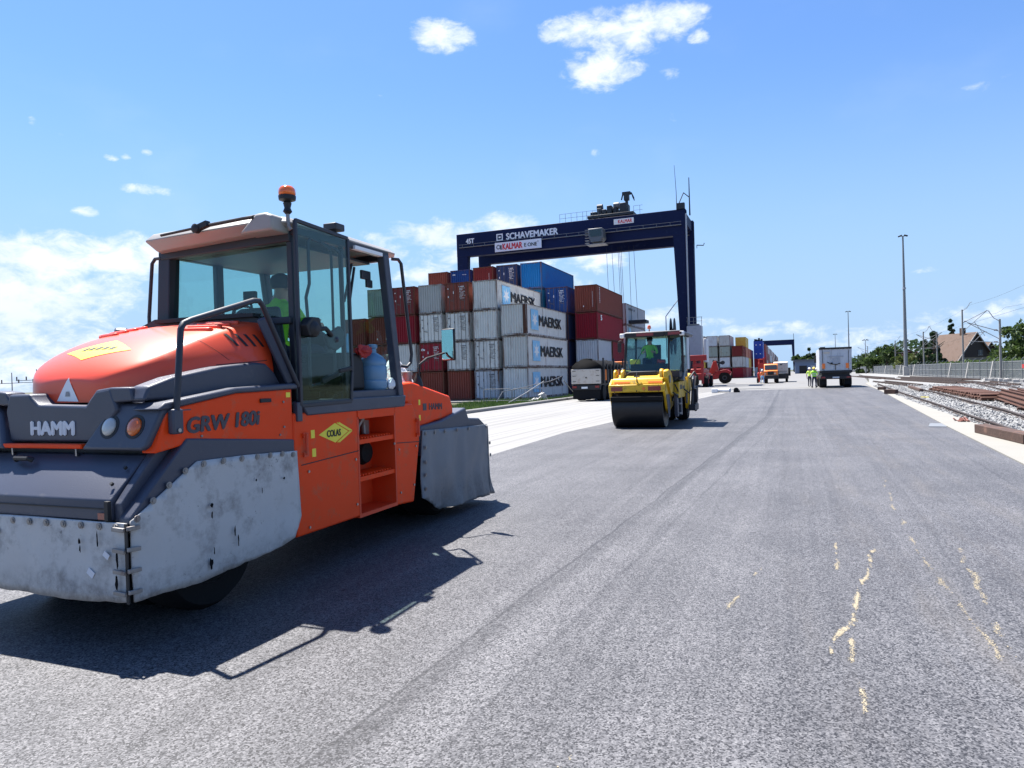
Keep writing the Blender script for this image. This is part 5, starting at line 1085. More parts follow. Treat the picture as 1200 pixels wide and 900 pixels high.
# far block
GF='containers of the far block'; XF=-9.9; YF=170
fb=[ [('crimson','ribbed'),('grey','ribbed'),('dark_red','ribbed')],
 [('crimson','ribbed'),('silver','ribbed'),('green_grey','doors'),('grey','ribbed')],
 [('brown','ribbed'),('grey','ribbed'),('green_grey','ribbed'),('silver','ribbed')],
 [('brown','ribbed'),('yellow_c','ribbed'),('dark_red','ribbed'),('grey','ribbed')],
 [('brown','ribbed'),('grey','ribbed'),('brown','ribbed'),('brown','ribbed')] ]
HF=2.52
for c,st in enumerate(fb):
    for l,(col,kind) in enumerate(st):
        container(XF-2.80*c,YF+(0 if c<4 else .4),-.012+HF*l,col,kind,f"{COLN[col]} container, {LV[l]}, {ORD[c]} stack of the far block",40,HF,GF)
random.seed(21)
rows=[['crimson','silver','orange_brown','yellow_c'],['crimson','yellow_c','orange_brown'],['dark_red','crimson','brown'],['crimson','dark_red','crimson','brown'],['brown','grey','dark_red','dark_red'],['crimson','brown','dark_red'],['dark_red','crimson','brown'],['brown','dark_red','silver'],['crimson','grey','silver'],['brown','dark_red','silver'],['navy','brown','dark_red'],['dark_red','crimson','grey'],['brown','navy','grey'],['crimson','dark_red','brown'],['navy','grey','brown'],['dark_red','navy','silver'],['brown','crimson','grey'],['navy','dark_red','brown'],['grey','brown','dark_red','navy'],['brown','navy','dark_red'],['navy','brown','grey'],['dark_red','navy','brown'],['navy','brown','dark_red']]
for i,cols in enumerate(rows):
    if i>=3 and i%4!=2 and len(cols)<4: cols=cols+['grey' if i%2 else 'dark_red']
    y=YF+12.8*(i+1)+(0 if i<3 else 18 if i<17 else (i-17)*12); xr_=XF if i<3 else -6.9

    for l,col in enumerate(cols):
        container(xr_,y,-.012+HF*l,col,'simple',f"{COLN[col]} container, {LV[l]} in row {i+2} of the far block",40,HF,GF)
for l,(col) in enumerate(['silver','crimson','sea_blue','sea_blue']):
    r=container(-6.9,212,-.012+HF*l,col,'simple',f"{COLN[col]} container, {LV[l]}, in the projecting stack under the far gantry crane",40,HF,GF)
    if l>1:
        for xx in (-.55,.55):
            mb=MB(); mb.lathe((xx,-.03,1.6),[(.0001,-.02),(.17,-.02),(.17,0),(.0001,0)],'y',10); mb.build('emblem','decal_white',r)
for k,t in list(PR.items()):
    def rm(t):
        for c in t[1]: rm(c)
        bpy.data.objects.remove(t[0])
    rm(t)
# ================================================================ gantry cranes
def gantry(loc,XL,XR,H,label,detail=True,dy=7.0):
    """XL, XR outer faces of the portal legs, H top height"""
    t=thing('gantry_crane',label,'gantry crane',loc)
    o=Vector(loc); B=lambda:MB(o); y0=loc[1]
    for k,y in enumerate((y0,y0+dy)):
        w=1.0; zb=H-3.05
        mb=B(); mb.box(XL,XR,y,y+w,zb,H); mb.build('girder','crane_blue',t,bevel=.05)
        for X,s in ((XR,-1),(XL,1)):
            mb=B(); pts=[(X,H-.02),(X,1.6),(X+s*.85,1.6),(X+s*1.55,zb+.1),(X+s*1.55,H-.02)]
            mb.prism(pts if s<0 else pts,'y',y+.03,y+w-.03); mb.build('leg','crane_blue',t,bevel=.05)
        if detail:
            mb=B(); mb.box(XL+.5,XR-.5,y-.32,y-.02,zb+1.15,zb+1.22)
            for i in range(int((XR-XL)/1.6)): x=XL+1+i*1.6; mb.box(x,x+.03,y-.32,y-.29,zb+1.2,zb+1.55)
            mb.box(XL+.5,XR-.5,y-.325,y-.295,zb+1.53,zb+1.57); mb.build('walkway','steel_worn',t)
    for X,s in ((XR,-1),(XL,1)):
        mb=B(); mb.box(min(X,X+s*1.1),max(X,X+s*1.1),y0-2.5,y0+dy+3.5,.85,1.65); sb=mb.build('sill_beam','crane_blue',t,bevel=.05)
        for yy in (y0-1.9,y0+.4,y0+dy+.6,y0+dy+2.9):
            mb=B(); mb.lathe((X+s*.5,yy,.8),[(.3,-.3),(.75,-.3),(.8,-.2),(.8,.2),(.75,.3),(.3,.3)],'x',20); mb.build('wheel','rubber',t,smooth=True)
        mb=B(); mb.box(min(X+s*.2,X+s*1.2),max(X+s*.2,X+s*1.2),y0+1,y0+dy,H-1.4,H-.1) ; mb.build('end_tie','crane_blue',t)
    return t,B
pm('cabin_grey',(.10,.11,.12),.5)
GX,GY,GH=-10.9,84.5,20.95; GL=-40.9
t,B=gantry((-26,GY,0),GL,GX,GH,'huge dark blue gantry crane straddling the container stacks'); zb=GH-3.05
text('SCHAVEMAKER','lettering','decal_white',t,Vector((-30.2,GY-.012,GH-.98))-Vector((-26,GY,0)),(1,0,0),(0,0,1),7.0,.80,.02,off=.018)
mb=B()
for a,b,c,d in ((-35.1,-34.95,-.45,.45),(-34.35,-34.2,-.45,.45),(-34.95,-34.35,.3,.45),(-34.95,-34.35,-.45,-.3),(-34.8,-34.5,-.1,.1)): mb.box(a,b,GY-.02,GY-.005,GH-.98+c,GH-.98+d)
mb.build('emblem','decal_white',t)
text('45T','lettering','decal_white',t,Vector((-38.9,GY-.012,GH-1.05))-Vector((-26,GY,0)),(1,0,0),(0,0,1),1.15,.62,.02,off=.02)
mb=B(); mb.box(-35.2,-28.8,GY-.40,GY-.34,zb+.12,zb+1.30); bd=mb.build('banner','decal_white',t)
text('KALMAR','lettering','decal_red',bd,Vector((-32.75,GY-.41,zb+.72))-Vector((-26,GY,0)),(1,0,0),(0,0,1),2.7,.74,.02,off=.018)
text('E ONE','lettering','decal_black',bd,Vector((-30.25,GY-.41,zb+.67))-Vector((-26,GY,0)),(1,0,0),(0,0,1),1.7,.46,.02,off=.01)
text('2','lettering','decal_black',bd,Vector((-29.25,GY-.41,zb+.98))-Vector((-26,GY,0)),(1,0,0),(0,0,1),.13,.2,.02)
mb=B(); 
for i in range(10): a=i*math.pi/5; mb.obox((-34.7+math.cos(a)*.24,GY-.41,zb+.72+math.sin(a)*.24),(.14,.02,.10),Matrix.Rotation(-a,3,'Y'))
mb.box(-34.42,-34.25,GY-.42,GY-.40,zb+.35,zb+.95); mb.build('emblem','decal_black',bd)
mb=B(); mb.box(-19.5,-17.05,GY-.06,GY-.01,GH-1.0,GH-.35); b2=mb.build('name_plate','decal_white',t)
text('KALMAR','lettering','decal_red',b2,Vector((-18.1,GY-.07,GH-.68))-Vector((-26,GY,0)),(1,0,0),(0,0,1),1.7,.42,.02,off=.012)
# platform at the left leg window
mb=B(); mb.box(-39.3,-37.4,GY+.9,GY+7,zb-3.6,zb-3.45)
for x in (-39.2,-38.3,-37.45):
    for z in (zb-3.0,zb-2.3,zb-1.4): mb.box(x,x+.04,GY+.9,GY+.95,z-.6,z)
mb.box(-39.3,-37.4,GY+.9,GY+.94,zb-2.4,zb-2.36); mb.box(-39.3,-37.4,GY+.9,GY+.94,zb-2.9,zb-2.86); mb.build('service_platform','galvanised',t)
# trolley, hoist machinery, operator cabin and ropes
mb=B(); mb.box(-22.9,-17.1,GY+.2,GY+7.8,GH+.15,GH+.50); tr=mb.build('trolley','crane_dark',t,bevel=.04)
random.seed(12)
for (a,b,c,d,e,f) in ((-22.7,-21.9,1,2,.5,1.1),(-21.8,-21.2,.8,2.4,.5,1.45),(-21.1,-20.6,.6,2.6,.5,1.2),(-20.5,-19.9,.6,2.2,.5,1.6),(-19.8,-19.3,.9,2.6,.5,1.35),(-18.9,-18.0,.6,2.6,.5,1.75),(-22,-20.3,4,6.5,.5,1.3),(-19.6,-18.4,4,6.8,.5,1.5)):
    mb=B(); mb.box(a,b,GY+c,GY+d,GH+e,GH+f); mb.build('machinery_box','crane_dark',tr,bevel=.06)
for x in (-21.5,-19.4):
    mb=B(); mb.lathe((x,GY+1.3,GH+1.6),[(.1,-.35),(.42,-.33),(.42,.33),(.1,.35)],'x',18); mb.build('rope_drum','crane_dark' if x<-20 else 'cabin_grey',tr,smooth=True)
mb=B(); mb.box(-18.25,-17.95,GY+1.0,GY+1.4,GH+.5,GH+2.9); mb.box(-18.6,-17.6,GY+.9,GY+1.5,GH+2.8,GH+3.1); mb.box(-18.4,-17.8,GY+.9,GY+1.5,GH+2.1,GH+2.8); mb.bar((-18.55,GY+1.2,GH+2.95),(-18.75,GY+1.2,GH+2.2),.14,.14)
for k in range(6): mb.tube([(-17.8+k*.06,GY+1.2,GH+3.0),(-17.45+k*.05,GY+1.2,GH+2.85-.1*k),(-17.35+k*.04,GY+1.2,GH+2.4-.09*k)],.05,5)
mb.build('cable_mast','crane_dark',tr)
mb=B()
for (xa,xb) in ((-26.5,-23.0),(-23.0,-21.0),(-17.1,-16.0)):
    for z in (GH+.55,GH+1.1): mb.box(xa,xb,GY+.25,GY+.28,z-.015,z+.015)
    x=xa
    while x<=xb: mb.box(x,x+.035,GY+.25,GY+.28,GH,GH+1.1); x+=.75
mb.build('guard_rail','steel_worn',tr)
mb=B(); mb.prism([(-22.3,zb+1.5),(-20.5,zb+1.5),(-20.4,zb+.3),(-20.8,zb-.15),(-21.9,zb-.15),(-22.2,zb+.3)],'y',GY-1.9,GY-.35); cb=mb.build('operator_cabin','cabin_grey',tr,bevel=.08)
mb=B(); mb.prism([(-22.1,zb+1.3),(-20.65,zb+1.3),(-20.6,zb+.5),(-22.0,zb+.5)],'y',GY-1.935,GY-1.905); mb.build('window','cab_glass_dark',cb)
mb=B(); 
for i in range(6): mb.box(-22.9,-22.4,GY-1.2,GY-.8,zb+1.5-i*.32,zb+1.55-i*.32)
mb.box(-22.5,-20.2,GY-2.0,GY-.4,zb-.45,zb-.38); mb.box(-22.5,-20.2,GY-2.0,GY-1.97,zb-.12,zb-.08); mb.build('ladder','galvanised',cb)
for (xa,xb) in ((-21.4,-21.2),(-20.7,-20.4),(-19.9,-19.7),(-19.7,-19.5),(-19.5,-19.3),(-18.5,-18.4),(-17.9,-17.6)):
    mb=B(); mb.tube([(xa,GY+3.6,zb),(xb,GY+3.6,8.4)],.024,4); mb.build('hoist_rope','truck_dark',tr)
mb=B(); mb.box(-22.2,-16.4,GY+2.6,GY+4.6,8.0,8.4); mb.build('spreader','crane_dark',tr,bevel=.05)
# right leg fittings: conduit, cabinets, cable reel, antennas
mb=B(); mb.tube([(GX+.04,GY-.1,2),(GX+.04,GY-.1,GH-.6)],.10,6); mb.build('conduit','cabinet',t)
mb=B(); mb.tube([(GX-1.0,GY-.2,GH-.1),(GX-1.0,GY-.2,GH+2.0),(GX-1.15,GY-.2,GH+5.2)],.05,5,.02); mb.build('antenna','crane_dark',t)
mb=B(); mb.box(GX+.35,GX+.4,GY+6.9,GY+7.1,GH-3.6,GH-3.2); mb.tube([(GX+.35,GY+7,GH-3.2),(GX+1.2,GY+7,GH-3.3),(GX+1.3,GY+7,GH-3.0)],.06,5); mb.build('lamp_arm','crane_dark',t)
mb=B(); mb.tube([(GX+.1,GY+3,GH-.2),(GX+.1,GY+3,GH+4.4)],.10,5,.05); mb.tube([(GX-.9,GY-.1,GH+.3),(GX-.3,GY+.9,GH+2.1),(GX+.1,GY+3,GH+2)],.06,5); mb.box(GX-1.0,GX-.1,GY-.2,GY+.4,GH,GH+.7); mb.build('antenna','crane_dark',t)
mb=B(); mb.lathe((GX-1.9,GY+.3,6.0),[(.1,-.25),(1.15,-.25),(1.15,-.18),(.5,-.15),(.5,.15),(1.15,.18),(1.15,.25),(.1,.25)],'x',22,1,1.9); mb.build('cable_reel','crane_dark',t,smooth=True)
mb=B(); mb.tube([(GX-2.6,GY-.2,3.5),(GX-2.6,GY-.2,8.4),(GX-1.2,GY-.1,10.2)],.06,6); mb.build('reel_frame','cabinet',t)
mb=B(); mb.box(GX-.2,GX+1.5,GY-.4,GY+.9,3.0,7.1); mb.build('electrical_cabinet','cabinet',t,bevel=.05)
mb=B(); mb.box(GX+1.52,GX+1.85,GY+1,GY+3.5,2.8,5.6); mb.build('electrical_cabinet','decal_grey',t,bevel=.05)
mb=B(); mb.box(GX+.1,GX+1.2,GY-.3,GY+.6,7.15,7.3)
for x in (GX-.1,GX+.6,GX+1.5): mb.box(x,x+.05,GY-.4,GY-.35,7.1,8.1)
mb.box(GX-.2,GX+1.6,GY-.4,GY-.36,8.05,8.1); mb.box(GX-.2,GX+1.6,GY-.4,GY-.36,7.6,7.64); mb.build('guard_rail','galvanised',t)
t,B=gantry((-9,470,0),-20.5,3.3,20.3,'distant dark blue gantry crane beyond the far container rows',False)
mb=B(); mb.tube([(3,470,20),(2.9,470,24)],.14,5); mb.build('antenna','crane_dark',t)
mb=MB((-9,212,10.08)); random.seed(9)
for k in range(6): a=-9.2+k*.35; mb.box(a,a+.5,212.5,214.5,10.1,10.3+.7*random.random())
o=mb.build('machinery_pallet','crane_dark'); o.location=(-9,212,10.08); tag(o,'dark heap of machinery on top of the strong blue containers','machinery')
# ================================================================ people
def person(label,loc,rz,top,legs,helmet,pose='stand',H=1.78,group=None,vest=None,skinmat='skin_tone',lean=0):
    t=thing('person',label,'person',loc,rz,group); s=H/1.78
    J={'pelvis':(0,0,.95,.125),'waist':(0,0,1.10,.115),'chest':(0,.0,1.32,.145),'neck':(0,.0,1.49,.06),'head':(0,-.02,1.60,.085),'crown':(0,-.01,1.70,.075)}
    E_=[('pelvis','waist'),('waist','chest'),('chest','neck'),('neck','head'),('head','crown')]
    for k,n in ((-1,'l'),(1,'r')):
        J['sh'+n]=(k*.19,0,1.42,.065); E_.append(('chest','sh'+n))
        if pose=='sit':
            J['hip'+n]=(k*.10,-.02,.92,.10); J['kn'+n]=(k*.16,-.46,.98,.07); J['an'+n]=(k*.16,-.52,.56,.045); J['to'+n]=(k*.17,-.70,.50,.035)
            J['el'+n]=(k*.26,-.16,1.18,.042); J['wr'+n]=(k*.16,-.40,1.22,.030); J['ha'+n]=(k*.13,-.48,1.23,.032)
        else:
            st={'stand':(.02,-.02),'walk':(.20,-.18),'wide':(.10,-.06)}[pose][0 if k>0 else 1]
            J['hip'+n]=(k*.10,0,.90,.10); J['kn'+n]=(k*.11,-st*.7-.03,.50,.062); J['an'+n]=(k*.12,-st+ (.05 if st<0 else 0),.09,.042); J['to'+n]=(k*.13,-st-.17,.045,.04)
            if pose=='wide': J['el'+n]=(k*.30,-.05,1.18,.042); J['wr'+n]=(k*.22,-.24,1.05,.03); J['ha'+n]=(k*.19,-.32,1.03,.032)
            else: J['el'+n]=(k*.27,.03+st*.4,1.15,.042); J['wr'+n]=(k*.28,-.05+st*.5,.90,.03); J['ha'+n]=(k*.275,-.08+st*.5,.82,.032)
        E_+=[('pelvis','hip'+n),('hip'+n,'kn'+n),('kn'+n,'an'+n),('an'+n,'to'+n),('sh'+n,'el'+n),('el'+n,'wr'+n),('wr'+n,'ha'+n)]
    names=list(J); idx={n:i for i,n in enumerate(names)}
    me=bpy.data.meshes.new('b'); me.from_pydata([tuple(Vector(J[n][:3])*s+Vector((0,-lean*max(0,J[n][2]-.95),0))) for n in names],[(idx[a],idx[b]) for a,b in E_],[])
    ob=bpy.data.objects.new('b',me); COL.objects.link(ob); m=ob.modifiers.new('s','SKIN'); m.use_smooth_shade=True
    for i,n in enumerate(names):
        sv=me.skin_vertices[0].data[i]; r=J[n][3]*s; sv.radius=(r,r*(.75 if n in('chest','waist','pelvis') else 1)); sv.use_root=(n=='pelvis')
    q=ob.modifiers.new('u','SUBSURF'); q.levels=1; q.render_levels=1
    dg=bpy.context.evaluated_depsgraph_get(); dg.update(); me2=bpy.data.meshes.new_from_object(ob.evaluated_get(dg)); bpy.data.objects.remove(ob)
    bm=bmesh.new(); bm.from_mesh(me2); mb=MB(); mb.bm.free(); mb.bm=bm
    up=Vector((0,-lean*.6,0))
    # fingers, nose, ears
    for k,n in ((-1,'l'),(1,'r')):
        h=Vector(J['ha'+n][:3])*s+Vector((0,-lean*max(0,J['ha'+n][2]-.95),0)); w=Vector(J['wr'+n][:3])*s+Vector((0,-lean*max(0,J['wr'+n][2]-.95),0)); d=(h-w).normalized(); sd=d.cross(Vector((k,0,.2))).normalized()
        for i,L_ in enumerate((.070,.080,.074,.058)):
            a=h+sd*(i-1.5)*.019; b=a+d*L_*.55+Vector((0,-.004,0)); c=b+(d+Vector((-k*.5,0,-.3))).normalized()*L_*.45; mb.tube([a,b,c],.0088,6,.0068)
        a=h-d*.02+sd*-.03; mb.tube([a,a+d*.02-sd*.03,a+d*.05-sd*.035],.011,6,.008)
    hc=Vector(J['head'][:3])*s+Vector((0,-lean*.65,0))
    mb.tube([hc+Vector((0,-.082,.02)),hc+Vector((0,-.108,-.015)),hc+Vector((0,-.085,-.025))],.012,6)
    for k in (-1,1): mb.lathe(hc+Vector((k*.085,.0,0)),[(.01,-.008),(.026,0),(.01,.01)],'x',10)
    me3=bpy.data.meshes.new('body'); bm.to_mesh(me3); bm.free(); bpy.data.meshes.remove(me2)
    me3.materials.clear()
    for q in (legs,top,skinmat,'boot'): me3.materials.append(M[q])
    for p in me3.polygons:
        c=p.center; z=(c.z)/s; 
        arm=abs(c.x)>.205*s or (pose=='sit' and z>1.1 and c.y<-.2)
        if z<.13 or (pose=='sit' and z<.60): k=3
        elif pose=='sit' and c.y<-.12-lean*.1 and z<1.06: k=0
        elif z>1.475-lean*.0: k=2
        elif arm and (z<1.14 and pose!='sit' or (pose=='sit' and c.y<-.28)): k=2
        elif z<1.0: k=0
        else: k=1
        p.material_index=k; p.use_smooth=True
    b=bpy.data.objects.new('body',me3); COL.objects.link(b); b.parent=t
    if vest:
        mb=MB(); rings=[]
        for z,a,c in ((.98,.150,.110),(1.10,.150,.112),(1.25,.168,.125),(1.36,.178,.128),(1.45,.150,.10),(1.485,.07,.07)):
            rings.append([mb.v((a*1.12*s*math.cos(i*math.pi/10),c*1.12*s*math.sin(i*math.pi/10)-lean*max(0,z-.95),z*s)) for i in range(20)])
        for A,B_ in zip(rings,rings[1:]):
            for i in range(20): mb.face([A[i],A[(i+1)%20],B_[(i+1)%20],B_[i]])
        v=mb.build('vest',vest,t,smooth=2)
        for z in (1.08,1.22):
            mb=MB(); rings=[]
            for zz in (z,z+.05): rings.append([mb.v((.19*s*math.cos(i*math.pi/10)*(1 if z<1.2 else 1.02),.141*s*math.sin(i*math.pi/10)*(1 if z<1.2 else 1.03)-lean*max(0,zz-.95),zz*s)) for i in range(20)])
            for i in range(20): mb.face([rings[0][i],rings[0][(i+1)%20],rings[1][(i+1)%20],rings[1][i]])
            mb.build('reflective_band','decal_grey',v,smooth=2)
    for k in (-1,1):
        mb=MB(); mb.lathe(hc+Vector((k*.032,-.078,.022)),[(.004,-.006),(.011,0),(.004,.006)],'y',8); mb.build('eye','decal_black',t)
    cz=hc+Vector((0,.0,.055))
    if helmet:
        mb=MB(); mb.lathe(cz,[(.118,-.01),(.150,-.012),(.118,.01),(.112,.05),(.09,.095),(.05,.12),(.01,.125)],'z',20,1,1.12); mb.build('hard_hat',helmet,t,smooth=2)
    else:
        mb=MB(); mb.lathe(cz+Vector((0,.015,0)),[(.09,-.05),(.101,-.01),(.10,.03),(.08,.075),(.03,.10)],'z',18,1,1.08); mb.build('hair','hair',t,smooth=2)
    return t
GPp='road workers standing by the tipper truck'
person('worker in yellow green vest, white helmet and dark trousers, nearest beside the tipper truck',(1.93,64.0,-.008),R(200),'hivis_yellow','navy_cloth','helmet_yellow','wide',1.80,GPp,'hivis_green')
person('worker in pale yellow shirt and white helmet standing farthest left of the tipper truck',(1.70,69.5,-.010),R(150),'hivis_yellow','navy_cloth','helmet_white','stand',1.78,GPp)
person('worker with white helmet in light shirt squeezed between the nearest worker and the truck',(2.18,68.2,-.010),R(95),'hivis_yellow','grey_cloth','helmet_white','stand',1.72,GPp)
person('worker in orange jacket and blue trousers standing left of the small orange truck',(-3.12,91.5,-.010),R(20),'hivis_orange','decal_blue','helmet_white','walk',1.76)
op=person('operator in bright green shirt sitting inside the orange roller cab',(XC+.13,5.56,1.06),R(172),'hivis_green','navy_cloth',None,'sit',1.70,lean=.12)
op['label']='operator in bright green hi-vis shirt sitting inside the orange roller cab'
mb=MB(); mb.prism([(-.085,0),(-.05,.045),(.03,.055),(.085,.01),(.05,-.045),(-.03,-.055)],'y',.128,.134); o=mb.build('shirt_emblem','decal_black',op); o.location=(.03,-.01,1.26)
person('green clad operator sitting inside the yellow roller cab',(-4.25,23.1,1.18),R(5),'hivis_green','navy_cloth',None,'sit',1.70)

# ================================================================ yellow tandem roller
YO=Vector((-4.25,22.9,0)); Y=lambda:MB(YO)
y=thing('yellow_roller','yellow roller with wide black steel drum and glass cab on the new asphalt','road roller',tuple(YO))
mb=Y(); mb.lathe((-4.29,21.50,.62),[(.10,-.76),(.56,-.76),(.60,-.775),(.62,-.765),(.62,.765),(.60,.775),(.56,.76),(.10,.76)],'x',72); mb.build('drum','drum_steel',y,smooth=True)
mb=Y(); mb.prism([(20.78,.96),(20.80,.84),(20.92,.80),(21.0,.98)],'x',-5.06,-3.50); mb.build('scraper','rubber',y,bevel=.01)
for x in (-5.13,-3.50):
    mb=Y(); mb.prism([(20.92,1.10),(20.95,1.34),(21.25,1.50),(22.4,1.36),(22.4,.62),(22.0,.55),(21.5,.42),(21.2,.60)],'x',x,x+.07); fr=mb.build('drum_yoke','yellow',y,bevel=.012)
    mb=Y(); mb.prism([(21.05,1.0),(21.4,.30),(21.62,.30),(21.8,.7),(21.6,1.0)],'x',x-.012 if x<-4 else x+.072,x-.002 if x<-4 else x+.084); mb.build('motor_cover','plastic_grey',fr)
mb=Y(); mb.box(-5.13,-3.43,20.88,21.02,1.09,1.325); cbm=mb.build('crossbeam','yellow',y,bevel=.02)
for a,b in ((-5.05,-4.70),(-3.93,-3.55)): mb=Y(); mb.box(a,b,20.868,20.882,1.13,1.265); mb.build('tail_lamp','lamp_red',cbm,bevel=.006)
mb=Y(); mb.cyl((-4.06,20.88,1.20),(-4.06,20.865,1.20),.045,14); mb.build('round_reflector','reflector_orange',cbm)
mb=Y(); mb.cyl((-4.27,20.88,1.13),(-4.27,20.87,1.13),.02,8); mb.build('hole','decal_black',cbm)
mb=Y(); mb.prism([(20.93,1.328),(21.02,1.50),(21.40,1.62),(22.1,1.62),(22.1,1.328)],'x',-5.03,-3.50); hd=mb.build('water_tank','yellow',y,bevel=.03,seg=3)
for a,b in ((-4.98,-4.48),(-3.95,-3.50)): mb=Y(); mb.obox(((a+b)/2,20.955,1.39),(b-a-.03,.008,.05),Matrix.Rotation(R(-26),3,'X')); mb.build('striped_reflector','reflector_orange',hd)
mb=Y(); mb.box(-4.6,-3.72,21.35,22.1,1.60,1.70); mb.prism([(-4.7,1.60),(-4.55,1.72),(-3.75,1.72),(-3.72,1.60)],'y',21.3,22.0); mb.build('tank_lid','seal_black',y,bevel=.02)
for x in (-5.02,-4.80,-3.62):
    mb=Y(); w=.09 if x>-5 else .07; mb.prism([(21.05,1.48),(21.12,1.72),(21.22,1.78),(21.38,1.78),(21.46,1.70),(21.48,1.5)],'x',x,x+w); e=mb.build('lifting_ear','yellow',y,bevel=.02)
    mb=Y(); mb.cyl((x-.003,21.27,1.66),(x+w+.003,21.27,1.66),.035,12); mb.build('hole','decal_black',e)
mb=Y(); mb.tube([(-4.27,20.98,1.36),(-4.27,20.95,1.56),(-4.27,21.02,1.70)],.02,6); mb.tube([(-4.36,20.95,1.56),(-4.18,20.95,1.56)],.022,6); mb.build('latch','seal_black',hd)
mb=Y(); mb.prism([(21.0,1.5),(21.05,1.72),(21.3,1.76),(21.8,1.66),(22.1,1.3),(22.1,.9),(21.6,1.0)],'x',-3.50,-3.36); mb.build('side_guard','yellow',y,bevel=.03)
mb=Y(); mb.lathe((-3.35,21.3,1.46),[(.02,-.02),(.11,-.01),(.12,.02),(.05,.03)],'x',18); mb.build('round_cover','galvanised',y,smooth=True)
# centre body, steps
mb=Y(); mb.box(-4.9,-3.4,22.1,24.0,.75,1.55); mb.build('centre_body','plastic_dark',y,bevel=.03)
mb=Y(); mb.prism([(22.25,.85),(22.3,1.35),(23.4,1.45),(24.1,1.40),(24.1,1.0),(23.6,.85)],'x',-3.39,-3.22); mb.build('side_panel','yellow',y,bevel=.02)
for (a,b) in ((21.95,22.25),(22.75,23.05)):
    mb=Y(); mb.prism([(a,.98),(b,.98),(b+.03,.28),(a+.06,.28)],'x',-3.34,-3.24); mb.build('ladder_side','plastic_grey',y,bevel=.015)
mb=Y(); 
for z in (.35,.65): mb.box(-3.34,-3.20,22.25,22.75,z,z+.04)
mb.build('step','steel_worn',y)
mb=Y(); mb.prism([(22.6,1.42),(23.3,1.95),(23.45,1.92),(22.8,1.36)],'x',-3.30,-3.12); mb.build('side_strut','galvanised',y,bevel=.02)
# rear
for x in (-4.98,-4.55,-4.12,-3.69):
    mb=Y(); mb.lathe((x+.18,25.0,.50),[(.28,-.18),(.46,-.19),(.50,-.12),(.50,.12),(.46,.19),(.28,.18)],'x',30); w=mb.build('tyre','rubber',y,smooth=True); mb=Y(); mb.lathe((x+.18,25.0,.50),[(.05,-.12),(.28,-.19),(.28,.19),(.05,.12)],'x',18); mb.build('rim','plastic_dark',w,smooth=True)
mb=Y(); mb.prism([(23.9,.9),(23.95,1.5),(24.5,1.75),(25.6,1.62),(26.0,1.30),(26.0,.95),(25.5,1.02),(24.5,1.02)],'x',-5.0,-3.32); mb.build('rear_bonnet','yellow',y,bevel=.04,seg=3)
mb=Y(); mb.prism([(24.0,.95),(24.2,1.52),(24.9,1.62),(24.75,1.1),(24.55,.6),(24.3,.4)],'x',-3.31,-3.18); mb.build('rear_fork','yellow',y,bevel=.03)
mb=Y(); mb.box(-3.2,-2.98,24.2,25.2,.35,.55); mb.tube([(-3.1,24.3,.5),(-3.06,24.5,1.4),(-3.1,24.8,1.5)],.05,8); mb.tube([(-3.1,24.9,.5),(-3.02,25.1,1.5)],.05,8); mb.lathe((-3.06,24.95,.58),[(.05,-.06),(.27,-.05),(.30,0),(.27,.05),(.05,.06)],'x',22); mb.obox((-3.02,24.6,.9),(.16,.35,.5),Matrix.Rotation(.3,3,'X')); mb.build('edge_cutter','plastic_dark',y,bevel=.01)
for (a,b,c) in (((-3.30,21.9,1.30),(-3.24,22.1,1.12),(-3.26,22.4,1.02)),((-3.32,21.7,1.05),(-3.22,22.0,.92),(-3.28,22.3,.80)),((-3.2,23.3,1.1),(-3.08,23.7,.95),(-3.12,24.1,1.05))):
    mb=Y(); mb.tube([a,b,c],.022,8); mb.build('hydraulic_hose','seal_black',y,smooth=True)
for (a,b,c,d) in ((22.5,22.9,1.12,1.26),(23.05,23.5,1.12,1.22)):
    mb=Y(); mb.box(-3.222,-3.214,a,b,c,d); mb.build('side_decal','decal_black',y)
mb=Y(); mb.box(-3.215,-3.18,23.62,23.9,.62,.98); mb.build('battery_box','plastic_dark',y,bevel=.02)
for x in (-4.95,-4.2,-3.62):
    for z in (1.115,1.30): mb=Y(); mb.cyl((x,20.885,z),(x,20.87,z),.012,8); mb.build('bolt','seal_black',cbm)
mb=Y(); mb.tube([(-3.12,24.1,1.45),(-3.0,24.3,1.65),(-2.95,24.8,1.5),(-3.0,25.0,.9)],.035,8); mb.build('hydraulic_hose','seal_black',y,smooth=True)
# cab
mb=Y(); mb.box(-4.95,-3.18,22.2,24.1,1.50,1.72); mb.build('cab_floor','plastic_dark',y,bevel=.02)
def yp(p,q,w=.07,m='seal_black'): mb=Y(); mb.bar(p,q,w,w); return mb.build('cab_post',m,y,bevel=.01)
yp((-4.92,22.22,1.7),(-4.86,22.42,2.85)); yp((-3.50,22.16,1.7),(-3.52,22.40,2.85),.06); yp((-3.12,22.55,1.65),(-3.14,22.65,2.85),.07); yp((-4.92,24.0,1.7),(-4.88,24.0,2.85)); yp((-3.12,24.05,1.7),(-3.16,24.0,2.85),.10)
mb=Y(); mb.box(-3.20,-3.10,23.55,24.02,1.75,2.82); mb.build('pillar_panel','decal_grey',y,bevel=.02)
def yg(p,nm='window_pane',m='cab_glass'):
    mb=Y(); P=[Vector(a) for a in p]; nn=(P[1]-P[0]).cross(P[2]-P[0]).normalized()*.006; A=[mb.v(a) for a in P]; B_=[mb.v(a+nn) for a in P]; mb.face(A[::-1]); mb.face(B_)
    for i in range(len(P)): mb.face([A[i],A[(i+1)%len(P)],B_[(i+1)%len(P)],B_[i]])
    mb.build(nm,m,y)
yg([(-4.88,22.22,1.72),(-3.54,22.20,1.72),(-3.55,22.42,2.83),(-4.84,22.44,2.83)],'windscreen')
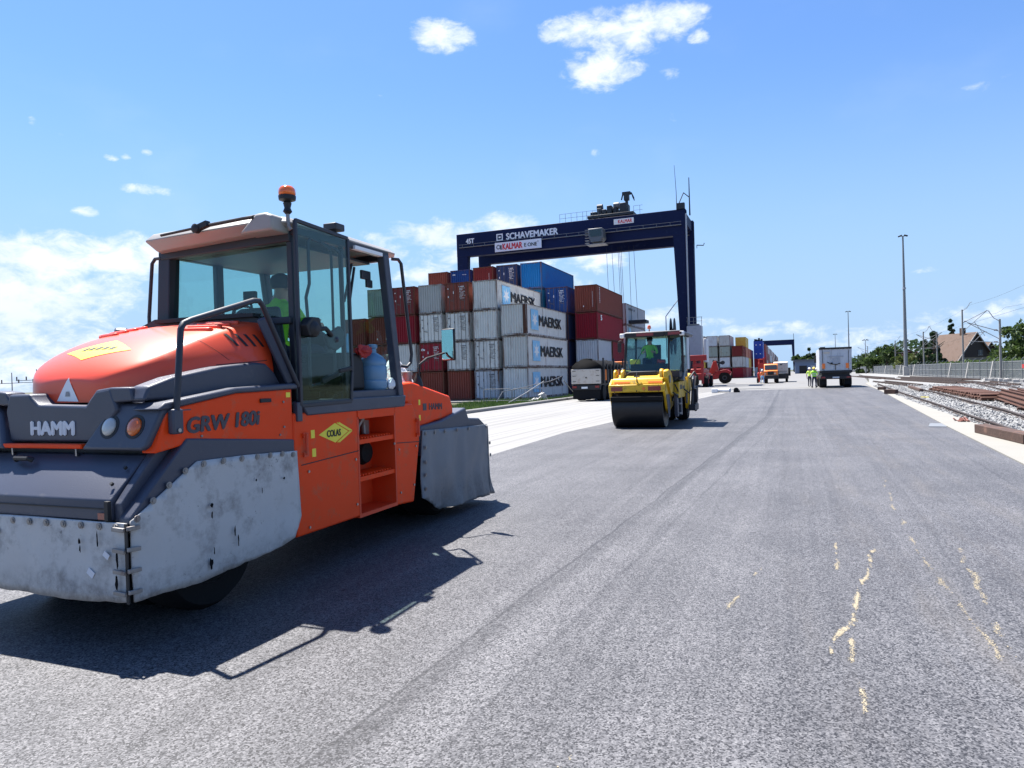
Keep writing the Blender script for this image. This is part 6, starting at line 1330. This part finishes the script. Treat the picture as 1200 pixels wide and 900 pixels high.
yg([(-3.47,22.20,1.70),(-3.14,22.55,1.70),(-3.16,22.66,2.83),(-3.49,22.42,2.83)],'window_pane','cab_glass_dark'); yg([(-3.13,22.62,1.70),(-3.13,23.53,1.70),(-3.15,23.53,2.83),(-3.15,22.70,2.83)]); yg([(-4.92,22.3,1.72),(-4.92,23.95,1.72),(-4.88,23.95,2.83),(-4.88,22.5,2.83)]); yg([(-4.85,24.02,1.72),(-3.2,24.02,1.72),(-3.2,24.02,2.83),(-4.85,24.02,2.83)])
mb=Y(); mb.prism([(-4.98,2.84),(-5.0,2.93),(-4.85,2.98),(-3.2,2.98),(-3.0,2.93),(-3.02,2.84)],'y',22.25,24.3); rf=mb.build('cab_roof','plastic_grey',y,bevel=.03)
mb=Y(); mb.box(-4.86,-3.62,22.20,22.26,2.80,2.95); mb.box(-3.60,-3.12,22.18,22.26,2.80,2.96); mb.build('roof_visor','seal_black',rf,bevel=.01)
for a,b,c in ((-4.50,-3.96,22.19),(-3.50,-3.08,22.17)): mb=Y(); mb.box(a,b,c-.01,c+.01,2.84,2.93); mb.build('red_light_bar','lamp_red',rf)
for x in (-4.97,-3.09): mb=Y(); mb.box(x-.06,x+.08,22.16,22.28,2.80,2.94); mb.build('work_lamp','decal_white',rf,bevel=.02)
mb=Y(); mb.cyl((-4.16,22.6,3.0),(-4.16,22.6,3.08),.02,8); mb.lathe((-4.16,22.6,3.08),[(.06,0),(.062,.05),(.05,.10),(.02,.12)],'z',16); mb.build('beacon','amber',rf,smooth=True)
mb=Y(); mb.box(-4.75,-3.6,22.4,22.75,1.70,1.95); mb.prism([(23.15,1.7),(23.2,2.0),(23.6,2.05),(23.7,2.6),(23.8,2.6),(23.8,1.7)],'x',-4.5,-4.0); mb.lathe((-4.2,22.8,2.08),[(.17,0),(.185,.012),(.17,.024),(.155,.012)],'z',24); mb.build('seat_and_console','seal_black',y,bevel=.02)
mb=Y(); mb.tube([(-4.6,22.30,1.95),(-4.3,22.37,2.45)],.012,6); mb.build('wiper','seal_black',y)
mb=Y(); mb.box(-5.12,-5.0,22.2,22.24,2.35,2.65); mb.tube([(-4.95,22.25,2.75),(-5.08,22.2,2.7),(-5.06,22.22,2.3)],.012,6); mb.build('mirror','seal_black',y,bevel=.01)
mb=MB(); mb.obox((0,0,0),(.28,.14,.14),Matrix.Rotation(.1,3,'Y')); o=mb.build('red_jacket','cloth_red',bevel=.04); o.location=(-3.80,22.58,2.02); tag(o,'red jacket lying behind the windscreen of the yellow roller','jacket')
mb=MB(); mb.box(-.16,.16,-.1,.1,0,.16); o=mb.build('yellow_box','decal_yellow',bevel=.02); o.location=(-4.62,22.52,1.955); tag(o,'small yellow box behind the windscreen of the yellow roller','box')

# ================================================================ black asphalt lorry
BO=Vector((-12.15,43.6,-.02)); B=lambda:MB(BO); z0=-.02
b=thing('asphalt_lorry','black tarpaulin covered lorry with cream tailgate parked by the kerb','lorry',tuple(BO))
arch=[(-13.12,2.05),(-13.10,2.25),(-12.85,2.50),(-12.45,2.63),(-12.0,2.66),(-11.6,2.55),(-11.25,2.32),(-11.18,2.05)]
mb=B(); A_=[]; 
for k in range(12):
    yy=43.62+k*.6; A_.append([mb.v((x+.02*mn.noise(Vector((x,k*1.3,0))),yy,z+(.10*mn.noise(Vector((x*1.5,k*.8,4))) if z>2.3 else 0)-(.05 if k%2 else 0))) for x,z in arch])
for P,Q in zip(A_,A_[1:]):
    for i in range(len(P)-1): mb.face([P[i],P[i+1],Q[i+1],Q[i]])
mb.face(A_[0]); mb.face(A_[-1][::-1]); mb.build('tarpaulin','tarp_black',b,smooth=2)
mb=B(); mb.lathe((-12.1,43.75,2.62),[(.02,-.35),(.11,-.3),(.13,0),(.10,.3),(.02,.35)],'x',10); mb.build('rolled_cover','tarp_black',b,smooth=2)
mb=B(); mb.box(-13.14,-11.20,43.56,43.66,1.10,2.05); tg=mb.build('tailgate','tailgate_cream',b,bevel=.015)
for z in (1.92,1.6,1.25):
    for x in (-13.05,-11.5): mb=B(); mb.box(x,x+.22,43.54,43.56,z,z+.03); mb.build('strap','seal_black',tg)
mb=B(); mb.cyl((-12.15,43.56,1.5),(-12.15,43.53,1.5),.05,8); mb.build('latch','seal_black',tg)
mb=B(); mb.box(-13.1,-11.2,43.67,50.4,1.12,2.04); mb.build('dump_body','truck_dark',b,bevel=.02)
for k in range(7):
    mb=B(); mb.box(-11.19,-11.10,44.1+k*.95,44.22+k*.95,1.1,2.35 if k%3 else 2.75); mb.build('stake','truck_dark',b)
for a,c in ((44.75,45.4),(47.2,48.9)): mb=B(); mb.box(-11.195,-11.165,a,c,1.3,2.0); mb.build('side_board','truck_orange',b)
mb=B(); mb.box(-12.95,-11.35,43.8,51.5,.72,1.09); mb.build('chassis','truck_dark',b)
mb=B(); mb.box(-13.1,-11.2,43.5,43.62,.72,1.02); bp=mb.build('rear_bumper','truck_dark',b,bevel=.01)
for x in (-13.05,-11.55): mb=B(); mb.box(x,x+.28,43.46,43.5,.84,.98); mb.build('tail_lamp','lamp_red',bp)
mb=B(); mb.box(-12.45,-12.05,43.47,43.5,.80,.92); mb.build('number_plate','decal_white',bp)
for yy in (44.6,46.0,50.4):
    for x in (-13.0,-11.7): mb=B(); mb.lathe((x+.24,yy,.50),[(.25,-.24),(.47,-.25),(.50,-.18),(.50,.18),(.47,.25),(.25,.24)],'x',26); mb.build('tyre','rubber',b,smooth=True)
mb=B(); mb.box(-13.05,-11.25,43.55,43.58,.12,.72); mb.build('mud_flap','rubber',b)
mb=B(); mb.prism([(50.6,.8),(50.6,2.6),(51.9,2.6),(52.4,1.9),(52.5,.8)],'x',-13.1,-11.2); cb=mb.build('cab','truck_orange',b,bevel=.06); mb=B(); mb.box(-11.2,-11.19,51.0,51.8,1.7,2.4); mb.build('window','pane',cb)
mb=B(); mb.box(-11.2,-11.12,49.6,50.0,1.4,2.1); mb.build('side_locker','decal_white',b)

# ================================================================ grey tipper seen from behind
TO=Vector((3.62,65,-.011)); T=lambda:MB(TO)
t=thing('tipper_truck','large grey tipper truck seen from behind with closed tailgate','tipper truck',tuple(TO),R(0))
x0,x1=2.36,4.90
mb=T(); mb.prism([(x0+.03,1.42),(x0,3.30),(x1,3.30),(x1-.03,1.42)],'y',65.08,71.2); mb.build('tipper_body','tipper_grey',t,bevel=.03)
mb=T(); mb.prism([(x0+.06,1.45),(x0+.04,3.22),(x1-.04,3.22),(x1-.06,1.45)],'y',64.98,65.075); tg=mb.build('tailgate','tipper_grey',t,bevel=.01)
for x in (2.62,3.18,3.98,4.62): mb=T(); mb.box(x,x+.035,64.95,64.98,1.5,3.18); mb.build('rib','truck_dark' if x in (2.62,4.62) else 'tipper_grey',tg)
mb=T(); mb.box(x0,x1,64.93,65.06,3.24,3.40); mb.box(x0+.1,x0+.5,64.9,65.0,3.36,3.46); mb.build('top_rail','truck_dark',tg,bevel=.01)
mb=T(); mb.box(3.10,4.25,64.94,64.96,2.56,2.68); mb.box(3.4,3.9,64.94,64.955,2.0,2.5); mb.build('faded_plate','cabinet',tg)
mb=T(); mb.tube([(3.0,64.92,2.15),(3.35,64.92,1.98),(3.75,64.92,1.95),(4.0,64.92,2.05)],.035,6); mb.tube([(3.62,64.92,1.96),(3.62,64.92,1.5)],.03,6); mb.tube([(3.35,64.93,2.0),(3.35,64.93,2.12)],.07,8); mb.build('locking_bar','seal_black',tg)
mb=T(); mb.box(2.72,3.20,64.93,64.95,2.90,3.05); mb.build('orange_plate','tailgate_cream',tg)
for x in (2.60,4.42): mb=T(); mb.box(x,x+.22,64.90,64.97,1.62,2.05); mb.build('warning_board','reflector_orange',t)
mb=T(); mb.box(x0,x1,64.9,65.1,1.24,1.44); mb.box(2.55,4.72,65.1,72.5,.72,1.24); mb.build('chassis','truck_dark',t,bevel=.02)
mb=T(); mb.box(2.45,4.82,64.95,65.1,.72,1.0); bp=mb.build('rear_bumper','truck_dark',t,bevel=.02)
for x in (2.5,4.45): mb=T(); mb.box(x,x+.32,64.93,64.952,.80,.93); mb.build('tail_lamp','lamp_red',bp)
mb=T(); mb.box(3.38,3.90,64.93,64.952,.80,.92); mb.build('number_plate','decal_grey',bp)
for yy in (65.9,67.25,71.6,):
    for x in (2.40,4.32): mb=T(); mb.lathe((x+.27,yy,.52),[(.28,-.27),(.48,-.28),(.53,-.2),(.53,.2),(.48,.28),(.28,.27)],'x',26); mb.build('tyre','rubber',t,smooth=True)
for x in (2.38,4.30): mb=T(); mb.box(x,x+.56,65.22,65.24,.28,.78); mb.build('mud_flap','rubber',t)
mb=T(); mb.prism([(71.4,.8),(71.4,3.2),(72.9,3.2),(73.3,2.2),(73.4,.8)],'x',2.4,4.86); mb.build('cab','decal_grey',t,bevel=.08)
for s_ in (2.22,4.90): mb=T(); mb.box(s_,s_+.18,72.6,72.7,2.2,2.9); mb.build('mirror','seal_black',t)

# ================================================================ far vehicles
OO=Vector((-2.2,92,-.011)); O=lambda:MB(OO)
t=thing('utility_truck','small truck with orange bonnet and dark windscreen facing the camera','truck',tuple(OO))
mb=O(); mb.prism([(92.3,.75),(92.35,1.55),(93.0,1.62),(93.35,2.30),(93.6,2.42),(94.7,2.42),(94.7,.75)],'x',-2.95,-1.35); cb=mb.build('cab','truck_orange',t,bevel=.05)
mb=O(); mb.obox((-2.15,93.14,1.98),(1.4,.04,.66),Matrix.Rotation(R(-27),3,'X')); mb.build('windscreen','pane',cb); mb=O(); mb.box(-2.5,-1.8,92.28,92.32,1.05,1.5); mb.build('grille','seal_black',cb)
mb=O(); mb.box(-2.98,-1.3,92.1,92.34,.55,1.0); bb=mb.build('bumper','truck_dark',t,bevel=.03)
for x in (-2.8,-1.65): mb=O(); mb.cyl((x,92.28,1.2),(x,92.3,1.2),.11,14); mb.build('headlight','lens_clear',cb)
for x in (-2.75,-1.45):
    for yy in (93.0,96.4): mb=O(); mb.lathe((x,yy,.46),[(.2,-.13),(.44,-.14),(.47,-.1),(.47,.1),(.44,.14),(.2,.13)],'x',22); mb.build('wheel','rubber',t,smooth=True)
mb=O(); mb.box(-2.95,-1.3,94.8,97.6,.8,1.5); mb.box(-2.9,-1.35,92.4,97.4,.55,.8); mb.build('load_bed','truck_dark',t,bevel=.02)
WO=Vector((-1.2,99,-.011)); Wm=lambda:MB(WO)
t=thing('white_lorry','white cabbed lorry half hidden behind the small orange truck','lorry',tuple(WO))
mb=Wm(); mb.prism([(98.6,.8),(98.55,1.6),(98.75,2.62),(100.4,2.72),(100.4,.8)],'x',-1.95,-.15); cb=mb.build('cab','tailgate_cream',t,bevel=.08)
mb=Wm(); mb.obox((-1.05,98.62,1.72),(1.6,.04,.62),Matrix.Rotation(R(-9),3,'X')); mb.build('windscreen','pane',cb); mb=Wm(); mb.box(-1.15,-.85,98.62,98.66,2.25,2.38); mb.build('badge','seal_black',cb)
mb=Wm(); mb.box(-1.98,-.1,98.3,98.62,.45,1.15); mb.build('bumper','truck_dark',t,bevel=.05); mb=Wm(); mb.box(-1.9,.15,100.5,106,.8,1.9); mb.build('load_body','truck_dark',t,bevel=.03)
for x in (-1.75,-.35):
    for yy in (99.4,104.4): mb=Wm(); mb.lathe((x,yy,.5),[(.2,-.15),(.47,-.16),(.51,-.1),(.51,.1),(.47,.16),(.2,.15)],'x',22); mb.build('wheel','rubber',t,smooth=True)
FO=Vector((-3.9,97,-.011)); Fm=lambda:MB(FO)
t=thing('forklift','bright red forklift mast and carriage standing left of the orange truck','forklift',tuple(FO))
for x in (-3.75,-3.15): mb=Fm(); mb.box(x,x+.16,97,97.2,.1,3.1 if x<-3.5 else 3.3); mb.build('mast','red_bright',t,bevel=.02)
mb=Fm(); mb.box(-3.8,-3.0,96.92,97.0,1.9,2.6); mb.box(-3.6,-3.1,97.0,97.1,3.0,3.12); mb.build('carriage','red_bright',t,bevel=.02)
mb=Fm(); mb.prism([(97.3,.4),(97.3,1.3),(97.9,1.4),(99.3,1.4),(99.5,.4)],'x',-3.9,-2.9); mb.build('body','red_bright',t,bevel=.05)
mb=Fm(); 
for x in (-3.85,-3.0):
    for yy in (97.5,99.1): mb.tube([(x,yy,1.3),(x,yy+.05,2.35)],.04,6)
mb.box(-3.9,-2.95,97.4,99.2,2.33,2.4); mb.build('roll_cage','seal_black',t)
for x in (-3.9,-2.95):
    for yy in (97.6,99.1): mb=Fm(); mb.lathe((x,yy,.38),[(.1,-.1),(.36,-.11),(.38,-.07),(.38,.07),(.36,.11),(.1,.1)],'x',20); mb.build('wheel','rubber',t,smooth=True)
CO=Vector((-9.2,79,-.011)); Cm=lambda:MB(CO)
t=thing('container_handler','dark red container handler facing the camera right of the yellow roller cab','container handler',tuple(CO))
for x in (-9.75,-8.95): mb=Cm(); mb.box(x,x+.28,78.6,78.95,.35,3.3); mb.build('mast','red_paint',t,bevel=.03)
mb=Cm(); mb.box(-11.0,-8.3,78.2,78.55,2.9,3.5); mb.box(-10.7,-10.2,78.2,78.55,1.9,2.9); mb.box(-9.8,-8.6,78.3,78.5,2.2,2.6); mb.build('spreader','red_paint',t,bevel=.04)
mb=Cm(); mb.box(-10.4,-8.5,79,84.5,.8,1.5); mb.prism([(79.2,1.5),(79.2,2.0),(80.2,2.05),(84.5,1.9),(84.5,1.5)],'x',-10.2,-8.7); mb.build('body','red_paint',t,bevel=.06)
mb=Cm(); mb.box(-10.1,-9.0,80,81.6,2.0,3.0); cb=mb.build('cab','pane',t,bevel=.05); mb=Cm(); mb.box(-10.15,-8.95,79.95,81.65,3.0,3.08); mb.build('roof','red_paint',cb)
for x in (-10.25,-8.55): 
    for yy in (79.3,83.6): mb=Cm(); mb.lathe((x,yy,.62),[(.2,-.28),(.58,-.3),(.64,-.2),(.64,.2),(.58,.3),(.2,.28)],'x',24); w=mb.build('wheel','rubber',t,smooth=True); mb=Cm(); mb.lathe((x,yy,.62),[(.05,-.2),(.26,-.31),(.26,.31),(.05,.2)],'x',16); mb.build('hub','red_paint',w,smooth=True)
RO_=Vector((-8.6,99,-.011)); Rm=lambda:MB(RO_)
t=thing('reach_truck','red reach truck seen side on with one big black rear tyre and raised arm','reach truck',tuple(RO_))
mb=Rm(); mb.prism([(-10.9,.55),(-10.9,1.15),(-9.6,1.25),(-9.3,1.75),(-7.8,1.85),(-7.4,1.4),(-7.5,1.0),(-9.3,.6)],'y',98.6,100.6); mb.build('body','red_paint',t,bevel=.05)
mb=Rm(); mb.prism([(-10.3,1.2),(-9.6,3.1),(-9.2,3.1),(-8.9,1.7)],'y',98.8,99.3); mb.build('arm','red_bright',t,bevel=.04)
mb=Rm(); mb.bar((-9.7,99.0,3.15),(-8.3,99.0,2.7),.3,.3); mb.lathe((-8.4,99,2.85),[(.1,-.2),(.28,-.15),(.28,.15),(.1,.2)],'y',14); mb.build('boom','crane_dark',t,bevel=.03)
for x,r in ((-8.15,.78),(-10.6,.6)):
    for yy in (98.7,100.5): mb=Rm(); mb.lathe((x,yy,r),[(.3,-.2),(r*.92,-.22),(r,-.14),(r,.14),(r*.92,.22),(.3,.2)],'y',30); w=mb.build('wheel','rubber',t,smooth=True); mb=Rm(); mb.lathe((x,yy,r),[(.05,-.18),(.32,-.22),(.32,.22),(.05,.18)],'y',18); mb.build('hub','plastic_dark',w,smooth=True)
mb=Rm(); mb.prism([(-9.3,1.72),(-7.9,1.92),(-7.25,1.55),(-7.3,1.40),(-9.2,1.5)],'y',98.5,99.0); mb.build('mudguard','red_paint',t,bevel=.03)
# barriers and rubble by the kerb
def barrier(loc,rz,tilt,label,L=2.4):
    t=thing('crowd_barrier',label,'barrier',loc,rz,'steel barriers on the grass'); t.rotation_euler=(tilt,0,rz)
    mb=MB(); mb.tube([(0,0,.1),(0,0,1.0),(.1,0,1.1),(L-.1,0,1.1),(L,0,1.0),(L,0,.1)],.025,6); mb.tube([(0,0,.25),(L,0,.25)],.022,6); mb.build('frame','galvanised',t,smooth=True)
    for k in range(1,12): mb=MB(); mb.tube([(L*k/12,0,.25),(L*k/12,0,1.1)],.010,5); mb.build('bar','galvanised',t)
    for x in (.25,L-.25): mb=MB(); mb.bar((x,-.3,.03),(x,.3,.03),.05,.02); mb.tube([(x,0,0),(x,0,.3)],.02,5); mb.build('foot','galvanised',t)
    return t
barrier((-21.0,47.2,-.25),R(-6),0,'grey steel crowd barrier standing upright on the grass left of the Maersk stack'.replace('Maersk','lettered'),2.3)
barrier((-18.6,46.9,-.25),R(-4),0,'second grey steel crowd barrier standing next to the left one',2.3)
def bent(name,pts,label,r=.03): mb=MB(); mb.tube(pts,r,6); tag(mb.build(name,'galvanised',smooth=True),label,'tube','bent steel tubes on the grass')
bent('bent_tube',[(-17.6,41.6,.1),(-17.3,41.9,.75),(-16.6,43,.92),(-15.2,45.6,1.35),(-14.9,47.0,1.62)],'long pale bent tube rising to the right in front of the lettered stack')
bent('bent_tube',[(-15.6,37.8,0),(-15.2,40.5,.65),(-15.0,43.5,1.35)],'pale tube leaning diagonally on the grass by the kerb')
bent('bent_tube',[(-15.2,48.4,1.35),(-14.9,50.0,.35)],'short pale tube slanting down right near the black lorry')
bent('bent_tube',[(-16.6,42.2,-.2),(-16.6,42.2,.85)],'upright thin pale post under the bent tube, left one',.02)
bent('bent_tube',[(-15.9,45.2,-.2),(-15.9,45.2,1.1)],'upright thin pale post under the bent tube, right one',.02)
random.seed(17); mb=MB()
for k in range(46):
    u=random.random(); c=Vector((-15.0-.25*random.random()-.1*u,40.8+u*3.6,.0+.26*random.random()*(1-abs(u-.6)))); s=random.uniform(.06,.16)
    if k in (5,9): s=.30; c=Vector((-15.1,43.4,.32))
    mb.obox(c,(s*1.3,s*1.6,s),Matrix.Rotation(random.random()*3,3,Vector((random.random(),random.random(),random.random()+.1))))
tag(mb.build('rubble_heap','rubble',bevel=.01),'low heap of white rubble and a sack on the kerb before the lettered stack','rubble')
mb=MB((-4.6,57,0)); mb.tube([(-5.2,57.0,.17),(-4.3,56.6,.17)],.16,14); mb.box(-5.7,-5.25,56.6,57.2,.0,.30); o=mb.build('hose_roll','bag_white',bevel=.02); o.location=(-4.6,57,0.0); tag(o,'white bundle lying where the concrete ends behind the yellow roller','bundle')
mb=MB((-3.7,57,0)); mb.lathe((-3.85,56.5,.18),[(.05,-.12),(.19,-.1),(.2,.1),(.05,.12)],'y',16); mb.box(-4.05,-3.6,56.6,56.95,0,.16); o=mb.build('black_canister','rubber',bevel=.02); o.location=(-3.7,57,0); tag(o,'small black canister beside the white bundle on the pavement','canister')
